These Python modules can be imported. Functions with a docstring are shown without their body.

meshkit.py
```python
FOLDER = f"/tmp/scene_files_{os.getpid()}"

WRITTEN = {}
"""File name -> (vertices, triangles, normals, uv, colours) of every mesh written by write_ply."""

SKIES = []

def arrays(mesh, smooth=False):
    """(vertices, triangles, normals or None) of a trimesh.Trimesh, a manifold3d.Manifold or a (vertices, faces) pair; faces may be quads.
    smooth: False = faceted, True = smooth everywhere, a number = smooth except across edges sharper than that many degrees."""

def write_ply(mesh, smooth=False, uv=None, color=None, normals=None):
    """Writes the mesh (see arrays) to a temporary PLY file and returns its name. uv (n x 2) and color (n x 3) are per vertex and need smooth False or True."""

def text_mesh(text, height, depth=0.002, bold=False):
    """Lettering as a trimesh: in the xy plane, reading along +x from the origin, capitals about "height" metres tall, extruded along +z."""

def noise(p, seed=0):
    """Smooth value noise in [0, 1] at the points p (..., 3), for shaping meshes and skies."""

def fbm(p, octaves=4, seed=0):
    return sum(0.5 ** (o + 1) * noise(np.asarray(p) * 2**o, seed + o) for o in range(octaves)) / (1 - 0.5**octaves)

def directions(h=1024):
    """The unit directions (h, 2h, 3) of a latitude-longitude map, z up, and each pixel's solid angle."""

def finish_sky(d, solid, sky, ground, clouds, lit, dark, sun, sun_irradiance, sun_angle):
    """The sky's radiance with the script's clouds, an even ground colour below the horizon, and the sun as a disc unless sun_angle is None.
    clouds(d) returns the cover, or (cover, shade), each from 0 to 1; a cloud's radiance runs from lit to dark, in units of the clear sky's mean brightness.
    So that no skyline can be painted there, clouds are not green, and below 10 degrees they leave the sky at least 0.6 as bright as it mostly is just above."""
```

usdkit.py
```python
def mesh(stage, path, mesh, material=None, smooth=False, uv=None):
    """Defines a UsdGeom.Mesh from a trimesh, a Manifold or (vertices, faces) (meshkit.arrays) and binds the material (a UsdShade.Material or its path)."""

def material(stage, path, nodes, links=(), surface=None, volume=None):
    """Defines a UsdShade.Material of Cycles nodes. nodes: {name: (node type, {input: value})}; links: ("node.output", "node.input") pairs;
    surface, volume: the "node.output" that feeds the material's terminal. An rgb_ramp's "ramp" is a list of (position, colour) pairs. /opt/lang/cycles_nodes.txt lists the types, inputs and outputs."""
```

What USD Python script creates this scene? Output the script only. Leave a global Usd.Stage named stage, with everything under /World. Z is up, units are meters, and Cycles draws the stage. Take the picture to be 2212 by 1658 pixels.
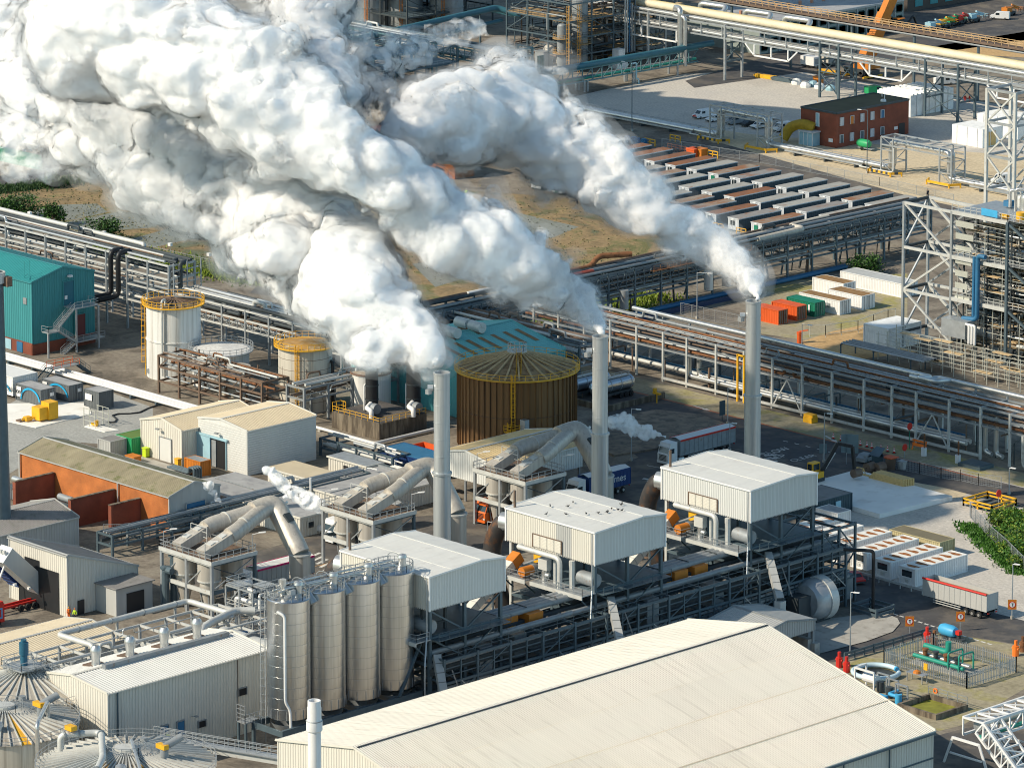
import math, random, numpy as np, trimesh, usdkit, meshkit
from pxr import Usd, UsdGeom, UsdLux, UsdShade, Sdf, Gf
stage = Usd.Stage.CreateInMemory()
UsdGeom.SetStageUpAxis(stage, 'Z'); UsdGeom.SetStageMetersPerUnit(stage, 1.0)
UsdGeom.Xform.Define(stage, '/World'); UsdGeom.Scope.Define(stage, '/World/Looks')
# ---------------------------------------------------------------- camera
F, YP, CX, H, PITCH = 10231.0, -91.0, 1106.0, 207.0, math.radians(8.94)
AZ = math.radians(43.85)
FH = np.array([-math.cos(AZ), math.sin(AZ), 0.0])      # horizontal heading: -X is 43.85 deg to the left of it
FWD = FH * math.cos(PITCH) - np.array([0, 0, 1.0]) * math.sin(PITCH)
RIGHT = np.cross(FWD, [0, 0, 1.0]); RIGHT /= np.linalg.norm(RIGHT)
UP = np.cross(RIGHT, FWD)
_d = FWD * F - UP * (1000 - YP)
EYE = np.array([0, 0, H]) - np.array([_d[0], _d[1], 0]) * (H / -_d[2])
cam = UsdGeom.Camera.Define(stage, '/World/camera')
cam.CreateHorizontalApertureAttr(36.0); cam.CreateVerticalApertureAttr(36.0 * 767 / 1024)
cam.CreateFocalLengthAttr(F / 2212 * 36.0)
cam.CreateVerticalApertureOffsetAttr(-(829 - YP) / 2212 * 36.0)
cam.CreateClippingRangeAttr(Gf.Vec2f(1, 20000)); cam.CreateExposureAttr(0.34)
M4 = np.eye(4); M4[0, :3] = RIGHT; M4[1, :3] = UP; M4[2, :3] = -FWD; M4[3, :3] = EYE
cam.AddTransformOp().Set(Gf.Matrix4d(*M4.ravel().tolist()))
# ---------------------------------------------------------------- sky and sun
SUN_EL = math.radians(36)
sd = -RIGHT.copy(); a = math.radians(20)          # from the camera's left
sd = np.array([sd[0] * math.cos(a) - sd[1] * math.sin(a), sd[0] * math.sin(a) + sd[1] * math.cos(a), 0])
SUN = sd * math.cos(SUN_EL) + np.array([0, 0, math.sin(SUN_EL)])
usdkit.material(stage, '/World/Looks/sky', {'sky': ('sky_texture', {'sky_type': 'single_scattering', 'sun_disc': False, 'sun_elevation': SUN_EL, 'sun_rotation': math.atan2(SUN[0], SUN[1]), 'altitude': 100.0, 'aerosol_density': 1.0}),
    'tint': ('mix', {'mix_type': 'multiply', 'fac': 1.0, 'color2': (.80, 1.0, 1.0)}), 'bg': ('background_shader', {'strength': 0.105})}, [('sky.color', 'tint.color1'), ('tint.color', 'bg.color')], surface='bg.background')
dome = UsdLux.DomeLight.Define(stage, '/World/sky')
UsdShade.MaterialBindingAPI.Apply(dome.GetPrim()).Bind(UsdShade.Material.Get(stage, '/World/Looks/sky'))
dome.GetPrim().SetCustomDataByKey('kind', 'structure')
sun = UsdLux.DistantLight.Define(stage, '/World/sun')
sun.CreateNormalizeAttr(True) if hasattr(sun, 'CreateNormalizeAttr') else None
sun.CreateIntensityAttr(1.05); sun.CreateAngleAttr(0.5); sun.CreateColorAttr(Gf.Vec3f(1.0, 0.89, 0.72))
zz = SUN; xx = np.cross([0, 0, 1.0], zz); xx /= np.linalg.norm(xx); yy = np.cross(zz, xx)
L4 = np.eye(4); L4[0, :3] = xx; L4[1, :3] = yy; L4[2, :3] = zz
sun.AddTransformOp().Set(Gf.Matrix4d(*L4.ravel().tolist()))
def G(px, py, z=0.0):
    """the point at height z seen at photograph position (px, py)"""
    d = FWD * F + RIGHT * (px - CX) - UP * (py - YP)
    return EYE + d * ((z - EYE[2]) / d[2])
def S(p):
    d = np.asarray(p, float) - EYE
    k = F / (d @ FWD)
    return CX + d @ RIGHT * k, YP - d @ UP * k
# ---------------------------------------------------------------- materials
LK = '/World/Looks/'
def M(name, col, rough=.6, metal=0., var=.12, scale=.35, stretch=(1, 1, 1), dirt=None, amt=.45, dscale=.6, dstretch=(1, 1, 1), bump=0., bscale=3., spec=.4):
    """a weathered surface: an uneven tone, and patches of dirt or rust where a second noise is high"""
    c = np.array(col, float)
    n = {'g': ('geometry', {}), 'm': ('mapping', {'scale': stretch}), 'n': ('noise_texture', {'scale': scale, 'detail': 5.0, 'roughness': .62}),
         'r': ('rgb_ramp', {'ramp': [(.3, tuple(np.clip(c * (1 - var), 0, 1))), (.5, tuple(c)), (.72, tuple(np.clip(c * (1 + var), 0, .95)))]}),
         'p': ('principled_bsdf', {'roughness': rough, 'metallic': metal, 'specular_ior_level': spec})}
    l = [('g.position', 'm.vector'), ('m.vector', 'n.vector'), ('n.fac', 'r.fac')]
    out = 'r.color'
    if dirt is not None:
        n['m2'] = ('mapping', {'scale': dstretch, 'location': (13.1, 7.7, 3.3)}); n['n2'] = ('noise_texture', {'scale': dscale, 'detail': 6.0, 'roughness': .66})
        n['r2'] = ('map_range', {'range_type': 'smoothstep', 'from_min': 1 - amt - .1, 'from_max': 1 - amt + .1, 'to_min': 0.0, 'to_max': .9, 'clamp': True})
        n['x'] = ('mix', {'color2': dirt})
        l += [('g.position', 'm2.vector'), ('m2.vector', 'n2.vector'), ('n2.fac', 'r2.value'), ('r2.result', 'x.fac'), ('r.color', 'x.color1')]
        out = 'x.color'
    l.append((out, 'p.base_color'))
    if bump:
        n['nb'] = ('noise_texture', {'scale': bscale, 'detail': 4.0}); n['b'] = ('bump', {'strength': .8, 'distance': bump})
        l += [('g.position', 'nb.vector'), ('nb.fac', 'b.height'), ('b.normal', 'p.normal')]
    usdkit.material(stage, LK + name, n, l, surface='p.BSDF')
    return LK + name
def glassM(name, col=(.02, .03, .035)):
    usdkit.material(stage, LK + name, {'p': ('principled_bsdf', {'base_color': col, 'roughness': .08, 'specular_ior_level': .8})}, surface='p.BSDF'); return LK + name
STK = (3, 3, .25)
galv = M('galvanised_steel', (.40, .42, .43), .45, .55, .14, .9)
pale = M('pale_steel', (.54, .54, .51), .5, .2, .1, .8, dirt=(.3, .2, .12), amt=.32, dscale=1.2)
alu = M('aluminium_cladding', (.60, .595, .57), .32, .75, .1, .5)
grey = M('grey_steel', (.26, .28, .29), .55, .2, .15, .7, dirt=(.2, .12, .07), amt=.34, dscale=1.0)
bluegrey = M('blue_grey_steel', (.085, .12, .14), .5, .2, .15, .7)
petrol = M('petrol_blue_pipe', (.04, .14, .18), .45)
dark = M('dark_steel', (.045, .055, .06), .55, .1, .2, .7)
black = M('black_paint', (.018, .019, .021), .45)
rust = M('rusty_steel', (.20, .085, .035), .8, 0, .3, .8, dirt=(.07, .03, .015), amt=.42, dscale=1.3)
brownpipe = M('brown_steel', (.15, .10, .07), .7, 0, .25, .8)
yellow = M('safety_yellow', (.72, .38, .02), .5, 0, .12, 1.0, dirt=(.25, .11, .02), amt=.3)
orange = M('orange_paint', (.52, .17, .02), .5, dirt=(.2, .09, .03), amt=.35)
red = M('red_paint', (.55, .03, .02), .4)
redor = M('orange_red_paint', (.62, .10, .02), .5, dirt=(.3, .06, .02), amt=.3)
green = M('green_paint', (.02, .30, .11), .45)
greend = M('dark_green_paint', (.01, .17, .10), .5)
tealpipe = M('teal_pipe_paint', (.02, .26, .19), .45)
blue = M('blue_paint', (.012, .04, .14), .45)
bluemid = M('mid_blue_paint', (.03, .14, .27), .5)
bluelt = M('light_blue_paint', (.30, .48, .55), .5, dirt=(.3, .3, .28), amt=.25)
sky_b = M('sky_blue_paint', (.06, .36, .62), .45)
white = M('white_paint', (.72, .71, .69), .45, 0, .05, .6, dirt=(.5, .44, .36), amt=.25)
lime = M('lime_paint', (.5, .65, .02), .5)
creamc = M('cream_cladding', (.63, .60, .525), .5, .05, .05, .4, STK, dirt=(.5, .45, .36), amt=.27, dscale=.5, dstretch=STK)
whitec = M('white_cladding', (.60, .60, .57), .5, .05, .04, .4, STK, dirt=(.52, .5, .46), amt=.25, dscale=.5, dstretch=STK)
greyc = M('grey_cladding', (.42, .42, .40), .5, .05, .07, .4, STK, dirt=(.3, .28, .25), amt=.27, dscale=.5, dstretch=STK)
rooff = [M('cream_roof_sheet_%s' % 'abcd'[i], tuple(np.array((.60, .57, .50)) * k), .5, .05, .035, .35, (.25, 3, 1), dirt=tuple(np.array((.46, .43, .37)) * k), amt=.36 + .03 * i, dscale=.5, dstretch=(.12, 3.5, 1)) for i, k in enumerate((1., .965, 1.025, .94))]
roofw = M('white_roof_sheet', (.62, .61, .57), .5, .05, .05, .25, dirt=(.56, .54, .5), amt=.36, dscale=.35)
roofgy = M('grey_felt_roof', (.34, .34, .34), .75, 0, .14, .25, dirt=(.22, .22, .23), amt=.42, dscale=.3)
rooftan = M('tan_roof_sheet', (.62, .47, .25), .6, 0, .1, .3, dirt=(.45, .32, .16), amt=.4, dscale=.5)
roofbei = M('beige_roof_sheet', (.53, .45, .32), .6, 0, .07, .3, dirt=(.42, .33, .2), amt=.33, dscale=.6)
roofol = M('mossy_fibre_cement_roof', (.31, .27, .18), .85, 0, .2, .5, (1, .3, 1), dirt=(.12, .14, .03), amt=.38, dscale=.45, bump=.02)
roofsl = M('slate_grey_roof', (.22, .21, .2), .8, 0, .15, .5, dirt=(.12, .12, .1), amt=.36)
tealw = M('teal_cladding', (.045, .235, .25), .5, 0, .07, .4, STK, dirt=(.03, .16, .17), amt=.3, dstretch=STK)
tealr = M('teal_roof', (.035, .25, .25), .5, 0, .08, .3)
tealt = M('turquoise_roof', (.15, .46, .44), .5, 0, .06, .3, dirt=(.1, .36, .36), amt=.35)
tealg = M('turquoise_cladding', (.11, .40, .42), .5, 0, .06, .4, STK)
sky_lt = M('rust_brown_rooflight', (.26, .15, .06), .7, 0, .25, 1.0)
brickm = None
concrete = M('concrete', (.38, .36, .32), .9, 0, .14, .4, dirt=(.24, .22, .19), amt=.4, bump=.02)
concdark = M('stained_concrete', (.20, .165, .12), .9, 0, .25, .5, (2, 2, .4), dirt=(.07, .055, .04), amt=.5, dscale=.5, dstretch=(2, 2, .3), bump=.02)
slabw = M('white_new_concrete', (.78, .76, .71), .8, 0, .06, .25, dirt=(.6, .56, .5), amt=.38, dscale=.2)
asphalt = M('asphalt', (.066, .064, .065), .85, 0, .22, .3, dirt=(.125, .11, .095), amt=.45, dscale=.22, bump=.01, bscale=8.)
road_dk = M('worn_asphalt', (.085, .078, .073), .85, 0, .25, .3, dirt=(.17, .145, .115), amt=.45, dscale=.2, bump=.01, bscale=8.)
line = M('road_marking', (.62, .60, .55), .7, 0, .12, 1., dirt=(.2, .19, .18), amt=.4, dscale=2.)
liney = M('worn_orange_marking', (.42, .24, .10), .7, 0, .12, 1., dirt=(.12, .1, .09), amt=.45, dscale=2.)
wood = M('new_timber', (.62, .42, .17), .7, 0, .15, 2.)
plank = M('scaffold_plank', (.55, .40, .22), .75, 0, .2, 1.2)
leaf = M('leaves', (.045, .13, .012), .6, 0, .35, 1.5)
leafy = M('yellow_green_leaves', (.16, .22, .02), .6, 0, .35, 1.5)
leafd = M('dark_leaves', (.025, .06, .012), .7, 0, .35, 1.5)
rubber = M('tyre_rubber', (.02, .02, .02), .8)
skin = M('skin', (.45, .28, .2), .6)
hivis = M('hi_vis_orange', (.85, .18, .02), .6)
hiviy = M('hi_vis_yellow', (.55, .75, .03), .6)
cloth = M('dark_cloth', (.02, .025, .04), .8)
wrap = M('white_sheeting', (.80, .80, .78), .6, 0, .08, .8, dirt=(.62, .62, .6), amt=.4, bump=.15, bscale=.8)
glass = glassM('window_glass')
def steelM(name, c1, c2, rough, metal, scale=.5):
    return M(name, c1, rough, metal, .12, scale, (4, 4, .12), dirt=c2, amt=.42, dscale=.45, dstretch=(4, 4, .1))
stackm = steelM('stack_steel', (.52, .54, .54), (.40, .42, .43), .42, .6)
silom = steelM('silo_steel', (.64, .64, .635), (.52, .515, .50), .27, 1.)
tankw = steelM('white_tank_paint', (.66, .65, .62), (.42, .39, .35), .5, 0.)
tankg = steelM('cream_tank_paint', (.50, .46, .39), (.33, .30, .25), .6, 0.)
tankr = steelM('rust_streaked_tank', (.235, .125, .05), (.07, .04, .02), .75, 0., .7)
ductm = steelM('duct_steel', (.52, .48, .42), (.40, .36, .31), .5, .35)
whiterust = M('white_roof_paint', (.74, .72, .66), .55, 0, .06, .7, dirt=(.35, .2, .1), amt=.33, dscale=1.2)
tops = [M('cabin_roof_%s' % 'abcd'[i], c, .7, 0, .12, .7, dirt=(.25, .10, .035), amt=a, dscale=.35, dstretch=(1, .6, 1)) for i, (c, a) in enumerate((((.33, .32, .29), .36), ((.27, .22, .17), .5), ((.19, .085, .045), .5), ((.25, .235, .22), .42)))]
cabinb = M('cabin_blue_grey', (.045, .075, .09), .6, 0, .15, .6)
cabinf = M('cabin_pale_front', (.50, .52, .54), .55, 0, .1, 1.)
def brickmat(name, c1, c2, mortar, scale=1.0):
    """brickwork too far off to tell the bricks apart"""
    usdkit.material(stage, LK + name, {'g': ('geometry', {}), 's': ('separate_xyz', {}), 'a': ('math', {'math_type': 'add'}), 'c': ('combine_xyz', {}),
        'b': ('brick_texture', {'color1': c1, 'color2': c2, 'mortar': mortar, 'scale': 1.0, 'mortar_size': .012, 'brick_width': .23, 'row_height': .075}),
        'n': ('noise_texture', {'scale': .35, 'detail': 5.0}), 'h': ('map_range', {'from_min': .3, 'from_max': .7, 'to_min': .72, 'to_max': 1.2}), 'x': ('hsv', {}),
        'p': ('principled_bsdf', {'roughness': .85})},
        [('g.position', 's.vector'), ('s.x', 'a.value1'), ('s.y', 'a.value2'), ('a.value', 'c.x'), ('s.z', 'c.y'), ('c.vector', 'b.vector'), ('b.color', 'x.color'),
         ('g.position', 'n.vector'), ('n.fac', 'h.value'), ('h.result', 'x.value'), ('x.color', 'p.base_color')], surface='p.BSDF')
    return LK + name
brick_or = brickmat('orange_brick', (.50, .15, .025), (.42, .11, .02), (.36, .14, .05))
brick_rd = brickmat('red_brown_brick', (.25, .058, .024), (.19, .042, .02), (.18, .065, .04))
def groundM(name, stops, scale, s2, b=.05):
    """loose ground: several tones laid by a large and a small noise"""
    usdkit.material(stage, LK + name, {'g': ('geometry', {}), 'n': ('noise_texture', {'scale': scale, 'detail': 7.0, 'roughness': .66, 'distortion': .6}), 'n2': ('noise_texture', {'scale': s2, 'detail': 6.0, 'roughness': .7}),
        'r': ('rgb_ramp', {'ramp': stops}), 'h': ('map_range', {'from_min': .25, 'from_max': .75, 'to_min': .68, 'to_max': 1.3}), 'x': ('hsv', {}), 'b': ('bump', {'strength': .7, 'distance': b}), 'p': ('principled_bsdf', {'roughness': .95, 'specular_ior_level': .15})},
        [('g.position', 'n.vector'), ('g.position', 'n2.vector'), ('n.fac', 'r.fac'), ('r.color', 'x.color'), ('n2.fac', 'h.value'), ('h.result', 'x.value'), ('x.color', 'p.base_color'), ('n2.fac', 'b.height'), ('b.normal', 'p.normal')], surface='p.BSDF')
    return LK + name
g_base = groundM('yard_ground', [(.28, (.085, .075, .065)), (.42, (.15, .13, .105)), (.5, (.21, .18, .145)), (.6, (.25, .22, .175)), (.72, (.14, .125, .10))], .13, 1.3)
g_field = groundM('waste_ground', [(.28, (.17, .19, .16)), (.38, (.12, .13, .075)), (.45, (.21, .155, .085)), (.53, (.29, .205, .11)), (.6, (.135, .14, .06)), (.66, (.24, .17, .09)), (.76, (.21, .22, .18))], .06, .9, .2)
g_rubble = groundM('grey_rubble', [(.3, (.14, .155, .14)), (.5, (.215, .225, .20)), (.7, (.16, .175, .14))], .15, 1.6, .12)
g_gravel = groundM('grey_gravel', [(.3, (.27, .275, .26)), (.5, (.35, .35, .33)), (.7, (.31, .31, .29))], .08, 2.0)
g_pale = groundM('pale_gravel', [(.3, (.40, .37, .33)), (.5, (.52, .48, .42)), (.7, (.46, .43, .39))], .06, 1.8)
g_sand = groundM('sandy_yard', [(.3, (.42, .34, .23)), (.5, (.56, .46, .31)), (.7, (.48, .41, .3))], .08, 1.4)
g_tan = groundM('tan_grit', [(.3, (.38, .25, .12)), (.5, (.50, .33, .16)), (.7, (.44, .31, .17))], .12, 1.4)
g_olive = groundM('weedy_hardstanding', [(.3, (.23, .20, .13)), (.5, (.33, .29, .2)), (.62, (.30, .27, .1)), (.75, (.36, .33, .24))], .1, 1.3)
# ---------------------------------------------------------------- shapes: every one is (vertices, triangles)
def cat(ms):
    vs, fs, n = [], [], 0
    for v, f in ms:
        vs.append(np.asarray(v, float)); fs.append(np.asarray(f, int) + n); n += len(v)
    return np.vstack(vs), np.vstack(fs)
_BF = np.array([[0, 2, 1], [0, 3, 2], [4, 5, 6], [4, 6, 7], [0, 1, 5], [0, 5, 4], [1, 2, 6], [1, 6, 5], [2, 3, 7], [2, 7, 6], [3, 0, 4], [3, 4, 7]])
def box(x0, x1, y0, y1, z0, z1):
    return np.array([[x0, y0, z0], [x1, y0, z0], [x1, y1, z0], [x0, y1, z0], [x0, y0, z1], [x1, y0, z1], [x1, y1, z1], [x0, y1, z1]], float), _BF
def bar(p, q, w=.2, h=None, up=(0, 0, 1.)):
    p, q = np.asarray(p, float), np.asarray(q, float); h = w if h is None else h
    t = q - p; L = np.linalg.norm(t); t = t / L
    u = np.asarray(up, float)
    if abs(t @ u) > .98: u = np.array([1., 0, 0])
    s = np.cross(t, u); s /= np.linalg.norm(s); u = np.cross(s, t)
    c = [(-1, -1), (1, -1), (1, 1), (-1, 1)]
    return np.array([p + s * a * w / 2 + u * b * h / 2 for a, b in c] + [q + s * a * w / 2 + u * b * h / 2 for a, b in c]), _BF
def tube(pts, r, n=8, cap=True):
    P = np.asarray(pts, float); r = np.broadcast_to(r, (len(P),))
    T = np.gradient(P, axis=0) if len(P) > 2 else np.repeat((P[1:] - P[:1]), 2, 0)
    seg = np.diff(P, axis=0); seg /= np.linalg.norm(seg, axis=1, keepdims=True) + 1e-9
    T = np.vstack([seg[:1], seg[:-1] + seg[1:], seg[-1:]]) if len(P) > 2 else np.repeat(seg, 2, 0)
    T /= np.linalg.norm(T, axis=1, keepdims=True) + 1e-9
    a = np.cross(T[0], [0, 0, 1.]) if abs(T[0][2]) < .9 else np.cross(T[0], [1., 0, 0])
    rows = []
    for i in range(len(P)):
        a = a - T[i] * (a @ T[i]); a /= np.linalg.norm(a); b = np.cross(T[i], a)
        k = 1.0
        if 0 < i < len(P) - 1: k = 1 / max(.5, math.sqrt(max(.01, (1 + seg[i - 1] @ seg[i]) / 2)))
        th = np.arange(n) * 2 * math.pi / n
        rows.append(P[i] + r[i] * (np.cos(th)[:, None] * a + np.sin(th)[:, None] * b) * (k if k < 1.2 else 1.15))
    v = np.vstack(rows); f = []
    for i in range(len(P) - 1):
        for j in range(n):
            k = (j + 1) % n; f += [[i * n + j, i * n + k, (i + 1) * n + k], [i * n + j, (i + 1) * n + k, (i + 1) * n + j]]
    if cap:
        m = len(v); v = np.vstack([v, P[0], P[-1]])
        for j in range(n):
            k = (j + 1) % n; f += [[m, k, j], [m + 1, (len(P) - 1) * n + j, (len(P) - 1) * n + k]]
    return v, np.array(f)
def bend(pts, rad, k=5):
    """rounds the corners of a polyline, for pipe runs"""
    P = [np.asarray(p, float) for p in pts]; out = [P[0]]
    for i in range(1, len(P) - 1):
        a, b = P[i - 1] - P[i], P[i + 1] - P[i]; la, lb = np.linalg.norm(a), np.linalg.norm(b); d = min(rad, la * .49, lb * .49)
        s, e = P[i] + a / la * d, P[i] + b / lb * d
        for t in np.linspace(0, 1, k): out.append((1 - t) ** 2 * s + 2 * t * (1 - t) * P[i] + t * t * e)
    return out + [P[-1]]
def cyl(c, r, h, n=16, r2=None):
    return tube([c, (c[0], c[1], c[2] + h)], [r, r if r2 is None else r2], n)
def lathe(prof, c=(0, 0, 0), n=24, axis=None):
    th = np.arange(n) * 2 * math.pi / n; v = []; f = []
    for r, z in prof: v.append(np.stack([r * np.cos(th), r * np.sin(th), np.full(n, z)], 1))
    v = np.vstack(v); m = len(prof)
    for i in range(m - 1):
        for j in range(n):
            k = (j + 1) % n; f += [[i * n + j, i * n + k, (i + 1) * n + k], [i * n + j, (i + 1) * n + k, (i + 1) * n + j]]
    if axis == 'x': v = v[:, [2, 0, 1]]
    if axis == 'y': v = v[:, [1, 2, 0]]
    return v + np.asarray(c, float), np.array(f)
def sheet(poly, z=None):
    from shapely.geometry import Polygon
    P = np.asarray(poly, float)
    v, f = trimesh.creation.triangulate_polygon(Polygon(P[:, :2]), engine='earcut')
    v = np.c_[v, np.full(len(v), z if z is not None else 0.)]
    n = np.cross(v[f[:, 1]] - v[f[:, 0]], v[f[:, 2]] - v[f[:, 0]])[:, 2]; f[n < 0] = f[n < 0][:, ::-1]
    return v, f
def slab(poly, z0, z1):
    P = np.asarray(poly, float)[:, :2]; n = len(P)
    t, b = sheet(P, z1), sheet(P, z0); b = (b[0], b[1][:, ::-1])
    s = np.vstack([np.c_[P, np.full(n, z0)], np.c_[P, np.full(n, z1)]]); f = []
    for i in range(n): j = (i + 1) % n; f += [[i, j, n + j], [i, n + j, n + i]]
    return cat([t, b, (s, np.array(f))])
def quad(a, b, c, d):
    return np.array([a, b, c, d], float), np.array([[0, 1, 2], [0, 2, 3]])
def rib(a, b, c, d, pitch=.4, depth=.07, out=None):
    """a profiled sheet between the edge a-b and the edge d-c, its ribs running from a to d"""
    a, b, c, d = [np.asarray(p, float) for p in (a, b, c, d)]
    nrm = np.cross(b - a, d - a); nrm /= np.linalg.norm(nrm)
    if out is not None and nrm @ np.asarray(out, float) < 0: nrm = -nrm
    n = max(2, int(round(np.linalg.norm(b - a) / pitch))); s, h = [], []
    for i in range(n):
        for t, k in ((0, 0), (.5, 0), (.6, 1), (.9, 1)): s.append((i + t) / n); h.append(k)
    s.append(1.); h.append(0); s, h = np.array(s)[:, None], np.array(h)[:, None]
    lo, hi = a + (b - a) * s + nrm * h * depth, d + (c - d) * s + nrm * h * depth
    m = len(s); i = np.arange(m - 1); f = np.vstack([np.c_[i, i + 1, m + i + 1], np.c_[i, m + i + 1, m + i]])
    return np.vstack([lo, hi]), f
def rail(pts, h=1.1, step=1.8, w=.07, closed=False):
    P = [np.asarray(p, float) for p in pts]; ms = []
    if closed: P = P + [P[0]]
    for p, q in zip(P[:-1], P[1:]):
        L = np.linalg.norm(q - p); n = max(1, int(round(L / step)))
        for i in range(n + 1): r = p + (q - p) * i / n; ms.append(bar(r, r + [0, 0, h], w))
        for k in (1., .52): ms.append(bar(p + [0, 0, h * k], q + [0, 0, h * k], w))
    return cat(ms)
def ring_rail(c, r, h=1.1, n=28, w=.07, a0=0, a1=2 * math.pi):
    th = np.linspace(a0, a1, n + 1); P = [np.array([c[0] + r * math.cos(t), c[1] + r * math.sin(t), c[2]]) for t in th]; ms = []
    for p in P: ms.append(bar(p, p + [0, 0, h], w))
    for p, q in zip(P[:-1], P[1:]):
        for k in (1., .52): ms.append(bar(p + [0, 0, h * k], q + [0, 0, h * k], w))
    return cat(ms)
def ladder(p, h, side=(1, 0), w=.5, cage=True, out=(0, -1)):
    p = np.asarray(p, float); s = np.array([side[0], side[1], 0.]); o = np.array([out[0], out[1], 0.]); ms = []
    for k in (-.5, .5): ms.append(bar(p + s * w * k, p + s * w * k + [0, 0, h + .9], .08))
    for z in np.arange(.4, h, .6): ms.append(bar(p - s * w / 2 + [0, 0, z], p + s * w / 2 + [0, 0, z], .05))
    if cage:
        for z in np.arange(2.4, h + .9, 1.1):
            th = np.linspace(0, math.pi, 6); Q = [p + s * .42 * math.cos(t) + o * .75 * math.sin(t) + [0, 0, z] for t in th]
            ms += [bar(a, b, .06) for a, b in zip(Q[:-1], Q[1:])]
        for t in np.linspace(0, math.pi, 4): q = p + s * .42 * math.cos(t) + o * .75 * math.sin(t); ms.append(bar(q + [0, 0, 2.4], q + [0, 0, h + .9], .05))
    return cat(ms)
def stair(p, q, w, side):
    """a flight from the foot p to the head q, w wide towards side"""
    p, q, s = np.asarray(p, float), np.asarray(q, float), np.asarray(side, float); ms = [bar(p, q, .08, .28), bar(p + s * w, q + s * w, .08, .28)]
    n = max(3, int(round((q[2] - p[2]) / .22)))
    for i in range(n + 1): r = p + (q - p) * i / n; ms.append(bar(r, r + s * w, .26, .04))
    for k in (0, w):
        for z in (.55, 1.05): ms.append(bar(p + s * k + [0, 0, z], q + s * k + [0, 0, z], .05))
        for i in range(0, n + 1, 4): r = p + (q - p) * i / n + s * k; ms.append(bar(r, r + [0, 0, 1.05], .05))
    return cat(ms)
def ibeam(p, q, w=.3, h=.4):
    p, q = np.asarray(p, float), np.asarray(q, float); t = (q - p) / np.linalg.norm(q - p)
    u = np.array([0, 0, 1.]) if abs(t[2]) < .9 else np.array([1., 0, 0])
    s = np.cross(t, u); s /= np.linalg.norm(s); u = np.cross(s, t)
    return cat([bar(p + u * h / 2, q + u * h / 2, w, .05, u), bar(p - u * h / 2, q - u * h / 2, w, .05, u), bar(p, q, .05, h, u)])
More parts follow.
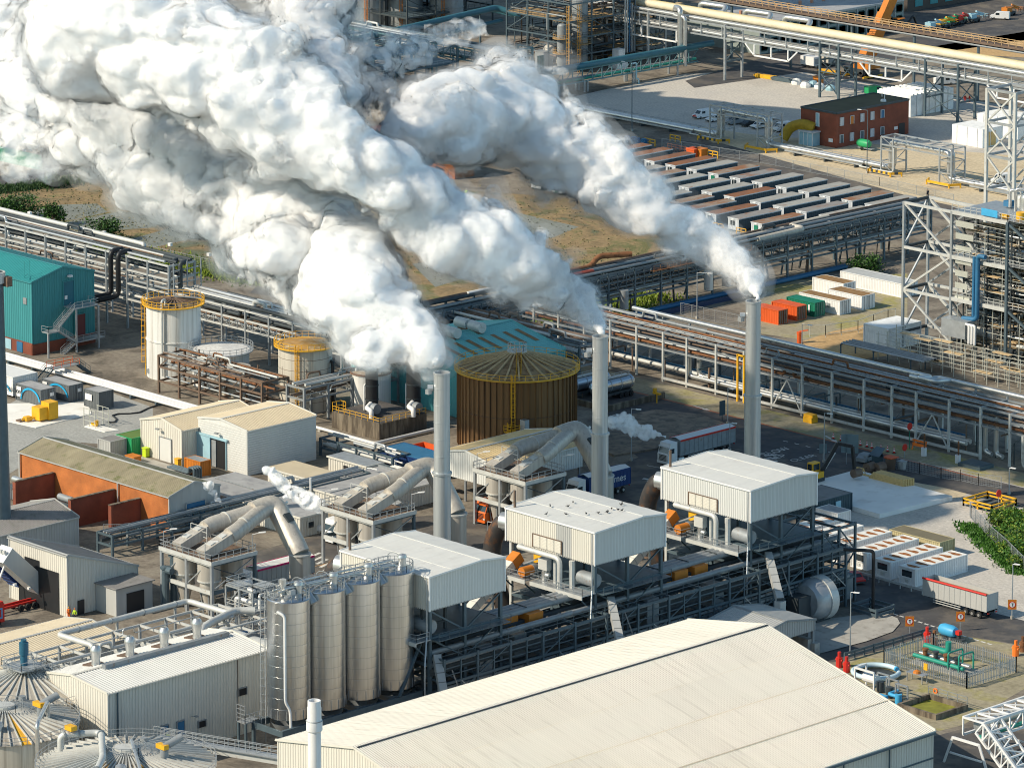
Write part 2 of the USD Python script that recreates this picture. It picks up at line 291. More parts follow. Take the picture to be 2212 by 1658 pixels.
# ---------------------------------------------------------------- things
USED = {}
def numbered(parent, name):
    k = parent + '/' + name; n = USED.get(k, 0); USED[k] = n + 1
    return k if n == 0 else '%s_%03d' % (k, n)
class T:
    def __init__(s, name, label, category, base=(0, 0, 0), group=None, kind=None):
        s.path = numbered('/World', name); s.base = np.array([*base, 0., 0.][:3], float); s.name = name
        x = UsdGeom.Xform.Define(stage, s.path); x.AddTranslateOp().Set(Gf.Vec3d(*s.base.tolist())); s.prim = x.GetPrim()
        s.label(label, category, group, kind); s.cat = category; s.grp = group
    def label(s, label, category=None, group=None, kind=None):
        for k, v in (('label', label), ('category', category), ('group', group), ('kind', kind)):
            if v: s.prim.SetCustomDataByKey(k, v)
    def add(s, name, mesh, mat, parent=None, smooth=False, label=None, kind=None):
        if isinstance(mesh, list): mesh = cat(mesh)
        p = numbered(parent or s.path, name)
        m = usdkit.mesh(stage, p, (mesh[0] - s.base, mesh[1]), mat, smooth=smooth)
        if label: m.GetPrim().SetCustomDataByKey('label', label)
        if kind: m.GetPrim().SetCustomDataByKey('kind', kind)
        return p
    def bars(s, name, segs, w, mat, h=None):
        for p, q in segs: s.add(name, bar(p, q, w, h), mat)
    def copy(s, loc, label, rotz=None, group=None):
        p = numbered('/World', s.name); x = UsdGeom.Xform.Define(stage, p); pr = x.GetPrim()
        pr.GetReferences().AddInternalReference(s.path)
        pr.GetAttribute('xformOp:translate').Set(Gf.Vec3d(*[float(v) for v in loc]))
        if rotz: x.AddRotateZOp().Set(float(rotz))
        pr.SetInstanceable(True); pr.SetCustomDataByKey('label', label)
        if group: pr.SetCustomDataByKey('group', group)
        return pr
def one(name, label, category, mesh, mat, group=None, kind=None, smooth=False):
    if isinstance(mesh, list): mesh = cat(mesh)
    p = numbered('/World', name); m = usdkit.mesh(stage, p, mesh, mat, smooth=smooth).GetPrim()
    for k, v in (('label', label), ('category', category), ('group', group), ('kind', kind)):
        if v: m.SetCustomDataByKey(k, v)
def ground(name, poly, z, mat, label=None, cat_=None):
    one(name, label, cat_, sheet(poly, z), mat, kind='structure')
RNG = np.random.default_rng(7)
# ---------------------------------------------------------------- ground, roads and yards
def PG(*pts): return [G(x, y)[:2] for x, y in pts]
OX = {'1': 0, '2': 546, '3': 1092, '4': 1637.4}; OY = {'t': 0, 'm': 402.3, 'r': 804.6, 'b': 1227}
def Z(k, zx, zy): return OX[k[1]] + .26 * zx, OY[k[0]] + .26 * zy
def g(k, zx, zy, z=0.): return G(*Z(k, zx, zy), z)
def PZ(k, *pts): return [g(k, *p)[:2] for p in pts]
ground('ground', [(-2500, -2500), (2500, -2500), (2500, 2500), (-2500, 2500)], 0., g_base)
ground('waste_field', PG((-60, 400), (300, 385), (800, 395), (1390, 440), (1600, 555), (1560, 590), (1200, 615), (940, 650), (600, 612), (330, 540), (-60, 455)), .004, g_field)
for i, p in enumerate((PG((70, 455), (130, 442), (210, 440), (232, 458), (160, 475), (80, 478)), PG((140, 480), (260, 456), (375, 468), (330, 492), (190, 500)), PG((270, 520), (420, 478), (540, 466), (560, 490), (430, 512), (330, 535)),
                       PG((1010, 470), (1120, 460), (1250, 490), (1190, 515), (1060, 500)), PG((890, 570), (1000, 555), (1040, 590), (940, 620)))):
    ground('rubble_patch', p, .008 + .0015 * i, g_rubble)
ground('field_road', PG((-60, 392), (140, 352), (330, 330), (330, 350), (140, 378), (-60, 420)), .012, asphalt)
ground('rack_road', PG((560, 612), (1160, 690), (1160, 705), (700, 660), (540, 632)), .012, asphalt)
ground('north_yard', PG((1160, 228), (1300, 195), (1480, 160), (1700, 150), (2300, 250), (2300, 345), (1620, 290), (1240, 245)), .004, g_pale)
ground('sandy_yard', PG((1470, 268), (1620, 290), (2300, 345), (2300, 480), (1940, 430), (1560, 320)), .008, g_sand)
ground('top_road', PG((1480, 175), (1700, 110), (2300, 40), (2300, 75), (1780, 150), (1500, 190)), .012, asphalt)
ground('far_apron', PG((1700, -20), (2300, -40), (2300, 60), (1950, 70), (1750, 100)), .008, road_dk)
ground('far_grass', PG((2020, 100), (2300, 55), (2300, 130), (2100, 118)), .012, g_tan)
ground('cabin_road', PG((1200, 285), (1560, 310), (1950, 420), (2300, 500), (2300, 540), (1900, 440), (1500, 345), (1200, 300)), .012, road_dk)
ground('cabin_yard', PG((1280, 330), (1400, 325), (1990, 460), (1900, 505), (1560, 525), (1370, 450), (1280, 380)), .008, concrete)
ground('container_yard', PG((1640, 610), (1960, 590), (1960, 690), (1740, 735), (1640, 720)), .008, g_olive)
ground('grit_bank', PG((1730, 738), (1800, 715), (1945, 685), (1945, 765), (1860, 775), (1760, 760)), .012, g_tan)
ground('main_road', [(-30, 40), (-22, 49.5), (10, 49), (75, 50), (140, 52), (140, 40), (60, 40.5), (30, 35), (12, 34), (-8, 33), (-18, 37)], .012, asphalt)
ground('lorry_yard', [(-6, 33), (12, 34), (30, 35), (44, 38.5), (44, 24), (36, 5), (40, -60), (40, -86), (12, -86), (10, -58), (11, -38), (20, -20), (16, 0), (12, 18), (0, 24)], .008, road_dk)
ground('verge', [(-30, 49.5), (-22, 50), (10, 49.4), (75, 50.4), (140, 52.4), (140, 57), (-40, 57), (-40, 52)], .016, g_olive)
ground('red_kerb', [(-22, 49.1), (60, 49.0), (60, 49.4), (-22, 49.5)], .02, M('red_kerb_line', (.38, .12, .05), .8))
ground('gravel_yard', PG((-40, 905), (60, 850), (215, 842), (330, 870), (330, 930), (300, 965), (110, 950), (40, 1010), (-40, 1060)), .004, g_gravel)
ground('tank_yard', PG((130, 790), (300, 770), (470, 830), (560, 900), (330, 880), (215, 838)), .008, g_base)
ground('east_gravel', PG((1780, 1100), (1870, 1030), (2060, 1000), (2300, 1060), (2300, 1400), (2200, 1370), (2120, 1330), (1900, 1240), (1780, 1160)), .004, g_pale)
ground('sand_apron', PG((1880, 1015), (1960, 1000), (2110, 1040), (2080, 1075), (1960, 1080)), .008, g_sand)
ground('east_road', PZ('b4', (820, 40), (1180, 130), (1700, 300), (2700, 560), (2700, 760), (2211, 640), (1560, 530), (1440, 545), (1080, 660), (680, 770), (420, 800), (400, 720), (900, 600), (1130, 520), (1180, 450), (1060, 380), (820, 330)), .008, asphalt)
ground('kerb_island', PZ('b4', (430, 440), (860, 390), (1060, 375), (1160, 420), (1180, 460), (1120, 530), (900, 610), (500, 715), (400, 680)), .12, concrete)
ground('skid_yard', PZ('b4', (640, 790), (1080, 665), (1440, 548), (1560, 535), (2211, 650), (2700, 780), (2700, 1000), (2211, 1000), (1700, 1300), (1500, 1350), (1100, 1100)), .012, g_olive)
ground('south_road', PZ('b4', (1440, 1400), (2211, 1200), (2800, 1200), (2800, 2200), (1440, 2200)), .016, road_dk)
# painted markings
def dash(name, p, q, w, n, gap=.5, z=.024, mat=None):
    p, q = np.asarray(p[:2], float), np.asarray(q[:2], float); d = (q - p); L = np.linalg.norm(d); d /= L; s = np.array([-d[1], d[0]]) * w / 2
    for i in range(n):
        a = p + d * L * i / n; b = a + d * L / n * (1 - gap)
        ground(name, [a - s, b - s, b + s, a + s], z, mat or line)
dash('lane_dash', g('b4', 1075, 362), g('b4', 1960, 640), .35, 17, .35)
dash('lane_dash', g('r4', 210, 565), g('r4', 680, 680), .25, 5, .6)
dash('edge_line', g('r3', 1175, 770), g('r3', 1330, 800), .2, 1, 0)
for i in range(6): dash('crossing_bar', g('b2', 470 + 30 * i, -90 + 27 * i), g('b2', 560 + 30 * i, -130 + 27 * i), .55, 1, 0)
for i in range(4): dash('crossing_bar', g('r3', 1140 + 35 * i, 880 + 22 * i), g('r3', 1215 + 45 * i, 890 + 10 * i), .7, 1, 0)
for i in range(3): dash('crossing_bar', g('r3', 2150, 690 + 26 * i), g('r3', 2260, 680 + 26 * i), .6, 1, 0)
dash('edge_line', g('b2', 560, -20), g('b2', 650, -60), .25, 1, 0, mat=liney); dash('edge_line', g('b2', 470, 0), g('b2', 560, -30), .25, 1, 0, mat=liney)
def arrow(p, q, w=.35):
    p, q = np.asarray(p[:2], float), np.asarray(q[:2], float); d = q - p; L = np.linalg.norm(d); d /= L; s = np.array([-d[1], d[0]]); m = p + d * L * .65
    ground('road_arrow', [p - s * w / 2, m - s * w / 2, m - s * w * 1.6, q, m + s * w * 1.6, m + s * w / 2, p + s * w / 2], .024, line)
arrow(g('r3', 1560, 275), g('r3', 1700, 315)); arrow(g('r4', 560, 525), g('r4', 660, 580)); arrow(g('r3', 1990, 600), g('r3', 2060, 640))
def road_words(text, p, h, mat=line):
    v, f = meshkit.text_mesh(text, h, .004).vertices, meshkit.text_mesh(text, h, .004).faces
    v = np.c_[v[:, 1] * -1.0, v[:, 0], v[:, 2]]                    # reads along +Y
    one('road_lettering', None, None, (v + np.array([p[0], p[1], .02]), f), mat, kind='structure')
road_words('SLOW', g('r4', 60, 690), 1.6); road_words('KEEP', g('r4', 80, 735), 1.5); road_words('CLEAR', g('r4', 300, 740), 1.3)
one('new_slab', 'white freshly cast concrete slab beside the road', None, slab([(44.6, 20), (65.4, 19), (66.4, 35.6), (44.6, 36.6)], 0, .75), slabw, kind='structure')
one('hardstanding', None, None, slab(PZ('r1', (35, 262), (520, 250), (730, 260), (760, 345), (300, 460), (30, 400)), 0, .12), slabw, kind='structure')
one('hardstanding', None, None, slab(PZ('r1', (700, 450), (760, 425), (990, 480), (870, 497)), 0, .12), slabw, kind='structure')
one('hardstanding', None, None, slab([(-47, -52), (-20, -52), (-20, -42), (-47, -42)], 0, .05), concrete, kind='structure')
one('soil_bank', None, None, slab(PZ('r3', (880, 390), (1250, 320), (1620, 360), (1840, 440), (1500, 520), (1270, 640), (900, 700), (620, 560)), 0, .35), M('dark_soil', (.24, .19, .14), .95, 0, .25, .5, dirt=(.12, .1, .08), amt=.45, bump=.08), kind='structure')
# ---------------------------------------------------------------- sheds
def shed(name, label, x0, x1, y0, y1, h0, h1, rh, frac, ridge='y', wall=None, roof=None, wp=.45, rp=.45, z0=0., group=None, sides='abcd', trimm=None, over=.15, capm=None, end=None):
    """a profiled-sheet building. ridge='y': eaves h0 at x0 and h1 at x1; ridge='x': eaves h0 at y0 and h1 at y1; the ridge stands at frac of the span"""
    t = T(name, label, 'building', ((x0 + x1) / 2, (y0 + y1) / 2, z0), group)
    trimm = trimm or wall; o = over
    if ridge == 'y':
        xr = x0 + frac * (x1 - x0)
        t.add('wall', rib((x0, y1, z0), (x0, y0, z0), (x0, y0, h0), (x0, y1, h0), wp, .06, (-1, 0, 0)), wall)
        t.add('wall', rib((x1, y0, z0), (x1, y1, z0), (x1, y1, h1), (x1, y0, h1), wp, .06, (1, 0, 0)), wall)
        for y, s in ((y0, -1), (y1, 1)):
            t.add('end_wall', [rib((x0, y, z0), (xr, y, z0), (xr, y, rh), (x0, y, h0), wp, .06, (0, s, 0)), rib((xr, y, z0), (x1, y, z0), (x1, y, h1), (xr, y, rh), wp, .06, (0, s, 0))], end or wall)
        s0, s1 = (rh - h0) / (xr - x0), (rh - h1) / (x1 - xr)
        A = (x0 - o, y0 - o, h0 - o * s0 + .06), (x0 - o, y1 + o, h0 - o * s0 + .06), (xr, y1 + o, rh + .06), (xr, y0 - o, rh + .06)
        B = (x1 + o, y0 - o, h1 - o * s1 + .06), (x1 + o, y1 + o, h1 - o * s1 + .06), (xr, y1 + o, rh + .06), (xr, y0 - o, rh + .06)
        cap = [quad((xr - .3, y0 - o, rh + .15 - .3 * s0), (xr, y0 - o, rh + .17), (xr, y1 + o, rh + .17), (xr - .3, y1 + o, rh + .15 - .3 * s0)), quad((xr, y0 - o, rh + .17), (xr + .3, y0 - o, rh + .15 - .3 * s1), (xr + .3, y1 + o, rh + .15 - .3 * s1), (xr, y1 + o, rh + .17))]
        barge = [bar((x, y, h + .06), (xr, y, rh + .1), .12, .3) for x, h in ((x0 - o, h0), (x1 + o, h1)) for y in (y0 - o, y1 + o)]
        gut = [bar((x, y0 - o, h - .04), (x, y1 + o, h - .04), .16, .16) for x, h in ((x0 - o - .08, h0), (x1 + o + .08, h1))]
    else:
        yr = y0 + frac * (y1 - y0)
        t.add('wall', rib((x0, y0, z0), (x1, y0, z0), (x1, y0, h0), (x0, y0, h0), wp, .06, (0, -1, 0)), wall)
        t.add('wall', rib((x1, y1, z0), (x0, y1, z0), (x0, y1, h1), (x1, y1, h1), wp, .06, (0, 1, 0)), wall)
        for x, s in ((x0, -1), (x1, 1)):
            t.add('end_wall', [rib((x, y0, z0), (x, yr, z0), (x, yr, rh), (x, y0, h0), wp, .06, (s, 0, 0)), rib((x, yr, z0), (x, y1, z0), (x, y1, h1), (x, yr, rh), wp, .06, (s, 0, 0))], end or wall)
        s0, s1 = (rh - h0) / (yr - y0), (rh - h1) / (y1 - yr)
        A = (x0 - o, y0 - o, h0 - o * s0 + .06), (x1 + o, y0 - o, h0 - o * s0 + .06), (x1 + o, yr, rh + .06), (x0 - o, yr, rh + .06)
        B = (x0 - o, y1 + o, h1 - o * s1 + .06), (x1 + o, y1 + o, h1 - o * s1 + .06), (x1 + o, yr, rh + .06), (x0 - o, yr, rh + .06)
        cap = [quad((x0 - o, yr - .3, rh + .15 - .3 * s0), (x1 + o, yr - .3, rh + .15 - .3 * s0), (x1 + o, yr, rh + .17), (x0 - o, yr, rh + .17)), quad((x0 - o, yr, rh + .17), (x1 + o, yr, rh + .17), (x1 + o, yr + .3, rh + .15 - .3 * s1), (x0 - o, yr + .3, rh + .15 - .3 * s1))]
        barge = [bar((x, y, h + .06), (x, yr, rh + .1), .12, .3) for y, h in ((y0 - o, h0), (y1 + o, h1)) for x in (x0 - o, x1 + o)]
        gut = [bar((x0 - o, y, h - .04), (x1 + o, y, h - .04), .16, .16) for y, h in ((y0 - o - .08, h0), (y1 + o + .08, h1))]
    if roof is not None:
        t.add('roof', rib(*A, rp, .05, (0, 0, 1)), roof); t.add('roof', rib(*B, rp, .05, (0, 0, 1)), roof)
    t.add('ridge_cap', cap, capm or trimm)
    for m in barge: t.add('barge_board', m, trimm)
    for m in gut: t.add('gutter', m, trimm)
    for x, y, h in ((x0, y0, h0), (x1, y0, h1 if ridge == 'y' else h0), (x0, y1, h0 if ridge == 'y' else h1), (x1, y1, h1)): t.add('corner_trim', bar((x, y, z0), (x, y, h), .2), trimm)
    return t
def ydoor(t, name, x0, x1, y, z0, z1, mat, frame=None, out=-1):
    """a door or window on a wall that faces -Y or +Y (out)"""
    p = t.add(name, box(x0, x1, *sorted((y, y + out * .12)), z0, z1), mat)
    if frame: t.add('frame', [box(x0 - .12, x0, *sorted((y, y + out * .2)), z0, z1 + .12), box(x1, x1 + .12, *sorted((y, y + out * .2)), z0, z1 + .12), box(x0, x1, *sorted((y, y + out * .2)), z1, z1 + .12)], frame, parent=p)
    return p
def xdoor(t, name, y0, y1, x, z0, z1, mat, frame=None, out=1):
    p = t.add(name, box(*sorted((x, x + out * .12)), y0, y1, z0, z1), mat)
    if frame: t.add('frame', [box(*sorted((x, x + out * .2)), y0 - .12, y0, z0, z1 + .12), box(*sorted((x, x + out * .2)), y1, y1 + .12, z0, z1 + .12), box(*sorted((x, x + out * .2)), y0, y1, z1, z1 + .12)], frame, parent=p)
    return p
# the great warehouse: its roof sheets laid in three courses down the long slope
WX0, WXR, WX1, WY0, WY1, WH0, WHR, WH1 = 110.7, 125.5, 156.2, -148.2, -72.2, 12.2, 14.7, 7.0
wh = shed('warehouse', 'huge cream portal-frame warehouse whose pale roof fills the bottom of the picture', WX0, WX1, WY0, WY1, WH0, WH1, WHR, (WXR - WX0) / (WX1 - WX0), 'y', creamc, None, .5, trimm=creamc, over=.25, capm=creamc)
def course(xa, za, xb, zb, n, lap):
    ys = np.linspace(WY0 - .25, WY1 + .25, n + 1); d = np.array([xb - xa, 0, zb - za]); d /= np.linalg.norm(d)
    for i in range(n):
        k = [0, 1, 0, 2, 0, 0, 1, 0][int(RNG.integers(8))]
        e = .012 * (i % 2)
        wh.add('roof_panel', rib((xa, ys[i], za + lap + e), (xa, ys[i + 1], za + lap + e), (xb, ys[i + 1], zb + lap + .05 + e), (xb, ys[i], zb + lap + .05 + e), .38, .05, (0, 0, 1)), rooff[k])
def wz(x): return WHR - (WHR - WH1) * (x - WXR) / (WX1 - WXR)
for k, (a, b) in enumerate(((0, .27), (.27, .52), (.52, .77), (.77, 1.006))):
    xa, xb = WX1 - (WX1 - WXR) * a + (.3 if a == 0 else 0), WX1 - (WX1 - WXR) * b
    course(xa, wz(xa), xb, wz(xb), 13, .05 + .04 * k)
course(WX0 - .3, WH0 - .05, WXR, WHR, 13, .06)
for x, z in ((WX1 + .06, 3.2), (WX1 + .06, .4)): wh.add('rail_trim', bar((x + .06, WY0, z), (x + .06, WY1, z), .12, .2), bluegrey)
wh.add('gutter', bar((WX1 + .45, WY0, WH1 - .25), (WX1 + .45, WY1, WH1 - .25), .3, .3), bluegrey)
for y in np.arange(WY1 - 9, WY0, -9.): wh.add('downpipe', tube([(WX1 + .35, y, WH1 - .3), (WX1 + .35, y, 0)], .12, 6), bluegrey)
for a in (.27, .52, .77): x = WX1 - (WX1 - WXR) * a; wh.add('lap_strip', bar((x + .1, WY0 - .2, wz(x) + .13), (x + .1, WY1 + .2, wz(x) + .13), .14, .06), roofbei)
wh.add('fascia', bar((WXR + .42, WY0, WHR + .1), (WXR + .42, WY1, WHR + .1), .22, .3), dark)  # fascia strip made dark to draw the shadow line below the ridge
# the cream shed with four cowls
cs = shed('cowl_shed', 'tall cream shed with four metal cowl ventilators on its white roof', 64.5, 77.4, -149.5, -121.0, 11.0, 11.0, 11.8, .4, 'y', creamc, roofw, .5, .5, trimm=creamc)
cs.add('ridge_vent', [box(70.0, 70.8, -144.5, -122.5, 11.7, 12.4)], grey)
for y in (-143.6, -137.6, -131.5, -125.6):
    c = np.array([67.6, y, 11.5])
    p = cs.add('cowl', lathe([(.68, 0), (.62, .3), (.56, .8), (.78, 1.9), (.8, 2.2), (.6, 2.6), (.44, 2.8), (.4, 2.8), (.36, 2.4)], c, 20), alu, smooth=40)
    cs.add('flashing', box(c[0] - 1.3, c[0] + 1.3, c[1] - 1.3, c[1] + 1.3, 11.35, 11.62), brownpipe, parent=p)
for y in (-140.4, -137.6): xdoor(cs, 'door', y, y + 1.2, 77.46, 2.2, 4.4, bluemid, grey)
xdoor(cs, 'vent_window', -126.6, -125.2, 77.46, 5.6, 6.6, black, grey); xdoor(cs, 'vent_window', -133.8, -132.6, 77.46, 2.7, 3.6, black, grey)
cs.add('wall_lamp', [bar((77.5, -135, 4.6), (78.3, -135, 4.9), .08), box(78.2, 78.8, -135.2, -134.8, 4.8, 4.95)], grey)
cs.add('downpipe', tube([(77.65, -148.0, 10.9), (77.65, -148.0, 0)], .13, 6), bluegrey); cs.add('downpipe', tube([(77.62, -126.8, 10.9), (77.62, -126.8, 0)], .06, 6), brownpipe)
cs.add('plinth_cladding', rib((66.5, -149.75, 0), (77.6, -149.75, 0), (77.6, -149.75, 4.2), (66.5, -149.75, 4.2), .5, .06, (0, -1, 0)), creamc)
# teal buildings
tb = shed('teal_hall', 'tall teal profiled-steel hall at the left edge on a red brick plinth', -185, -115.6, -10.9, 3.6, 13.6, 13.6, 15.4, .5, 'x', tealw, tealr, .55, .6, trimm=tealw)
tb.add('brick_plinth', [box(-185, -115.45, -11.1, -10.85, 0, 2.2), box(-115.55, -115.35, -11.1, 3.7, 0, 2.0)], brick_rd)
for i in range(9):
    x = -118.2 - 3.4 * i; tb.add('plinth_window', box(x - 1.7, x, -11.2, -11.05, .1, 2.0), bluemid if i % 3 != 1 else bluelt)
xdoor(tb, 'upper_door', -3.6, -1.2, -115.53, 8.2, 12.6, M('dark_teal_door', (.02, .12, .16), .5), tealw); xdoor(tb, 'lower_door', -1.2, 1.2, -115.3, 2.1, 6.0, M('maroon_door', (.12, .03, .03), .5), tealw)
tb.add('notice', box(-115.4, -115.33, -3.4, -2.8, 9.3, 10.0), white); tb.add('dish_lamp', lathe([(.05, 0), (.6, .2), (.45, .5), (.05, .6)], (-115.1, -2.3, 13.3), 10), white)
tb.add('eave_box', [cat([box(-134, -127.5, -12.3, -10.95, 6.0, 7.3), bar((-134, -12.2, 7.4), (-127.5, -12.2, 7.4), .2)])], tealr)
tb.add('louvre', box(-118, -117, -11.06, -10.9, 9.3, 10.5), grey)
tb.add('mast', [bar((-117, -10.2, 13.4), (-117, -10.2, 17.5), .08), bar((-118.5, -10.2, 13.4), (-118.5, -10.2, 17), .08), bar((-117, -11.5, 14.6), (-118.5, -9.4, 14.6), .07)], tealr)
tb.add('roof_moss', slab([(-130, -10.9), (-124, -10.9), (-125, -9.6), (-129, -9.7)], 13.7, 14.0), leafd)
t = T('escape_stair', 'galvanised escape stair zigzagging up the end of the teal hall', 'stairs', (-112, -3, 0))
X = -113.0
t.add('landing', box(-115.2, X + 1.0, -3.8, 1.8, 8.0, 8.2), galv); t.add('landing', box(X - .4, X + 1.6, -10.4, -7.8, 4.6, 4.8), galv); t.add('landing', box(-115.2, X + .8, -3.4, 3.4, 1.6, 1.8), galv)
t.add('flight', stair((X, -8.0, 4.8), (X, -3.8, 8.2), 1.0, (1, 0, 0)), galv); t.add('flight', stair((X + 1.2, -3.4, 1.8), (X + 1.2, -7.8, 4.8), 1.0, (-.9, 0, 0)), galv); t.add('flight', stair((X, -6.4, 0), (X, -3.4, 1.8), 1.0, (1, 0, 0)), galv)
t.add('railing', [rail([(X + 1, -3.8, 8.2), (X + 1, 1.8, 8.2), (-115, 1.8, 8.2)]), rail([(X - .4, -10.4, 4.8), (X + 1.6, -10.4, 4.8), (X + 1.6, -7.8, 4.8)]), rail([(X + .8, -3.4, 1.8), (X + .8, 3.4, 1.8)])], galv)
for y, z in ((-10.2, 4.6), (-3.6, 8.0), (1.6, 8.0)): t.add('post', bar((X + 1.2, y, 0), (X + 1.2, y, z), .28), galv)
t2 = shed('turquoise_hall', 'turquoise hall with brown rooflights and cylinder vents, partly behind the rusty tank', -55.8, -28.2, 14.2, 40, 8.0, 8.0, 10.7, .5, 'y', tealg, tealt, .55, .7, trimm=tealt)
for k, y in enumerate((19, 24.5, 30.5)):
    p = t2.add('roof_vent', [lathe([(.02, -1.5), (.95, -1.5), (.95, 1.5), (.02, 1.5)], (-44.4 + 3.6 * j, y, 11.5 - .1 * j), 14, 'x') for j in (0, 1)], pale, smooth=40)
    t2.add('vent_base', [box(-45.2, -39.6, y - .6, y + .6, 10.0, 11.0)], brownpipe, parent=p)
for k in range(8):
    y = 16.5 + 3.0 * k; x0 = -38.5; z = lambda x: 10.7 - 2.7 * (x + 42) / 13.8 + .13
    t2.add('rooflight', quad((x0, y, z(x0)), (x0 + 5.6, y, z(x0 + 5.6)), (x0 + 5.6, y + .95, z(x0 + 5.6)), (x0, y + .95, z(x0))), sky_lt)
# white sheds, left of centre
sa = shed('cream_workshop', 'lower cream ribbed workshop with a white roller door', -47.6, -37.0, -41.0, -24, 6.0, 6.0, 7.2, .5, 'y', creamc, roofbei, .5, .5, trimm=creamc)
ydoor(sa, 'roller_door', -42.6, -39.6, -41.06, 0, 4.0, whitec, grey)
sa.add('gooseneck_lamp', [bar((-42.3, -41, 5.4), (-42.3, -41.8, 5.6), .08), box(-42.7, -41.9, -42.1, -41.7, 5.4, 5.6)], grey)
sb = shed('white_workshop', 'taller white plank-clad workshop with blue sliding doors', -37.0, -24.6, -37.2, -22.2, 7.6, 7.6, 8.4, .45, 'y', whitec, roofbei, 40, .5, trimm=whitec)
for i in range(19): sb.add('cladding_plank', [bar((-37, -37.28, .2 + .4 * i), (-24.6, -37.28, .2 + .4 * i), .1, .36), bar((-24.53, -37.2, .2 + .4 * i), (-24.53, -22.2, .2 + .4 * i), .1, .36)], whitec)
sb.add('sliding_door', box(-37.2, -33.6, -37.75, -37.5, .1, 5.0), bluelt); ydoor(sb, 'doorway', -33.6, -29.8, -37.36, 0, 4.8, black, bluelt); sb.add('door_leaf', box(-33.3, -32.2, -37.62, -37.5, .1, 4.6), grey)
sb.add('door_track', bar((-37.4, -37.7, 5.15), (-29.2, -37.7, 5.15), .3, .35), bluelt); sb.add('gooseneck_lamp', [bar((-31.5, -37.3, 6.0), (-31.5, -38, 6.2), .08), box(-31.9, -31.1, -38.3, -37.9, 6.0, 6.2)], grey)
# orange brick building
ob = shed('brick_building', 'long orange brick building under a mossy corrugated roof', -45.0, -6.6, -69.0, -58.6, 6.0, 6.0, 7.5, .5, 'x', brick_or, roofol, 60, .35, trimm=greyc, end=greyc)
xdoor(ob, 'double_door', -65.6, -61.8, -6.5, .6, 4.3, bluemid, greyc); ob.add('door_window', [box(-6.36, -6.3, -63.2, -62.9, 2, 3.2), box(-6.36, -6.3, -64.4, -64.1, 2, 3.2)], black); ob.add('door_sign', [box(-6.36, -6.3, -65.3, -64.6, 2.3, 2.6), box(-6.36, -6.3, -62.6, -62.1, 2.4, 2.9)], white)
for x in (-44.6, -19.2): ob.add('downpipe', tube([(x, -69.25, 5.9), (x, -69.25, 0)], .13, 6), greyc)
bw = T('brick_blast_wall', 'red-brown brick bay walls standing out from the orange brick building', 'wall', (-22, -74, 0))
for x, h, d in ((-36.0, 4.3, 7.5), (-20.4, 4.6, 8.5), (-14.0, 4.4, 5.5)): bw.add('wing_wall', slab([(x, -69.2 - d), (x + .45, -69.2 - d), (x + .45, -69.15), (x, -69.15)], 0, h), brick_rd); bw.add('pier', box(x - .15, x + .6, -69.8 - d, -69.2 - d, 0, h + .1), brick_rd); bw.add('coping', bar((x + .22, -69.9 - d, h + .1), (x + .22, -69.15, h + .1), .6, .12), concdark)
for k, (x, y, z) in enumerate(((-39.0, -73.6, 3.2), (-27.2, -73.5, 2.6))):
    t = T('transformer', ('electrical transformer with a silver drum in the first brick bay', 'electrical transformer with a dark drum in the second brick bay')[k], 'transformer', (x, y, 0))
    t.add('tank', box(x - 1.6, x + 1.6, y - 1.2, y + 1.2, .3, z - .8), bluegrey); t.add('conservator', lathe([(.02, -1.7), (.5, -1.7), (.55, -1.5), (.55, 1.5), (.5, 1.7), (.02, 1.7)], (x, y, z), 14, 'x'), alu if k == 0 else grey, smooth=40)
    for i in range(6): t.add('cooling_fin', box(x - 1.5 + .5 * i, x - 1.3 + .5 * i, y - 1.7, y - 1.2, .4, z - 1.2), grey)
    for i in range(3): t.add('bushing', cyl((x - .8 + .8 * i, y + .6, z - .8), .1, .9, 6), brownpipe)
gs = shed('grey_shed', 'low grey profiled shed in the shade below the brick building', -22.5, -10.4, -112, -84.4, 5.0, 5.0, 6.6, .5, 'y', greyc, roofsl, .5, .4, trimm=greyc)
xdoor(gs, 'blue_door', -99.4, -97.4, -10.3, 0, 3.0, bluemid, grey)
# tipping shed
us = shed('tipping_shed', 'grey shed with a ragged opening where tipped lorries unload', 3.6, 17.6, -108.8, -95.4, 9.4, 5.2, 9.45, .015, 'x', creamc, roofsl, .5, .5, trimm=greyc)
us.add('opening', [box(6.0, 15.6, -108.98, -108.86, 0, 6.4), box(7.5, 11, -108.98, -108.86, 6.4, 7.3)], black)
us.add('hood', [box(17.7, 22.5, -103.5, -96.5, 0, 4.2)], greyc); us.add('hood_roof', box(17.5, 22.8, -103.8, -96.2, 4.2, 4.35), roofsl); us.add('hood_opening', box(22.5, 22.62, -101.5, -98.2, .2, 3.2), black)
for y in (-95.2, -93.6): us.add('exhaust_pipe', [tube(bend([(24, y, 0), (24, y, 6.2 + (y + 95)), (25.6, y, 6.2 + (y + 95))], .8), .55, 10), lathe([(.55, 0), (.8, .1), (.8, .4), (.1, .6)], (24, y, 6.2 + (y + 95)), 12)], bluegrey)
us.add('doorway', box(17.7, 17.8, -107, -105.8, 0, 2.2), black)
bs = shed('beige_roof_shed', 'low shed with a sunlit beige roof behind the cowl shed', 30.5, 44.5, -170, -119.8, 5.0, 5.0, 6.0, .45, 'y', creamc, roofbei, .5, .5, trimm=greyc)
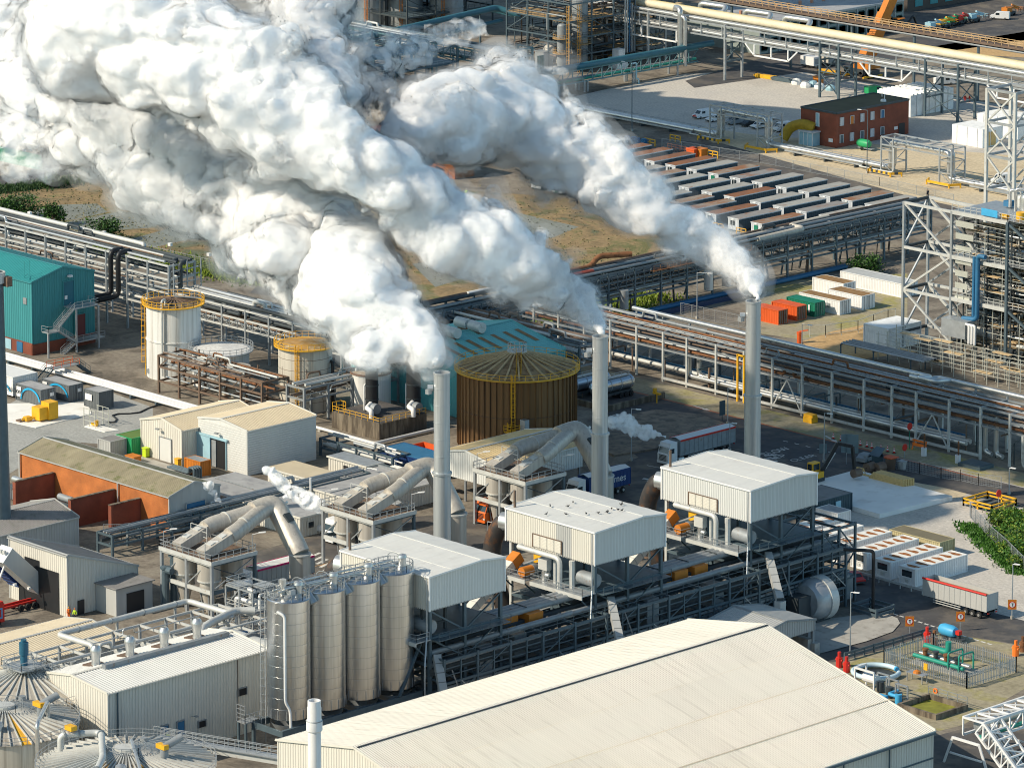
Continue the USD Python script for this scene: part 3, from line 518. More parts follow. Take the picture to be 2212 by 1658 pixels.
# tan-roofed loading shed
ts = shed('loading_shed', 'open-ended loading shed with a tan ribbed roof and white wall above parked lorries', 5.0, 18.6, -21.6, -2.0, 7.0, 7.0, 8.3, .48, 'y', whitec, rooftan, .55, .6, z0=3.4, trimm=whitec)
for x in (5.2, 11.8, 18.4):
    for y in (-21.8, -12, -2.4): ts.add('post', bar((x, y, 0), (x, y, 3.4), .3), grey)
# ---------------------------------------------------------------- chimney stacks
SX = 51.9; SY = (-64.4, -31.0, 3.4)
STK_L = ('steel chimney stack behind the left dryer house, source of the nearest plume', 'steel chimney stack in the middle, behind the central dryer house', 'steel chimney stack on the right, standing above the right dryer house')
for y, lab in zip(SY, STK_L):
    t = T('chimney_stack', lab, 'chimney', (SX, y, 0), 'three tall steel chimney stacks')
    t.add('shaft', lathe([(1.32, 0), (1.32, 20.4), (1.22, 20.6), (1.2, 35.7), (1.28, 35.72), (1.28, 36.0), (1.08, 36.0), (1.08, 33)], (SX, y, 0), 32), stackm, smooth=40)
    for z in (20.4, 9.0): t.add('flange', lathe([(1.22, 0), (1.5, 0), (1.5, .3), (1.22, .3)], (SX, y, z), 32), stackm, smooth=40)
    for k in range(5): t.add('weld_seam', lathe([(1.25, 0), (1.262, .03), (1.25, .08)], (SX, y, 23.2 + 2.6 * k), 32), stackm)
    t.add('sampling_port', tube([(SX - .9, y - .9, 33.6), (SX - 1.5, y - 1.5, 33.6)], .5, 12), stackm); t.add('sampling_box', box(SX - 1.6, SX - .9, y - 1.9, y - 1.1, 32.7, 33.4), galv)
    t.add('base_plate', lathe([(0, 0), (1.8, 0), (1.8, .5), (1.3, .6)], (SX, y, 0), 24), concrete)
p = G(3, 1198); t = T('chimney_stack', 'blue-grey stack cut by the left edge of the picture beside the grey shed', 'chimney', p)
t.add('shaft', lathe([(1.7, 0), (1.15, 36), (1.05, 43.5)], p, 24), bluegrey, smooth=40); t.add('cap', lathe([(1.1, 43.5), (1.35, 43.5), (1.35, 45.2), (1.0, 45.2)], p, 20), pale); t.add('bracket', box(p[0] + .8, p[0] + 2, p[1] + .5, p[1] + 1.5, 43, 44.5), brownpipe)
p = G(682, 2010); t = T('vent_stack', 'white vent stack in the foreground in front of the big pale roof', 'chimney', p)
t.add('shaft', lathe([(.80, 0), (.80, 25.3), (1.0, 25.5), (1.0, 26.7), (.86, 26.9), (.86, 28.3), (.8, 28.5), (.8, 29.2), (.66, 29.2), (.66, 27.)], p, 28), white, smooth=35); t.add('band', lathe([(1.0, 0), (1.05, .05), (1.0, .12)], p + [0, 0, 26.65], 28), grey)
# ---------------------------------------------------------------- tanks
def tank(label, c, r, h, mat, rings=(), roof_h=.5, roofm=None, railm=yellow, ribs=0, name='storage_tank', group=None, seams=0):
    t = T(name, label, 'tank', c, group); c = np.asarray(c, float)
    t.add('shell', lathe([(r, 0), (r, h)], c, 48), mat, smooth=40)
    t.add('roof', lathe([(r + .08, h - .15), (r + .08, h + .05), (r * .5, h + roof_h * .53), (.05, h + roof_h)], c, 48), roofm or mat, smooth=25)
    for z in rings: t.add('stiffener_ring', lathe([(r, z - .1), (r + .16, z - .1), (r + .16, z + .1), (r, z + .1)], c, 48), mat)
    for i in range(seams):
        z = h * (i + 1) / (seams + 1); t.add('plate_seam', lathe([(r + .01, z - .04), (r + .03, z), (r + .01, z + .04)], c, 48), brownpipe)
    for i in range(ribs):
        a = 2 * math.pi * i / ribs; d = np.array([math.cos(a), math.sin(a), 0]); t.add('roof_rafter', bar(c + d * .6 + [0, 0, h + roof_h + .05], c + d * (r + .1) + [0, 0, h + .12], .28, .32), plank if ribs == 26 else roofm or mat)
    if railm:
        t.add('walkway', lathe([(r, h - .1), (r + .75, h - .1), (r + .75, h + .06), (r, h + .06)], c, 40), railm); t.add('railing', ring_rail(c + [0, 0, h], r + .7, 1.1, 30), railm)
    return t
c1 = np.array([-86.3, -1.6, 0]); t = tank('tall white storage tank with yellow walkway rail beside the teal hall', c1, 4.9, 13.3, tankw, (6.9,), .8, concdark)
t.add('ladder', ladder(c1 + [-3.7, -3.6, 0], 13.3, (.7, -.7), .5, True, (-.7, -.7)), yellow); t.add('pipe', tube(bend([c1 + [1.8, -3.4, 13.6], c1 + [1.8, -3.4, 14.8], c1 + [2.4, -4.7, 14.8], c1 + [2.4, -4.7, 1]], .5), .2, 8), pale)
t.add('roof_walkway', [bar(c1 + [-1, 1, 14.2], c1 + [3.5, 3.5, 14.2], .6, .1), rail([c1 + [-1, 1, 14.2], c1 + [3.5, 3.5, 14.2]])], grey)
for i in range(22): a = 2 * math.pi * i / 22; d = np.array([math.cos(a), math.sin(a), 0]); t.add('roof_rafter', bar(c1 + d * .5 + [0, 0, 14.15], c1 + d * 4.9 + [0, 0, 13.5], .14), brownpipe)
t.add('manhole', lathe([(.02, 0), (.5, 0), (.5, .25), (.02, .25)], c1 + [-1.5, -4.75, 1.2], 12, 'y'), grey)
c2 = np.array([-52.3, 0, 0]); t = tank('cream plated tank with a yellow railed brown lid behind the workshops', c2, 4.75, 11.3, tankg, (), .5, M('rusty_yellow_lid', (.40, .22, .06), .7, 0, .2, .6, dirt=(.5, .42, .28), amt=.42), yellow, seams=5)
t.add('ladder', ladder(c2 + [2.6, -4.2, 0], 11.3, (.8, .5), .5, True, (.5, -.8)), yellow); t.add('vent_pipe', tube(bend([c2 + [4.2, 2.4, 8.6], c2 + [5.1, 1.9, 8.6], c2 + [5.1, 1.9, .8], c2 + [5.6, 1.4, .4]], .5), .3, 8), black)
for z, a in ((2.2, 0), (4, 1), (6, .5), (8, 1.4)): t.add('plate_joint', [bar(c2 + [4.77 * math.cos(b), 4.77 * math.sin(b), z - 1.8], c2 + [4.77 * math.cos(b), 4.77 * math.sin(b), z], .05) for b in np.arange(a, 6.28, 1.05)], brownpipe)
c3 = np.array([-42.6, 6.7, 0]); tank('small white tank with a rusty rim behind the black scrubbers', c3, 3.5, 7, tankw, (), .4, M('rusty_pale_lid', (.5, .4, .28), .7, 0, .15, .6, dirt=(.35, .18, .05), amt=.42), None).add('rim', lathe([(3.45, 6.9), (3.7, 6.9), (3.7, 7.2), (3.45, 7.2)], c3, 40), rust)
c4 = np.array([-75.6, .4, 0]); t = tank('squat pale tank behind the brown pipe frame', c4, 5.1, 6.2, tankw, (), .5, None, galv)
t.add('manway', lathe([(.02, -.3), (.7, -.3), (.7, .1), (.02, .1)], c4 + [-.6, -5.1, 1.6], 12, 'y'), grey)
c5 = np.array([-68.0, -3.0, 0]); tank('low pale tank in the middle of the brown pipe frame', c5, 2.9, 5.0, tankg, (), .4, None, None)
cr = np.array([-9.6, 10.4, 0]); R = 10.0; t = tank('big rust-streaked brown tank with radial roof rafters and yellow rails', cr, R, 13.0, tankr, (), 2.9, M('rusty_tank_roof', (.34, .23, .12), .8, 0, .25, .5, dirt=(.14, .08, .035), amt=.45), yellow, 26, 'brown_tank')
t.add('crown', [lathe([(1.7, 15.4), (1.7, 16.0), (.05, 16.1)], cr, 20), ring_rail(cr + [0, 0, 16.0], 1.6, 1.1, 12)], pale)
t.add('roof_stair', stair(cr + [5.6, -5.6, 13.7], cr + [1.2, -1.2, 15.9], .9, (.64, .64, 0)), yellow); t.add('ladder', [ladder(cr + [6.9, -7.5, 4.5], 8.8, (.7, .7), .6, True, (.7, -.7)), ladder(cr + [6.4, -7.9, 0], 5, (.7, .7), .6, True, (.7, -.7))], yellow)
t.add('landing', [box(cr[0] + 6.4, cr[0] + 8.2, cr[1] - 9.2, cr[1] - 7.2, 4.5, 4.6), rail([cr + [6.4, -9.2, 4.6], cr + [8.2, -9.2, 4.6], cr + [8.2, -7.2, 4.6]])], yellow)
for k in range(56):
    a = 2 * math.pi * k / 56; d = np.array([math.cos(a), math.sin(a), 0]); t.add('shell_stave', bar(cr + d * (R + .02), cr + d * (R + .02) + [0, 0, 12.9], .06, .5, d), tankr)
t.add('shell_seam', [lathe([(R + .03, z - .05), (R + .12, z), (R + .03, z + .05)], cr, 48) for z in (6.5,)], brownpipe); t.add('cabinet', box(cr[0] + 8.0, cr[0] + 9.2, cr[1] - 7.0, cr[1] - 6.0, 4.6, 6.6), galv)
# the three clarifier tanks at the lower left corner
def clarifier(label, c, r, h, n, roofm, cone, bridge):
    t = T('clarifier_tank', label, 'tank', (c[0], c[1], 0), 'round tanks with ribbed cone roofs'); c = np.array([c[0], c[1], 0.])
    t.add('shell', lathe([(r, 0), (r, h)], c, 56), tankg, smooth=40)
    for i in range(n):
        a0, a1 = 2 * math.pi * i / n, 2 * math.pi * (i + .97) / n
        P = lambda q, a, z: c + [q * math.cos(a), q * math.sin(a), z]
        t.add('roof_segment', [quad(P(1.3, a0, h + cone), P(r + .2, a0, h), P(r + .2, (a0 + a1) / 2, h + .1), P(1.3, (a0 + a1) / 2, h + cone + .05)), quad(P(1.3, (a0 + a1) / 2, h + cone + .05), P(r + .2, (a0 + a1) / 2, h + .1), P(r + .2, a1, h), P(1.3, a1, h + cone))], yellow if i in bridge else roofm)
        t.add('roof_rib', bar(P(1.2, a0, h + cone + .12), P(r + .2, a0, h + .12), .12, .36), pale)
    t.add('railing', ring_rail(c + [0, 0, h], r + .15, 1.1, 36, .06), galv); t.add('crown', lathe([(1.5, h + cone - .1), (1.5, h + cone + .5), (.05, h + cone + .6)], c, 18), pale)
    t.add('crown_ring', ring_rail(c + [0, 0, h + cone], 2.6, 1.0, 14, .06), grey)
    return t
def at(px, py, z): return G(px, py, z)
segm = M('grey_roof_segment', (.42, .38, .32), .6, .1, .15, .6, dirt=(.25, .2, .14), amt=.4)
ca = at(8, 1560, 8.0); cb = at(272, 1652, 8.0); cc = at(53, 1492, 8.0)
ta = clarifier('round ribbed-roof tank at the left edge with a yellow roof walkway', ca, 10.0, 8.0, 44, segm, 2.0, (41,))
tb_ = clarifier('round ribbed-roof tank at the bottom edge with pipes across it', cb, 11.6, 8.0, 56, segm, 2.0, (44, 45, 53))
tc = clarifier('round ribbed-roof tank behind, with a mixer on its railed top platform', cc, 9.0, 8.0, 30, segm, 3.0, ())
tc.add('platform', [box(cc[0] - 2.2, cc[0] + 2.2, cc[1] - 2.2, cc[1] + 2.2, 11.5, 11.7), rail([cc + [-2.2, -2.2, 3.7], cc + [2.2, -2.2, 3.7], cc + [2.2, 2.2, 3.7], cc + [-2.2, 2.2, 3.7]], closed=True)], galv)
tc.add('mixer_motor', [cyl(cc + [0, 0, 3.7], .5, 1.5), cyl(cc + [0, 0, 5.2], .65, 1.7), cyl(cc + [0, 0, 6.9], .4, .4)], M('petrol_blue_paint', (.02, .10, .16), .45), smooth=40)
tc.add('stair', stair(cc + [6.5, 5.5, .2], cc + [2.2, 1.5, 3.6], .9, (-.6, .7, 0)), galv)
for t, c, k in ((ta, ca, 0), (tb_, cb, 1)):
    q = c + [4.2, 3.0, .9]
    t.add('drive_motor', [cyl(q, .55, 1.6, 12), tube([q + [0, 0, 1.9], q + [.7, 2.4, 2.9]], .5, 10)], grey, smooth=40); t.add('guard', box(q[0] - 1, q[0] + .7, q[1] - .6, q[1] + .2, q[2] + 1.7, q[2] + 2.3), yellow)
    t.add('roof_valve', cyl(c + [-3.0, 5.5, .8], .5, 1.0, 12), grey, smooth=40); t.add('vent', [cyl(c + [4.5, -4.5, 1.0], .6, .7, 12), lathe([(.8, 0), (.7, .5), (.1, .8)], c + [4.5, -4.5, 1.6], 12)], galv, smooth=40)
cbv = cb
t = T('process_pipe', 'fat cream pipe looping up over the foreground tank beside the cowl shed', 'pipe', cb)
P = bend([cb + [5.5, -9.5, -3], cb + [5.5, -9.5, 2.4], cb + [1.5, -5.0, 2.6], cb + [-6.5, 1.2, 2.6], cb + [-8.5, -1.6, 2.6], cb + [-9.5, -3.2, 2.6], cb + [-9.5, -3.2, -2]], 1.2, 6)
t.add('pipe_run', tube(P, .45, 12), pale, smooth=50)
for k in (6, 14, 20, 26): 
    if k + 1 < len(P): d = np.array(P[k + 1]) - P[k]; d = d / np.linalg.norm(d); t.add('flange', tube([P[k] - d * .1, P[k] + d * .1], .62, 12), grey)
t.add('valve_actuator', [box(*(cb[0] - 9.4, cb[0] - 8.0), *(cb[1] - 2.6, cb[1] - 1.6), cb[2] + 3.2, cb[2] + 3.8)], yellow)
t = T('process_pipe', 'slim grey pipe lying across the nearest foreground tank roof', 'pipe', cb); t.add('pipe_run', tube([cb + [9, -4.5, 1.5], cb + [-.8, 1.6, 2.8]], .26, 10), alu, smooth=50); t.add('support', bar(cb + [4, -1.5, .9], cb + [4, -1.5, 2.1], .2), grey)
t = T('process_pipe', 'bent grey pipe arching over the tank at the left edge', 'pipe', ca); t.add('pipe_run', tube(bend([ca + [10.4, -2.5, -2], ca + [10.4, -2.5, 2.8], ca + [5, 3.6, 3.4], ca + [5.0, 3.6, 1]], .8), .28, 10), alu, smooth=50)
# footbridge along the front of the cowl shed
A, B = at(345, 1602, 8.2), at(560, 1690, 8.2); t = T('footbridge', 'railed steel footbridge running from the foreground tanks toward the big warehouse', 'walkway', A)
A2, B2 = at(340, 1590, 8.2), at(640, 1640, 8.2)
t.add('deck', bar(A2, B2, 1.6, .15), galv); t.add('girder', bar(A2 + [.8, 0, -.5], B2 + [.8, 0, -.5], .2, .9), pale); t.add('railing', [rail([A2 + [.7, 0, .1], B2 + [.7, 0, .1]], 1.2, 1.6), rail([A2 - [.7, 0, -.1], B2 + [-.7, 0, .1]], 1.2, 1.6)], galv)
for k in range(9): q = A2 + (B2 - A2) * k / 8; t.add('toe_panel', bar(q + [.95, 0, -.5], q + (B2 - A2) / 8.6 + [.95, 0, -.5], .08, .8), whitec)
q = at(620, 1640, 6); t = T('pipe_portal', 'grey steel portal with a yellow beam in front of the warehouse gable', 'frame', (q[0], q[1], 0))
for d in ((0, 0), (6.5, 0), (0, 5), (6.5, 5)): t.add('post', bar((q[0] + d[0], q[1] + d[1], 0), (q[0] + d[0], q[1] + d[1], 7.4), .35), grey)
for y in (0, 5): t.add('beam', bar((q[0] - .2, q[1] + y, 7.5), (q[0] + 6.7, q[1] + y, 7.5), .35, .4), grey)
t.add('crane_beam', bar((q[0] - .5, q[1] - 1, 6.7), (q[0] - .5, q[1] + 6.5, 7.2), .4, .35), yellow); t.add('brace', bar((q[0] + 6.5, q[1] + 5, 7.4), (q[0] + 9.5, q[1] + 6, 2.5), .25), grey); t.add('cross_beam', bar((q[0] + 6.5, q[1], 7.6), (q[0] + 6.5, q[1] + 5, 7.6), .3), grey)
# ---------------------------------------------------------------- silos
SLX = 87.6; SLY = (-126.2, -119.8, -113.4, -107.1); SR = 2.95
SL_L = ('leftmost of four steel silos, with a pale downpipe on its front', 'second of four steel silos from the left', 'third of four steel silos from the left', 'rightmost of four steel silos, next to the dark braced frame')
for i, (y, lab) in enumerate(zip(SLY, SL_L)):
    c = np.array([SLX, y, 5.3]); t = T('silo', lab, 'silo', c, 'row of four steel silos')
    zs = np.linspace(0, 16.4, 12)
    for k in range(11): t.add('shell_course', lathe([(SR, zs[k] + .015), (SR + .012, zs[k] + .06), (SR + .012, zs[k + 1] - .02), (SR, zs[k + 1])], c, 40), silom, smooth=40)
    t.add('shell_seam', [lathe([(SR - .02, z - .02), (SR - .01, z + .02)], c, 40) for z in zs[1:-1]], dark)
    t.add('skirt', [bar(c + [(SR + .03) * math.cos(a), (SR + .03) * math.sin(a), 0], c + [(SR + .03) * math.cos(a), (SR + .03) * math.sin(a), 1.3], .07) for a in np.arange(0, 6.28, .42)], grey, kind='stuff')
    t.add('roof', lathe([(SR, 16.4), (SR + .1, 16.5), (SR, 16.6), (SR * .4, 17.0), (.05, 17.1)], c, 40), silom, smooth=30); t.add('railing', ring_rail(c + [0, 0, 16.5], SR - .05, 1.1, 22, .06), grey)
    t.add('roof_filter', [cyl(c + [.6, 1.3, 16.8], .55, 1.3, 12), lathe([(.7, 0), (.6, .35), (.1, .5)], c + [.6, 1.3, 18.1], 12)], alu, smooth=40); t.add('manhole', cyl(c + [1.1, -1.1, 16.6], .45, .45, 12), grey)
    if i == 0:
        t.add('downpipe', tube(bend([c + [1.0, -2.95, 15.2], c + [2.0, -2.4, 14.8], c + [2.0, -2.4, 2.6], c + [2.4, -1.9, 1.6], c + [2.6, -1.8, -4.5]], .6), .2, 8), white, smooth=50); t.add('ladder', ladder(c + [-2.1, -2.4, -3.8], 20.2, (.7, -.5), .5, True, (-.5, -.8)), galv); t.add('vent', cyl(c + [-.4, -.6, 16.8], .5, 2.2, 12), alu, smooth=40); t.add('cabinet', box(c[0] + .2, c[0] + 1.2, c[1] - .6, c[1] + .3, 21.8, 23.0), galv)
t = T('silo_support', 'blue-grey steel frame carrying the four silos', 'frame', (SLX, -117, 0))
for x in (SLX - 3, SLX + 3):
    for y in (-130, -123.7, -117.3, -111, -104.8): t.add('post', bar((x, y, 0), (x, y, 3.6), .4), bluegrey)
    t.add('girder', bar((x, -130.2, 4.1), (x, -104.4, 4.1), .4, .9), bluegrey)
for y in (-130, -123.7, -117.3, -111, -104.8): t.add('cross_girder', bar((SLX - 3, y, 4.0), (SLX + 3, y, 4.0), .3, .8), bluegrey)
for y in (-130, -123.7, -117.3): t.add('brace', bar((SLX + 3, y, .3), (SLX + 3, y + 6.2, 3.7), .16), bluegrey)
for y in SLY: t.add('hopper', lathe([(.4, 1.2), (2.6, 4.5)], (SLX, y, 0), 24), grey, smooth=40)
t.add('platform', [box(SLX - 4.6, SLX - 2.9, -131.6, -128.9, 4.4, 4.55), rail([(SLX - 4.6, -131.6, 4.5), (SLX - 2.9, -131.6, 4.5), (SLX - 2.9, -129, 4.5)], 1.2, .9), rail([(SLX - 4.6, -131.6, 5.7), (SLX - 2.9, -131.6, 5.7)], 1.2, .9)], galv)
for x in (SLX - 4.5, SLX - 3): t.add('post', bar((x, -131.4, 0), (x, -131.4, 4.4), .3), bluegrey)
t = T('silo_pipework', 'bundle of transfer pipes and walkway along the silo tops', 'pipework', (SLX, -117, 21))
for k, (dx, dz) in enumerate(((-.9, 22.2), (-.4, 22.5), (.1, 22.2), (-.6, 22.9), (.5, 22.6))): t.add('pipe', tube(bend([(SLX + dx, -129 + k * .4, dz + .6), (SLX + dx, -105 - k * .5, dz), (SLX + dx, -104.8 - k * .5, dz - 1.2)], .5), .16, 8), alu, smooth=50)
t.add('walkway', [bar((SLX - 1.8, -129, 21.9), (SLX - 1.8, -105.5, 21.9), .9, .1), rail([(SLX - 2.2, -129, 21.9), (SLX - 2.2, -105.5, 21.9)], 1.1, 2.2, .06)], grey)
for y in SLY[:3]: t.add('spout', [tube([(SLX + .4, y + 3.0, 22.4), (SLX + 1.6, y + 3.2, 20.6)], [.25, .6], 10)], alu, smooth=40)
for y in np.linspace(-128, -106, 6): t.add('pipe_hoop', tube([(SLX - 2.2, y, 22.0)] + [(SLX - 2.2 + 1.5 * (1 - math.cos(a)), y, 22.9 + .9 * math.sin(a)) for a in np.linspace(0, 3.14, 8)], .06, 5), grey)
t = T('braced_frame', 'dark triangular braced frame and chute at the right end of the silos', 'frame', (SLX + 2, -103, 0))
for x, y in ((SLX + 2.4, -103.6), (SLX + 2.4, -99.4), (SLX - 2, -103.6)): t.add('post', bar((x, y, 0), (x, y, 17.6), .36), dark)
for z in (4.4, 9, 13.4, 17.4): t.add('beam', [bar((SLX + 2.4, -103.6, z), (SLX + 2.4, -99.4, z), .28), bar((SLX - 2, -103.6, z), (SLX + 2.4, -103.6, z), .28)], dark)
for a, b in ((4.4, 9), (9, 13.4), (13.4, 17.4)): t.add('brace', bar((SLX + 2.4, -103.6, b), (SLX + 2.4, -99.4, a), .22), dark)
t.add('raking_strut', bar((SLX + 3.2, -108.8, 4.6), (SLX + 2.4, -102.3, 14.0), .34), bluegrey)
# ---------------------------------------------------------------- concrete basin with scrubbers
t = T('concrete_basin', 'dark concrete pump basin with yellow edge rails', 'basin', (-32, -.8, 0))
t.add('wall', slab([(-38.4, -6.2), (-26.2, -6.2), (-26.2, 4.8), (-38.4, 4.8)], 0, 2.9), concdark); t.add('deck', box(-38.2, -26.4, -6.0, 4.6, 2.9, 2.95), road_dk); t.add('railing', rail([(-38.3, -6.1, 2.9), (-26.3, -6.1, 2.9), (-26.3, 4.7, 2.9)], 1.0, 1.5, .07), yellow)
t.add('gate', rail([(-38.3, -6.1, 2.9), (-38.3, -4.2, 2.9), (-37, -4.2, 2.9)], 1.6, .8, .09), yellow)
for k, (x, y, h, lab) in enumerate(((-33.6, -1.2, 8.6, 'shorter black scrubber tower on the concrete basin'), (-29.3, 4.6, 10.6, 'taller black scrubber tower beside the turquoise hall, steam at its top'))):
    t = T('scrubber_tower', lab, 'tower', (x, y, 2.9)); r = (1.1, 1.25)[k]
    t.add('shell', lathe([(r + .25, 2.9), (r, 3.2), (r, 2.9 + h), (r - .15, 2.9 + h), (r - .15, 2.9 + h - 1)], (x, y, 0), 24), black, smooth=40)
    for z in (5, 7.5): t.add('band', lathe([(r, z), (r + .08, z), (r + .08, z + .15), (r, z + .15)], (x, y, 0), 24), dark)
    t.add('feed_pipe', tube(bend([(x + 3.4, y - 3.2, 2.9), (x + 3.4, y - 3.2, 4.2), (x + 1.5, y - 2.6, 4.2), (x + .8, y - 1, 4.6)], .5), .42, 10), white, smooth=50); t.add('riser', tube(bend([(x - 1.5, y - .4, 2.9), (x - 1.5, y - .4, 7.5), (x - .6, y, 7.5)], .4), .16, 8), white, smooth=50)
    t.add('fan', [lathe([(.02, -.5), (.9, -.5), (.9, .5), (.02, .5)], (x + 2.2, y - 1.2, 4.0), 14, 'x')], grey, smooth=40)
t = T('ground_pipe', 'white insulated ground pipe around the concrete basin', 'pipe', (-32, -8, .5)); t.add('pipe_run', tube(bend([(-46, -9.2, .5), (-24.2, -9.2, .5), (-24.2, 6, .5)], .6), .28, 8), white, smooth=50)
for x in (-44, -38, -32, -27): t.add('plinth', box(x - .3, x + .3, -9.6, -8.8, 0, .25), concrete)
# ---------------------------------------------------------------- the three dryer houses on their steel frames
HX0, HX1, HW = 73.8, 92.0, 14.3; HY = (-104.2, -72.0, -39.6)
NM = ('left', 'central', 'right')
rustblk = M('burnt_rusty_duct', (.045, .04, .038), .6, .3, .4, .5, dirt=(.17, .07, .025), amt=.42, dscale=.45)
for i, y0 in enumerate(HY):
    t = T('dryer_house', ('left pale clad house on stilts, half hidden by the silos', 'central pale clad house on stilts with birds on its roof', 'right pale clad house on stilts, farthest from the silos')[i], 'building', (83, y0 + 7, 16), 'three pale clad houses on steel stilts')
    x0, x1, y1, zb, h, rh = HX0, HX1, y0 + HW, 16.1, 21.0, 21.5; yr = y0 + .69 * HW
    if i == 1:
        t.add('wall', [rib((x0, y0, zb), (84.2, y0, zb), (84.2, y0, h), (x0, y0, h), .38, .06, (0, -1, 0)), rib((87.3, y0, zb), (x1, y0, zb), (x1, y0, h), (87.3, y0, h), .38, .06, (0, -1, 0))], creamc); t.add('translucent_panel', rib((84.2, y0, zb), (87.3, y0, zb), (87.3, y0, h), (84.2, y0, h), .38, .06, (0, -1, 0)), greyc, label='greyer strip in the cream wall')
    else: t.add('wall', rib((x0, y0, zb), (x1, y0, zb), (x1, y0, h), (x0, y0, h), .38, .06, (0, -1, 0)), whitec if i == 2 else creamc)
    t.add('wall', rib((x1, y1, zb), (x0, y1, zb), (x0, y1, h), (x1, y1, h), .38, .06, (0, 1, 0)), whitec)
    for x, s in ((x0, -1), (x1, 1)): t.add('end_wall', [rib((x, y0, zb), (x, yr, zb), (x, yr, rh), (x, y0, h), .3, .03, (s, 0, 0)), rib((x, yr, zb), (x, y1, zb), (x, y1, h), (x, yr, rh), .3, .03, (s, 0, 0))], whitec)
    t.add('roof', rib((x0 - .2, y0 - .2, h + .04), (x1 + .2, y0 - .2, h + .04), (x1 + .2, yr, rh + .05), (x0 - .2, yr, rh + .05), 3.1, .03, (0, 0, 1)), roofw); t.add('roof', rib((x0 - .2, y1 + .2, h + .04), (x1 + .2, y1 + .2, h + .04), (x1 + .2, yr, rh + .05), (x0 - .2, yr, rh + .05), 3.1, .03, (0, 0, 1)), roofw)
    t.add('roof_seam', [bar((x0, y0 + .3 * HW, h + .3), (x1, y0 + .3 * HW, h + .3), .09, .06), bar((x0, yr, rh + .09), (x1, yr, rh + .09), .25, .06)], whitec)
    t.add('roof_edge', [bar((x0 - .2, y0 - .22, h), (x1 + .2, y0 - .22, h), .1, .25), bar((x1 + .22, y0 - .2, h), (x1 + .22, yr, rh), .1, .25), bar((x1 + .22, yr, rh), (x1 + .22, y1 + .2, h), .1, .25), bar((x0 - .22, y0 - .2, h), (x0 - .22, yr, rh), .1, .25), bar((x0 - .22, yr, rh), (x0 - .22, y1 + .2, h), .1, .25)], white)
    t.add('corner_trim', [bar((x1 + .06, y0 - .06, zb), (x1 + .06, y0 - .06, h), .22), bar((x0 - .06, y0 - .06, zb), (x0 - .06, y0 - .06, h), .22), bar((x1 + .06, y1 + .06, zb), (x1 + .06, y1 + .06, h), .22)], white)
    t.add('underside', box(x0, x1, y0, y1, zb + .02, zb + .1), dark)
    t.add('exhaust_stub', tube([(x0 + .8, y0 + .9, h), (x0 + .8, y0 + .9, h + 2.6)], .2, 8), brownpipe)
    for k in range(4): p = t.add('louvre', box(79.6 + 1.45 * k, 80.95 + 1.45 * k, y0 - .2, y0 - .08, 16.5, 18.3), creamc); t.add('slat', [box(79.7 + 1.45 * k, 80.85 + 1.45 * k, y0 - .26, y0 - .2, 16.6 + .22 * j, 16.72 + .22 * j) for j in range(8)], creamc, parent=p)
    t.add('louvre_frame', [box(79.4, 85.4, y0 - .24, y0 - .1, 18.3, 18.42), box(79.4, 79.55, y0 - .24, y0 - .1, 16.4, 18.3), box(85.3, 85.45, y0 - .24, y0 - .1, 16.4, 18.3)], brownpipe)
    t.add('drain_pipe', tube([(x1 - .2, y0 - .35, h - .2), (x1 - .2, y0 - .35, 12.5), (x1 + 1.6, y0 - 2.4, 9.0), (x1 + 1.6, y0 - 2.4, 2)], .11, 6), galv)
    t.add('vapour_pipe', tube(bend([(78.0, y0 - .9, 16.4), (78.0, y0 - 1.7, 16.4), (86.6, y0 - 1.7, 16.4), (86.6, y0 - 1.7, 11)], 1.0), .38, 12), pale, smooth=50)
    f = T('support_frame', 'dark steel stilts, beams and walkways under the %s dryer house' % NM[i], 'frame', (83, y0 + 7, 0), 'steel frames under the dryer houses')
    for x in (74.4, 83, 91.6):
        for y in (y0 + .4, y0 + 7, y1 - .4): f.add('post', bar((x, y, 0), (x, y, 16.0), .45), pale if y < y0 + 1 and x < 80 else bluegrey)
    for z in (4.2, 8.2, 12.0):
        for x in (74.4, 83, 91.6): f.add('beam', bar((x, y0 + .4, z), (x, y1 - .4, z), .3, .45), bluegrey)
        for y in (y0 + .4, y0 + 7, y1 - .4): f.add('beam', bar((74.4, y, z), (91.6, y, z), .3, .45), bluegrey)
    for a, b in ((4.2, 8.2), (8.2, 12.0), (12, 16)):
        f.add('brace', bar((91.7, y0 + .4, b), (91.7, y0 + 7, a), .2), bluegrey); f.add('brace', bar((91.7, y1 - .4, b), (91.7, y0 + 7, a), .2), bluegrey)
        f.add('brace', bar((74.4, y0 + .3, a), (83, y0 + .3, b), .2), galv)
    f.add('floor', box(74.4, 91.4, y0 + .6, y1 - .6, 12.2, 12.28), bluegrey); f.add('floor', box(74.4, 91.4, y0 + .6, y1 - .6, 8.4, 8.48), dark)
    for a, b, yy in ((74.0, 80.4, y0 - 2.6), (81.2, 91.9, y0 - 2.4)):
        p = f.add('walkway', box(a, b, yy, y0 + .3, 11.9, 12.05), galv); f.add('edge_beam', bar((a, yy - .05, 11.75), (b, yy - .05, 11.75), .12, .55), pale, parent=p); f.add('railing', rail([(a, y0, 12.05), (a, yy, 12.05), (b, yy, 12.05), (b, y0, 12.05)], 1.1, 1.8, .06), galv, parent=p)
    for x in (75, 79.5, 84, 91): f.add('bracket', bar((x, y0 + .2, 9.4), (x, y0 - 2.4, 11.7), .18), bluegrey)
    f.add('end_walkway', [box(91.9, 93.4, y0 + .5, y1, 11.9, 12.0), rail([(93.4, y0 + .5, 12), (93.4, y1, 12)], 1.1, 2, .06)], bluegrey)
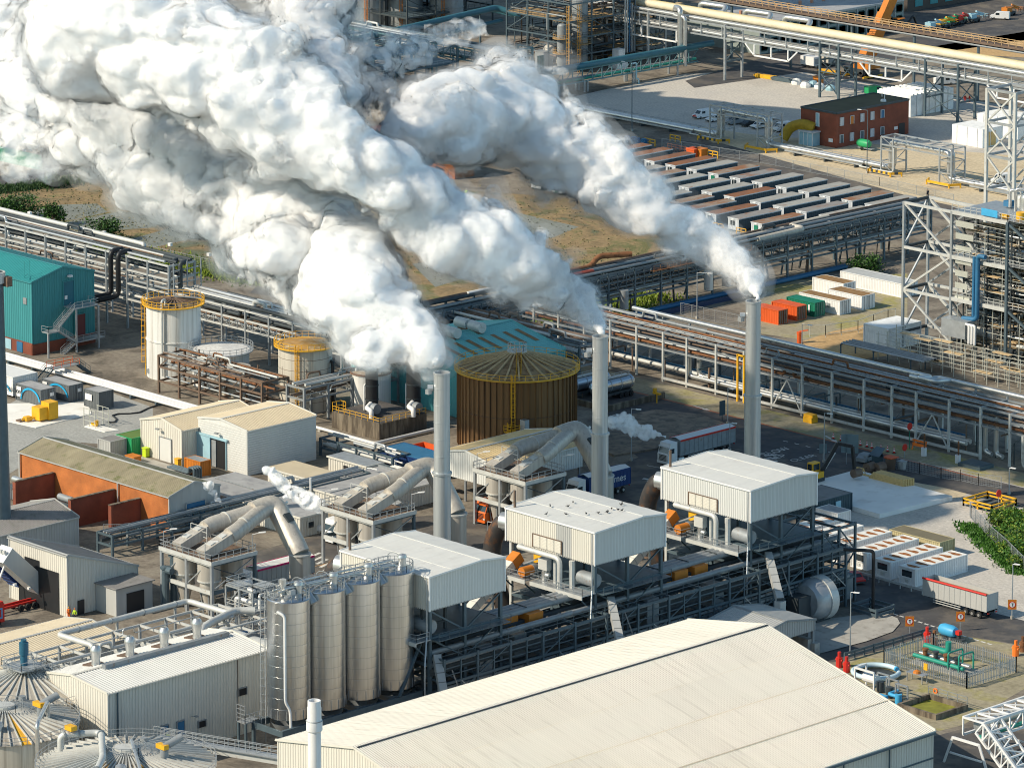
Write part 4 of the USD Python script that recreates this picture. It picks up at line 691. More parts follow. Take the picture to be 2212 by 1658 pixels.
    d = T('drive_unit', 'yellow guarded motor drive and grey gearbox on the walkway of the %s dryer house' % NM[i], 'motor', (80, y0, 12.1))
    d.add('guard', [tube([(79.2, y0 - 2.2, 12.9), (79.2, y0 - .2, 12.9)], .75, 12)], orange, smooth=40); d.add('gearbox', [tube([(79.2, y0 - .2, 12.9), (79.2, y0 + 2.4, 12.9)], .8, 12)], grey, smooth=40); d.add('cover', box(77.2, 80.4, y0 + 2.2, y0 + 4, 13.0, 15.2), yellow); d.add('pump', [cyl((82.4, y0 - .6, 12.1), .4, 1.4, 10), tube([(82.4, y0 - .6, 13), (83.4, y0 - .6, 13)], .3, 8)], alu, smooth=40)
    d.add('hopper', [box(81.2, 83.0, y0 - .8, y0 + .8, 13.6, 15.2), lathe([(.3, 0), (.9, .9)], (82.1, y0, 12.7), 4)], pale); d.add('vessel', [tube([(88.2, y0 + .9, 13.6), (91.5, y0 + .9, 13.6)], 1.0, 14)], grey, smooth=40); d.add('pipe', [tube([(84.4, y0 - .4, 12), (84.4, y0 - .4, 16)], .3, 8), tube([(87.6, y0 - .2, 12), (87.6, y0 - .2, 16)], .45, 8)], pale, smooth=40)
    c = T('inclined_conveyor', 'cream inclined conveyor with an orange head rising to the %s dryer house' % NM[i], 'conveyor', (75.8, y0 - 6, 0))
    a, b = np.array([75.8, y0 - 10.5, 7.2]), np.array([75.8, y0 - 1.0, 13.2]); c.add('casing', bar(a, b, 1.3, 1.3), creamc); c.add('head', bar(b, b + (b - a) * .16, 1.6, 1.6), orange); c.add('leg', [bar(a + (b - a) * .2, (75.2, y0 - 8.4, 0), .25), bar(a + (b - a) * .6, (76.4, y0 - 5, 0), .25)], pale)
    c.add('rib', [bar(a + (b - a) * s, a + (b - a) * (s + .01), 1.4, 1.4) for s in np.linspace(.1, .9, 7)], greyc)
    k = T('dryer_drum', 'pale rotary dryer drum with yellow end cover below the %s dryer house' % NM[i], 'drum', (70, y0 - 7, 5))
    k.add('shell', lathe([(.02, -14), (2.3, -14), (2.3, 12), (.02, 12)], (70, y0 - 7, 5.2), 28, 'x'), pale, smooth=40); k.add('tyre_ring', [lathe([(2.3, s - .3), (2.7, s - .3), (2.7, s + .3), (2.3, s + .3)], (70, y0 - 7, 5.2), 28, 'x') for s in (-8, 0, 8)], grey, smooth=40); k.add('end_cover', box(79, 83.5, y0 - 8, y0 - 5.2, 6.6, 8.4), yellow); k.add('cradle', [box(69.2 + s, 70.8 + s, y0 - 9, y0 - 5, 0, 3.2) for s in (-8, 0, 8)], concrete)
    u = T('rusty_duct', 'burnt rusty duct curving down behind the %s dryer house' % NM[i], 'duct', (71, y0 + 3, 0))
    u.add('bend', tube(bend([(74.2, y0 + 2.2, 18.2), (71.6, y0 + 1.2, 18.4), (69.8, y0 + .6, 14.5), (71.2, y0 + .6, 8), (73.4, y0 + 1.6, 3)], 2.6, 7), 1.35, 16), rustblk, smooth=50); u.add('bend', tube(bend([(70.5, y0 - 1.8, 9.5), (68.2, y0 - 3.4, 13.0), (66.5, y0 - 4.4, 9.5), (66.0, y0 - 4.6, 4)], 2.0, 6), 1.0, 14), rustblk, smooth=50)
    u.add('lagging', tube([(73.0, y0 + 1.7, 18.35), (71.6, y0 + 1.15, 18.3)], 1.42, 16), alu, smooth=50)
    for z in (6.5, 11): u.add('flange', lathe([(1.3, 0), (1.7, 0), (1.7, .25), (1.3, .25)], (70.7, y0 + .7, z), 16), brownpipe)
# conveyors, ducts and frame running along the front of the line
t = T('conveyor_gallery', 'grey triple-tube conveyor gallery passing under all three dryer houses', 'conveyor', (87.8, -72, 12))
for (a, b) in ((-103, -72.6), (-70, -40.2)):
    for k, dx in enumerate((-1.0, 0, 1.0)): t.add('tube_cover', tube([(87.8 + dx, a + .8 * k, 11.2), (87.8 + dx, b, 11.2)], .52, 12), grey, smooth=50)
    for y in np.arange(a + 2, b, 6.): t.add('hoop', bar((86.2, y, 11.75), (89.4, y, 11.75), .12), dark)
t = T('duct_rack', 'long dark steel rack of casings and ducts along the front of the dryer houses', 'frame', (88, -70, 0))
ys = np.arange(-103.5, -18, 6.35)
for y in ys:
    for x in (84.6, 94.2): t.add('post', bar((x, y, 0), (x, y, 9.6), .34), bluegrey)
    for z in (3.2, 6.2, 9.4): t.add('cross_beam', bar((84.6, y, z), (94.2, y, z), .22, .3), bluegrey)
for z in (3.0, 6.0, 9.2):
    for y, y2 in zip(ys[:-1], ys[1:]): t.add('beam', bar((94.2, y, z), (94.2, y2, z), .22, .36), bluegrey)
    t.add('rear_beam', bar((84.6, ys[0], z), (84.6, ys[-1], z), .22, .36), bluegrey)
for k, (y, y2) in enumerate(zip(ys[:-1], ys[1:])): t.add('brace', bar((94.2, y, 3.0 + 3 * (k % 2)), (94.2, y2, 6.0 + 3.2 * (k % 2)), .16), bluegrey)
for x, z, w, h, m in ((91.2, 7.2, 1.3, 1.0, dark), (89.6, 4.2, 1.2, .9, dark), (86.6, 7.0, 1.0, .9, bluegrey), (91.6, 1.3, 1.3, .9, dark), (89, 9.8, .8, .5, dark)): t.add('casing', bar((x, -104, z), (x, -19.5, z), w, h), m)
for x, z, r in ((93.4, 4.3, .32), (93.5, 5.1, .22), (91.4, 9.9, .4), (86, 4, .35), (93.3, 8.6, .2)): t.add('pipe', tube([(x, -104, z), (x, -19.5, z)], r, 8), grey, smooth=50)
for y in np.arange(-100, -20, 3.1): t.add('hanger', bar((93.8, y, 3.3), (93.8, y, 5.9), .1), bluegrey)
for k, (y, y2) in enumerate(zip(ys[:-1], ys[1:])):
    m = (y + y2) / 2; t.add('mid_post', bar((94.2, m, 0), (94.2, m, 9.2), .2), bluegrey)
    for z in (.9, 1.9, 4.0, 4.9, 7.1, 8.1): t.add('slat_rail', bar((94.1, y, z), (94.1, y2, z), .12, .14), bluegrey)
    t.add('counter_brace', bar((94.3, y2, 3.1), (94.3, m, 6.0), .13), galv if k % 3 == 0 else bluegrey)
t.add('railing', rail([(94.2, -104, 9.5), (94.2, -21, 9.5)], 1.1, 3.2, .06), bluegrey); t.add('lower_deck', [box(84.8, 94.0, -104, -21, 2.9, 2.96)], dark)
for x, y, h in ((90.4, -93, 8.6), (90.8, -60, 8.8), (90.4, -46, 8), (88, -84, 8)): t.add('bin', [box(x - 1.2, x + 1.2, y - 1.2, y + 1.2, 3.2, h), lathe([(.4, 1.4), (1.5, 3.2)], (x, y, 0), 4)], grey)
for x, y in ((89, -82), (88.6, -52), (88.8, -48), (88, -86)): t.add('motor_cover', box(x - 1.3, x + 1.3, y - 1.4, y + 1.4, 9.5, 10.9), orange)
for k in range(3):
    y = (-104.2, -71.6, -38.6)[k]; a, b = np.array([92.6, y + 2.2, 10.8]), np.array([99.6, y - 2.6, 6.2])
    if k == 0: a, b = np.array([92.4, y + 1.0, 9.6]), np.array([97.6, y - 2.0, 3.4])
    t = T('discharge_chute', 'grey jointed discharge chute slanting down in front of the %s dryer house' % NM[k], 'chute', (b[0], b[1], 0))
    for j in range(6): p, q = a + (b - a) * j / 6, a + (b - a) * (j + .93) / 6; t.add('section', bar(p, q, 1.1, 1.1), greyc); t.add('joint', bar(a + (b - a) * (j + .93) / 6, a + (b - a) * (j + 1) / 6, 1.0, 1.0), dark)
    t.add('foot', bar(b, b + [0, 0, -1.8], 1.2), greyc); t.add('stay', bar(a + [1.5, 1.5, -2], a + [2.6, 2.6, -6.5], .15), galv)
    if k:
        y = (-54.2 - 32.4, -54.2)[k - 1]; r = shed('chute_canopy', ('low canopy roof between the silos and the warehouse, mostly hidden', 'grey canopy shed with open front at the foot of the right chute')[k - 1], 97.0, 107.2, y, y + 12.2, 5.2, 5.2, 6.2, .5, 'x', greyc, greyc, .5, .5, z0=3.6, trimm=grey)
        for x in (97.2, 107.0):
            for yy in (y + .2, y + 12): r.add('column', bar((x, yy, 0), (x, yy, 3.6), .4), grey)
        r.add('back_wall', box(97.2, 97.4, y + .4, y + 11.8, 0, 3.5), concdark); r.add('dock_wall', [box(104, 107, y + 11.0, y + 11.9, 0, 2.4), box(107.2, 107.9, y + 11.5, y + 12.6, 0, 1.8)], concrete)
q = G(1762, 1292, 3.2); t = T('cooler_drum', 'short fat steel drum at the right end of the dark duct rack', 'drum', q)
t.add('shell', lathe([(.4, -2.6), (2.4, -2.2), (3.1, -1.2), (3.1, 1.8), (2.6, 2.0), (.02, 2.0)], q, 32, 'y'), galv, smooth=40); t.add('band', lathe([(3.1, .2), (3.3, .2), (3.3, 1.7), (3.1, 1.7)], q, 32, 'y'), pale, smooth=40); t.add('cradle', box(q[0] - 1.6, q[0] + 1.6, q[1] - 1.5, q[1] + 1.5, 0, 1.0), dark); t.add('inlet_box', box(q[0] - 1.2, q[0] + 1.2, q[1] - 5, q[1] - 2.4, .5, 4.4), dark)
t = T('end_platform', 'dark railed steel platform at the right end of the dryer line', 'platform', (85, -18, 0))
for x in (78.5, 84.5, 93):
    for y in (-24.8, -21.2, -17.6): t.add('post', bar((x, y, 0), (x, y, 12.2 if y > -23 or x > 90 else 10), .34), bluegrey)
for z in (4, 8.0): t.add('deck', box(78.5, 93, -24.8, -17.6, z, z + .12), bluegrey)
for z in (3.8, 7.8, 11.9):
    for x in (78.5, 84.5, 93): t.add('beam', bar((x, -24.8, z), (x, -17.6, z), .26, .36), bluegrey)
    for y in (-24.8, -21.2, -17.6): t.add('beam', bar((78.5, y, z), (93, y, z), .26, .36), bluegrey)
for y in (-24.8, -21.2): t.add('brace', bar((93, y, 4), (93, y + 3.6, 7.8), .18), bluegrey); t.add('brace', bar((93, y, 11.9), (93, y + 3.6, 8), .18), bluegrey)
t.add('railing', rail([(93, -24.8, 8.1), (93, -17.6, 8.1), (78.5, -17.6, 8.1)], 1.1, 1.8, .07), bluegrey); t.add('cabinet', box(89.5, 92, -19, -16.6, 0, 3.4), grey); t.add('tank', lathe([(.02, -2), (1.1, -2), (1.1, 2), (.02, 2)], (87, -21, 5.4), 16, 'y'), dark, smooth=40)
# ---------------------------------------------------------------- the three cyclone batteries
CY_L = ('nearest railed cyclone platform, left of the silos', 'middle railed cyclone platform behind the left dryer house', 'farthest railed cyclone platform beside the loading shed')
for k in range(3):
    y0 = -94.7 + 32.4 * k; x0, x1, y1, zd = 22.6, 34.2, y0 + 8.4, 9.0
    t = T('cyclone_platform', CY_L[k], 'platform', (28, y0 + 4, 0), 'railed platforms with paired cyclones')
    for x in (x0, (x0 + x1) / 2, x1):
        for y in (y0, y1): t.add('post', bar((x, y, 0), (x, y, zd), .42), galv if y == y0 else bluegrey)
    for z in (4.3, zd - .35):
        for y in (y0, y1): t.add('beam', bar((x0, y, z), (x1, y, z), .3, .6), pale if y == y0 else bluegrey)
        for x in (x0, x1): t.add('beam', bar((x, y0, z), (x, y1, z), .3, .6), bluegrey)
    for a, b in ((x0, (x0 + x1) / 2), ((x0 + x1) / 2, x1)): t.add('brace', bar((a, y0, 4.6), ((a + b) / 2, y0 + .3, 7.2), .15), galv)
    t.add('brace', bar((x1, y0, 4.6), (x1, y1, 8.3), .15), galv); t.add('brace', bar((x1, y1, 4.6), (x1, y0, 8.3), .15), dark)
    t.add('deck', slab([(x0 - .2, y0 - .2), (x1 + .2, y0 - .2), (x1 + .2, y1 + .2), (x0 - .2, y1 + .2)], zd - .05, zd + .05), brownpipe)
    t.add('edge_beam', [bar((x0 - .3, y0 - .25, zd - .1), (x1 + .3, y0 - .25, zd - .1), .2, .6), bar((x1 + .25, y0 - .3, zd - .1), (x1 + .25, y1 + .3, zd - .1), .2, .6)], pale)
    t.add('railing', rail([(x1 + .2, y1, zd), (x1 + .2, y0 - .2, zd), (x0 - .2, y0 - .2, zd), (x0 - .2, y1 + .2, zd), (x1, y1 + .2, zd)], 1.2, 1.4, .08), galv)
    for x, y in ((x0 + .5, y0), (x1 - 1.5, y0), (x0 + 1, y1), (x1 - .5, y1)): p = t.add('lamp_post', bar((x, y, zd), (x, y, zd + 2.6), .09), galv); t.add('lamp_head', [bar((x, y, zd + 2.6), (x + 1.1, y + .8, zd + 3.0), .07), bar((x + .8, y + .6, zd + 2.95), (x + 1.7, y + 1.2, zd + 3.1), .32, .14)], white, parent=p)
    t.add('hatch_frame', [bar((x0 + 1.5, y0 + 4.5, zd), (x0 + 1.5, y0 + 4.5, zd + 3.2), .09), bar((x0 + 5.2, y0 + 4.5, zd), (x0 + 5.2, y0 + 4.5, zd + 3.2), .09)] + [bar((x0 + 1.5, y0 + 4.5, zd + z), (x0 + 5.2, y0 + 4.5, zd + z), .08) for z in (.8, 1.6, 2.4, 3.2)], pale)
    n = 0
    for cx in (25.6, 31.2):
        for cy_ in (y0 + 2.0, y0 + 6.4):
            n += 1
            c = T('cyclone', '%s %s cyclone vessel hanging under the %s railed platform' % ('front' if cy_ < y0 + 4 else 'rear', 'left' if cx < 28 else 'right', ('nearest', 'middle', 'farthest')[k]), 'cyclone', (cx, cy_, 0), 'cyclone vessels under the railed platforms')
            c.add('barrel', lathe([(1.75, 5.4), (1.75, 8.4), (1.5, 8.5)], (cx, cy_, 0), 24), ductm, smooth=40); c.add('lower_barrel', lathe([(1.3, 3.6), (1.45, 3.8), (1.45, 5.4)], (cx, cy_, 0), 24), ductm, smooth=40); c.add('cone', lathe([(.5, .4), (1.2, 3.6)], (cx, cy_, 0), 24), ductm, smooth=40); c.add('flange', [lathe([(1.4, 5.3), (1.85, 5.3), (1.85, 5.5), (1.4, 5.5)], (cx, cy_, 0), 24), lathe([(1.2, 3.55), (1.5, 3.55), (1.5, 3.7), (1.2, 3.7)], (cx, cy_, 0), 24)], pale)
            c.add('leg', [bar((cx - .6, cy_ - .6, 0), (cx - 1.0, cy_ - 1.0, 4.2), .15), bar((cx + .6, cy_ - .6, 0), (cx + 1.0, cy_ - 1.0, 4.2), .15)], grey)
    d = T('exhaust_duct', 'twin grey exhaust duct merging into one elbow and dropping beside the %s' % ('silos', 'left stack', 'middle stack')[k], 'duct', (30, y0 + 12, 0))
    M0 = np.array([27.6, y0 + 16.4, 12.9]); r = 1.5
    for cx in (25.6, 31.2):
        a, b = np.array([cx, y0 + .6, zd + .5]), np.array([cx, y0 + 6.6, zd + 2.4]); p = d.add('transition_box', bar(a, b, 2.0, 1.5), ductm); d.add('access_hatch', [bar(a + (b - a) * s + [0, -.2, .8], a + (b - a) * (s + .16) + [0, -.2, .8], 1.1, .12) for s in (.25, .62)], pale, parent=p)
        e = np.array([cx + (M0[0] - cx) * .25, y0 + 9.6, zd + 3.0]); d.add('round_duct', tube(bend([b + [0, -.6, -.1], b + [0, .8, .3], e, M0], 1.2), [1.25] * len(bend([b, b + [0, .8, .3], e, M0], 1.2)), 18), ductm, smooth=50)
        d.add('duct_band', [tube([e + [0, -.1, 0], e + [0, .1, .02]], 1.36, 18)], pale, smooth=50)
    V = np.array([34.4, y0 + 17.2, 7.0]); d.add('elbow', tube(bend([M0 + [-.3, -2.4, -.2], M0 + [.2, 1.6, .4], V + [-.6, 0, .8], V], 1.6, 7), r + .1, 22), ductm, smooth=50)
    d.add('down_leg', tube([V, V - [0, 0, 7]], r + .12, 24), ductm, smooth=50); d.add('duct_band', [tube([V - [0, 0, .1], V + [0, 0, .12]], r + .25, 24), tube([M0 + [.6, 2, -.2], M0 + [.8, 2.1, -.45]], r + .2, 22)], pale, smooth=50)
    d.add('patch_plate', bar(M0 + [3.2, 1.1, -.6], M0 + [4.3, 1.15, -1.6], 1.2, .9), dark)
# ---------------------------------------------------------------- pipe racks
PM = [alu, grey, pale, galv, grey, brownpipe, pale, dark]
def rack(t, ax, a0, a1, b0, b1, levels, step, pm, bm, npipe, seed, lowest=0., front_truss=None, rmax=.3, mats=None, knee=False, posts=None):
    """a pipe rack along X or Y: trestles of two posts, cross beams and side beams at each level, pipes laid on each level"""
    rg = np.random.default_rng(seed); P = (lambda a, b, z: (a, b, z)) if ax == 'x' else (lambda a, b, z: (b, a, z)); mats = mats or PM
    A = posts if posts is not None else list(np.linspace(a0, a1, max(2, int(round(abs(a1 - a0) / step)) + 1))); top = max(levels)
    for a in A:
        for b in (b0, b1): t.add('post', bar(P(a, b, lowest), P(a, b, top + .1), .36), pm)
        for z in levels: t.add('cross_beam', bar(P(a, b0, z), P(a, b1, z), .24, .34), bm)
    for z in levels:
        for b in (b0, b1): t.add('side_beam', bar(P(a0, b, z), P(a1, b, z), .22, .34), bm)
    for z, n in zip(levels, npipe):
        for i in range(n):
            b = b0 + (b1 - b0) * (.08 + .84 * (i + .5) / n); r = rmax * (.35 + .65 * rg.random()); m = mats[int(rg.integers(len(mats)))]
            s, e = a0, a1
            if rg.random() < .3: s = a0 + (a1 - a0) * rg.random() * .5
            if rg.random() < .3: e = a1 - (a1 - a0) * rg.random() * .4
            if abs(e - s) < 8: s, e = a0, a1
            pts = [P(s, b, z + .2 + r), P(e, b, z + .2 + r)]
            if rg.random() < .45:
                c = s + (e - s) * (.25 + .5 * rg.random()); d = 1.0 + rg.random(); pts = [P(s, b, z + .2 + r), P(c - d, b, z + .2 + r), P(c - d, b, z + 1.2 + r), P(c + d, b, z + 1.2 + r), P(c + d, b, z + .2 + r), P(e, b, z + .2 + r)]
            t.add('pipe', tube(bend(pts, .5, 4), r, 8), m, smooth=50)
    if front_truss:
        z0, z1, b = front_truss
        for i in range(len(A) - 1):
            n = 3
            for j in range(n):
                p, q = A[i] + (A[i + 1] - A[i]) * j / n, A[i] + (A[i + 1] - A[i]) * (j + 1) / n
                t.add('truss_brace', bar(P(p, b, z0 if j % 2 else z1), P(q, b, z1 if j % 2 else z0), .13), pm); t.add('truss_post', bar(P(q, b, z0), P(q, b, z1), .15), pm)
    return t
px_ = [-55, -48.5, -41.8, -35.1, -28.4, -21.7, -15.8, -8.6, -1.8, 5, 12.1, 19.1, 26.5, 32.9, 38.4, 45.8, 52.8, 59.2, 66, 73]
t = rack(T('pipe_rack', 'long main pipe rack beside the road, running past the stacks to the right edge', 'pipe rack', (0, 61, 0)), 'x', -58, 75, 58.4, 65.2, (9.0, 7.5, 5.9), 6.7, pale, grey, (6, 9, 8), 3, rmax=.34, posts=px_, mats=[alu, grey, pale, brownpipe, galv, rust, dark, brownpipe])
for k, (y, z, r, m) in enumerate(((59.3, 1.9, .42, alu), (60.3, 2.0, .42, alu), (61.3, 1.9, .38, pale), (62.6, 1.6, .3, alu), (63.8, 1.6, .3, bluemid))): t.add('low_pipe', tube(bend([(-16.0 + 1.4 * k, y, 5.6), (-16.0 + 1.4 * k, y, z), (49, y, z)] if k < 2 else [(-56, y, z), (49 - k, y, z)], 1.1, 6), r, 10), m, smooth=50)
for a, b in zip(px_[5:-4], px_[6:-3]): t.add('kerb_rail', bar((a, 58.1, .75), (b, 58.1, .75), .3, .42), pale)
for i in (9, 14): a, b = px_[i], px_[i + 1]; t.add('a_brace', bar((a, 58.4, .2), ((a + b) / 2, 58.4, 5.8), .2), pale); t.add('a_brace', bar((b, 58.4, .2), ((a + b) / 2, 58.4, 5.8), .2), pale)
t.add('top_pipe', tube([(-36, 65.2, 10.0), (33, 65.2, 10.0)], .42, 10), alu, smooth=50); t.add('top_pipe', tube(bend([(33, 63.0, 10), (37, 63.0, 10), (37, 65.4, 10.1), (76, 65.4, 10.1)], 1), .42, 10), alu, smooth=50)
t.add('expansion_loop', tube(bend([(33, 65.2, 10), (36, 65.2, 10), (36, 61.5, 10.6), (40, 61.5, 10.6), (40, 65, 10.2)], 1), .4, 10), alu, smooth=50)
for x in px_: t.add('pipe_stool', bar((x, 65.2, 9), (x, 65.2, 9.7), .3), grey)
rg = np.random.default_rng(8)
for k in range(46):
    x = -54 + 124 * rg.random(); y = 59 + 5.6 * rg.random(); z = 2.6 + 3 * rg.random(); t.add('clutter', bar((x, y, 0), (x, y, z), .12 + .2 * rg.random()), (bluegrey, dark, grey, brownpipe)[k % 4]) if k % 2 else t.add('clutter', tube(bend([(x, 58.9, z), (x, 64.6, z), (x, 64.6, .3)], .5, 4), .12 + .14 * rg.random(), 6), (bluegrey, alu, brownpipe)[k % 3], smooth=50)
for a, b in zip(px_[:-1], px_[1:]): t.add('rear_brace', bar((a, 65.2, .2), (b, 65.2, 5.8), .16), grey)
t.add('goalpost', [bar((-2.6, 57.6, 0), (-2.6, 57.6, 8.6), .3), bar((-1.0, 57.6, 0), (-1.0, 57.6, 8.6), .3), bar((-2.6, 57.6, 8.4), (-1, 57.6, 8.4), .3)], yellow)
for x in (52, 54.4): t.add('drop_leg', tube(bend([(x, 61.8, 7.6), (x, 60.6, 7.4), (x, 60.6, .8), (x + 1.5, 60.6, .6)], .8), .42, 10), alu, smooth=50)
t.add('end_loop', tube(bend([(64, 57.4, 6), (64, 57.4, 1.0), (70, 57.4, .9), (78, 57.4, .9)], 1.5, 7), .5, 12), tankg, smooth=50); t.add('end_loop', tube(bend([(62.5, 57.9, 6), (62.5, 57.9, .5), (70, 57.9, .4), (78, 57.9, .4)], 1.5, 7), .3, 10), pale, smooth=50)
t = rack(T('pipe_rack', 'tall two-storey pipe rack behind the teal hall at the left edge', 'pipe rack', (-150, 18, 0)), 'x', -200, -108, 15.4, 21.6, (13.8, 11.2, 8.6, 5.6), 6.2, galv, pale, (9, 5, 4, 3), 5, rmax=.3, mats=[alu, pale, galv, grey, dark, brownpipe])
t.add('top_pipe', tube(bend([(-200, 21.8, 14.7), (-123, 21.8, 14.7), (-123, 21.8, 13.8)], .6), .42, 10), pale, smooth=50)
for x in (-123.6, -121.4): t.add('drop_leg', tube(bend([(x, 17, 14.4), (x, 14.2, 14.4), (x, 14.2, 6.2), (x - 1, 10, 5.8), (x - 5, 8, 5.8)], 1.2, 6), .5, 10), black, smooth=50)
for x in (-109.5, -107.2): t.add('drop_leg', tube(bend([(x - 4, 19, 14.3), (x, 19, 14.3), (x, 17.5, 14.3), (x, 17.5, 8.8), (x + 2, 17.5, 8.6)], .9, 6), .45, 10), dark, smooth=50)
t.add('end_frame', [bar((-107, 15.2, z), (-107, 21.8, z), .18) for z in (9.4, 10.6, 11.8, 13)] + [bar((-106.4, y, 8.6), (-106.4, y, 14.6), .2) for y in (15.2, 18.5, 21.8)], galv)
t = rack(T('pipe_rack', 'lower pipe rack continuing behind the white tank and the cream tank', 'pipe rack', (-84, 18, 0)), 'x', -106, -60, 15.4, 21.8, (9.0, 7.2, 5.4), 6.4, galv, pale, (6, 6, 4), 9, front_truss=(5.5, 7.1, 15.3), rmax=.42, mats=[alu, pale, grey, brownpipe, dark])
t.add('drop_leg', tube(bend([(-68, 15.8, 9.5), (-63.5, 15.0, 9.5), (-63.5, 14.6, 9.5), (-63.5, 14.6, 3)], .8, 6), .45, 10), bluegrey, smooth=50)
t = rack(T('pipe_rack', 'dark cross pipe rack running away toward the tall tower behind the plumes', 'pipe rack', (-64, 100, 0)), 'y', 20, 176, -68.0, -61.0, (9.2, 7.4, 5.6, 3.8), 7.0, bluegrey, bluegrey, (8, 7, 6, 4), 12, rmax=.36, front_truss=(5.7, 9.1, -60.9), mats=[alu, grey, bluegrey, dark, brownpipe, dark, grey, brownpipe])
for k in range(40): y = 22 + 150 * rg.random(); t.add('hanging_leg', bar((-61.5 - 5 * rg.random(), y, .5), (-61.5 - 5 * rg.random(), y + rg.normal(), 8), .14 + .2 * rg.random()), (dark, bluegrey, brownpipe)[k % 3])
t.add('rusty_pipe', [tube(bend([(-66, 70, 9.8), (-66, 84, 9.8), (-66, 86, 11.6), (-63, 92, 11.6)], 1.2, 5), .55, 12)], rust, smooth=50); t.add('rusty_pipe', tube([(-63.4, 66, 9.6), (-63.4, 82, 9.6)], .6, 10), M('brick_red_pipe', (.24, .05, .03), .6), smooth=50); t.add('white_pipe', tube(bend([(-66, 52, 9.6), (-66, 64, 9.6), (-62, 64, 9.4)], .7), .55, 10), white, smooth=50)
t.add('white_pipe', tube(bend([(-62, 126, 9.4), (-62, 139, 9.6), (-65.5, 139, 9.6), (-65.5, 150, 9.8)], .9), .6, 10), tankg, smooth=50); t.add('white_pipe', tube([(-64.5, 122, 9.6), (-64.5, 136, 9.6)], .5, 10), tankg, smooth=50)
t.add('blue_low_pipe', tube([(-60.5, 60, .6), (-60.5, 150, .6)], .5, 10), bluemid, smooth=50); t.add('catwalk', [bar((-60.4, 95, 8.2), (-60.4, 122, 8.2), 1.0, .1), rail([(-59.9, 95, 8.2), (-59.9, 122, 8.2)])], rust); t.add('catwalk', [rail([(-59.9, 110, 8.2), (-59.9, 119, 8.2)], 1.2, 1, .09)], yellow)
for k, y in enumerate((86, 109, 114)): t.add('vertical_vessel', cyl((-59, y, 2.6), .9, 3.6, 12), (grey, pale, grey)[k], smooth=40)
t = rack(T('pipe_rack', 'second cross rack with trussed pipes between the turquoise hall and the main rack', 'pipe rack', (-50, 48, 0)), 'x', -62, -28, 43.5, 49.5, (7.8, 6.0, 4.2), 6.5, bluegrey, grey, (6, 5, 4), 21, rmax=.35, mats=[alu, pale, grey, brownpipe])
for k in range(5): t.add('strut', bar((-55 + 5 * k, 43.4, 4), (-52 + 5 * k, 43.4, 7.8), .14), grey)
# low ground pipes at the left
q = g('m1', 30, 1385, .9); e = g('r1', 1650, 285, .9); yq = q[1]
t = T('ground_pipes', 'pair of pale low pipes on sleepers crossing in front of the teal hall', 'pipework', (-80, yq, .5))
for dy, r in ((0, .32), (-2.2, .32), (-1.1, .2)): t.add('pipe', tube([(-150, yq + dy, .9), (e[0] + 6, yq + dy, .9)], r, 10), white, smooth=50)
for x in np.arange(-148, e[0] + 5, 7.): t.add('sleeper', bar((x, yq - 2.7, .35), (x, yq + .5, .35), .35, .6), bluegrey)
p = g('m1', 760, 1530); t = T('step_over', 'orange-railed step-over bridge with grey ramps above the pale ground pipes', 'stairs', (p[0], p[1], 0)); x, y = p[0], yq
t.add('deck', box(x - 1, x + 1, y - 4, y + 2, 1.9, 2.0), grey); t.add('flight', stair((x - 1, y - 6.6, 0), (x - 1, y - 4, 2), 2.0, (1, 0, 0)), bluegrey); t.add('flight', stair((x - 1, y + 4.6, 0), (x - 1, y + 2, 2), 2.0, (1, 0, 0)), bluegrey); t.add('railing', [rail([(x - 1, y - 4, 2), (x - 1, y + 2, 2)]), rail([(x + 1, y - 4, 2), (x + 1, y + 2, 2)])], redor)
# brown pipe frame between the two tanks
t = rack(T('pipe_support', 'rusty brown pipe frame around the low tanks between the white and cream tanks', 'frame', (-68, -7, 0)), 'x', -78, -50, -12.0, -6.0, (6.8, 4.8, 2.2), 6.0, brownpipe, brownpipe, (4, 3, 2), 33, rmax=.24, mats=[pale, brownpipe, grey, alu, rust])
for k in range(6): t.add('brace', bar((-78 + 5 * k, -12, 4.8), (-75.5 + 5 * k, -12, 6.6), .14), brownpipe)
t.add('stub', [bar((-78 + 4 * k, -8 + 2 * (k % 2), 6.4), (-78 + 4 * k, -8 + 2 * (k % 2), 7.6), .2) for k in range(7)], brownpipe)
for k in range(9): t.add('loose_beam', bar((-79 + 3 * k, -10 + (k % 3), 6.8), (-75.5 + 3 * k, -9.5 + (k % 3), 6.8), .3), (pale, rust, pale)[k % 3])
t = rack(T('pipe_rack', 'short pipe rack between the cream tank and the concrete basin', 'pipe rack', (-44, -2, 0)), 'y', -8, 14, -48.0, -43.5, (6.2, 4.2), 5.5, grey, grey, (5, 4), 35, rmax=.28, mats=[alu, pale, brownpipe])
# low rack crossing under the cyclones, in the shade
q = g('r1', 720, 1480, 2.4); t = rack(T('pipe_rack', 'low dark pipe bridge between the grey shed and the brick building', 'pipe rack', (-5, -75, 0)), 'y', -84, -30, -6.0, -2.4, (3.4, 1.8), 6.0, bluegrey, bluegrey, (4, 3), 41, rmax=.3, mats=[grey, bluegrey, dark, galv])
t = rack(T('pipe_rack', 'low steel pipe run between the white workshop and the cabins', 'pipe rack', (-22, -20, 0)), 'x', -26, -8, -19.8, -16, (3.0, 1.4), 5.0, bluegrey, bluegrey, (3, 4), 43, rmax=.3, mats=[pale, galv, white])
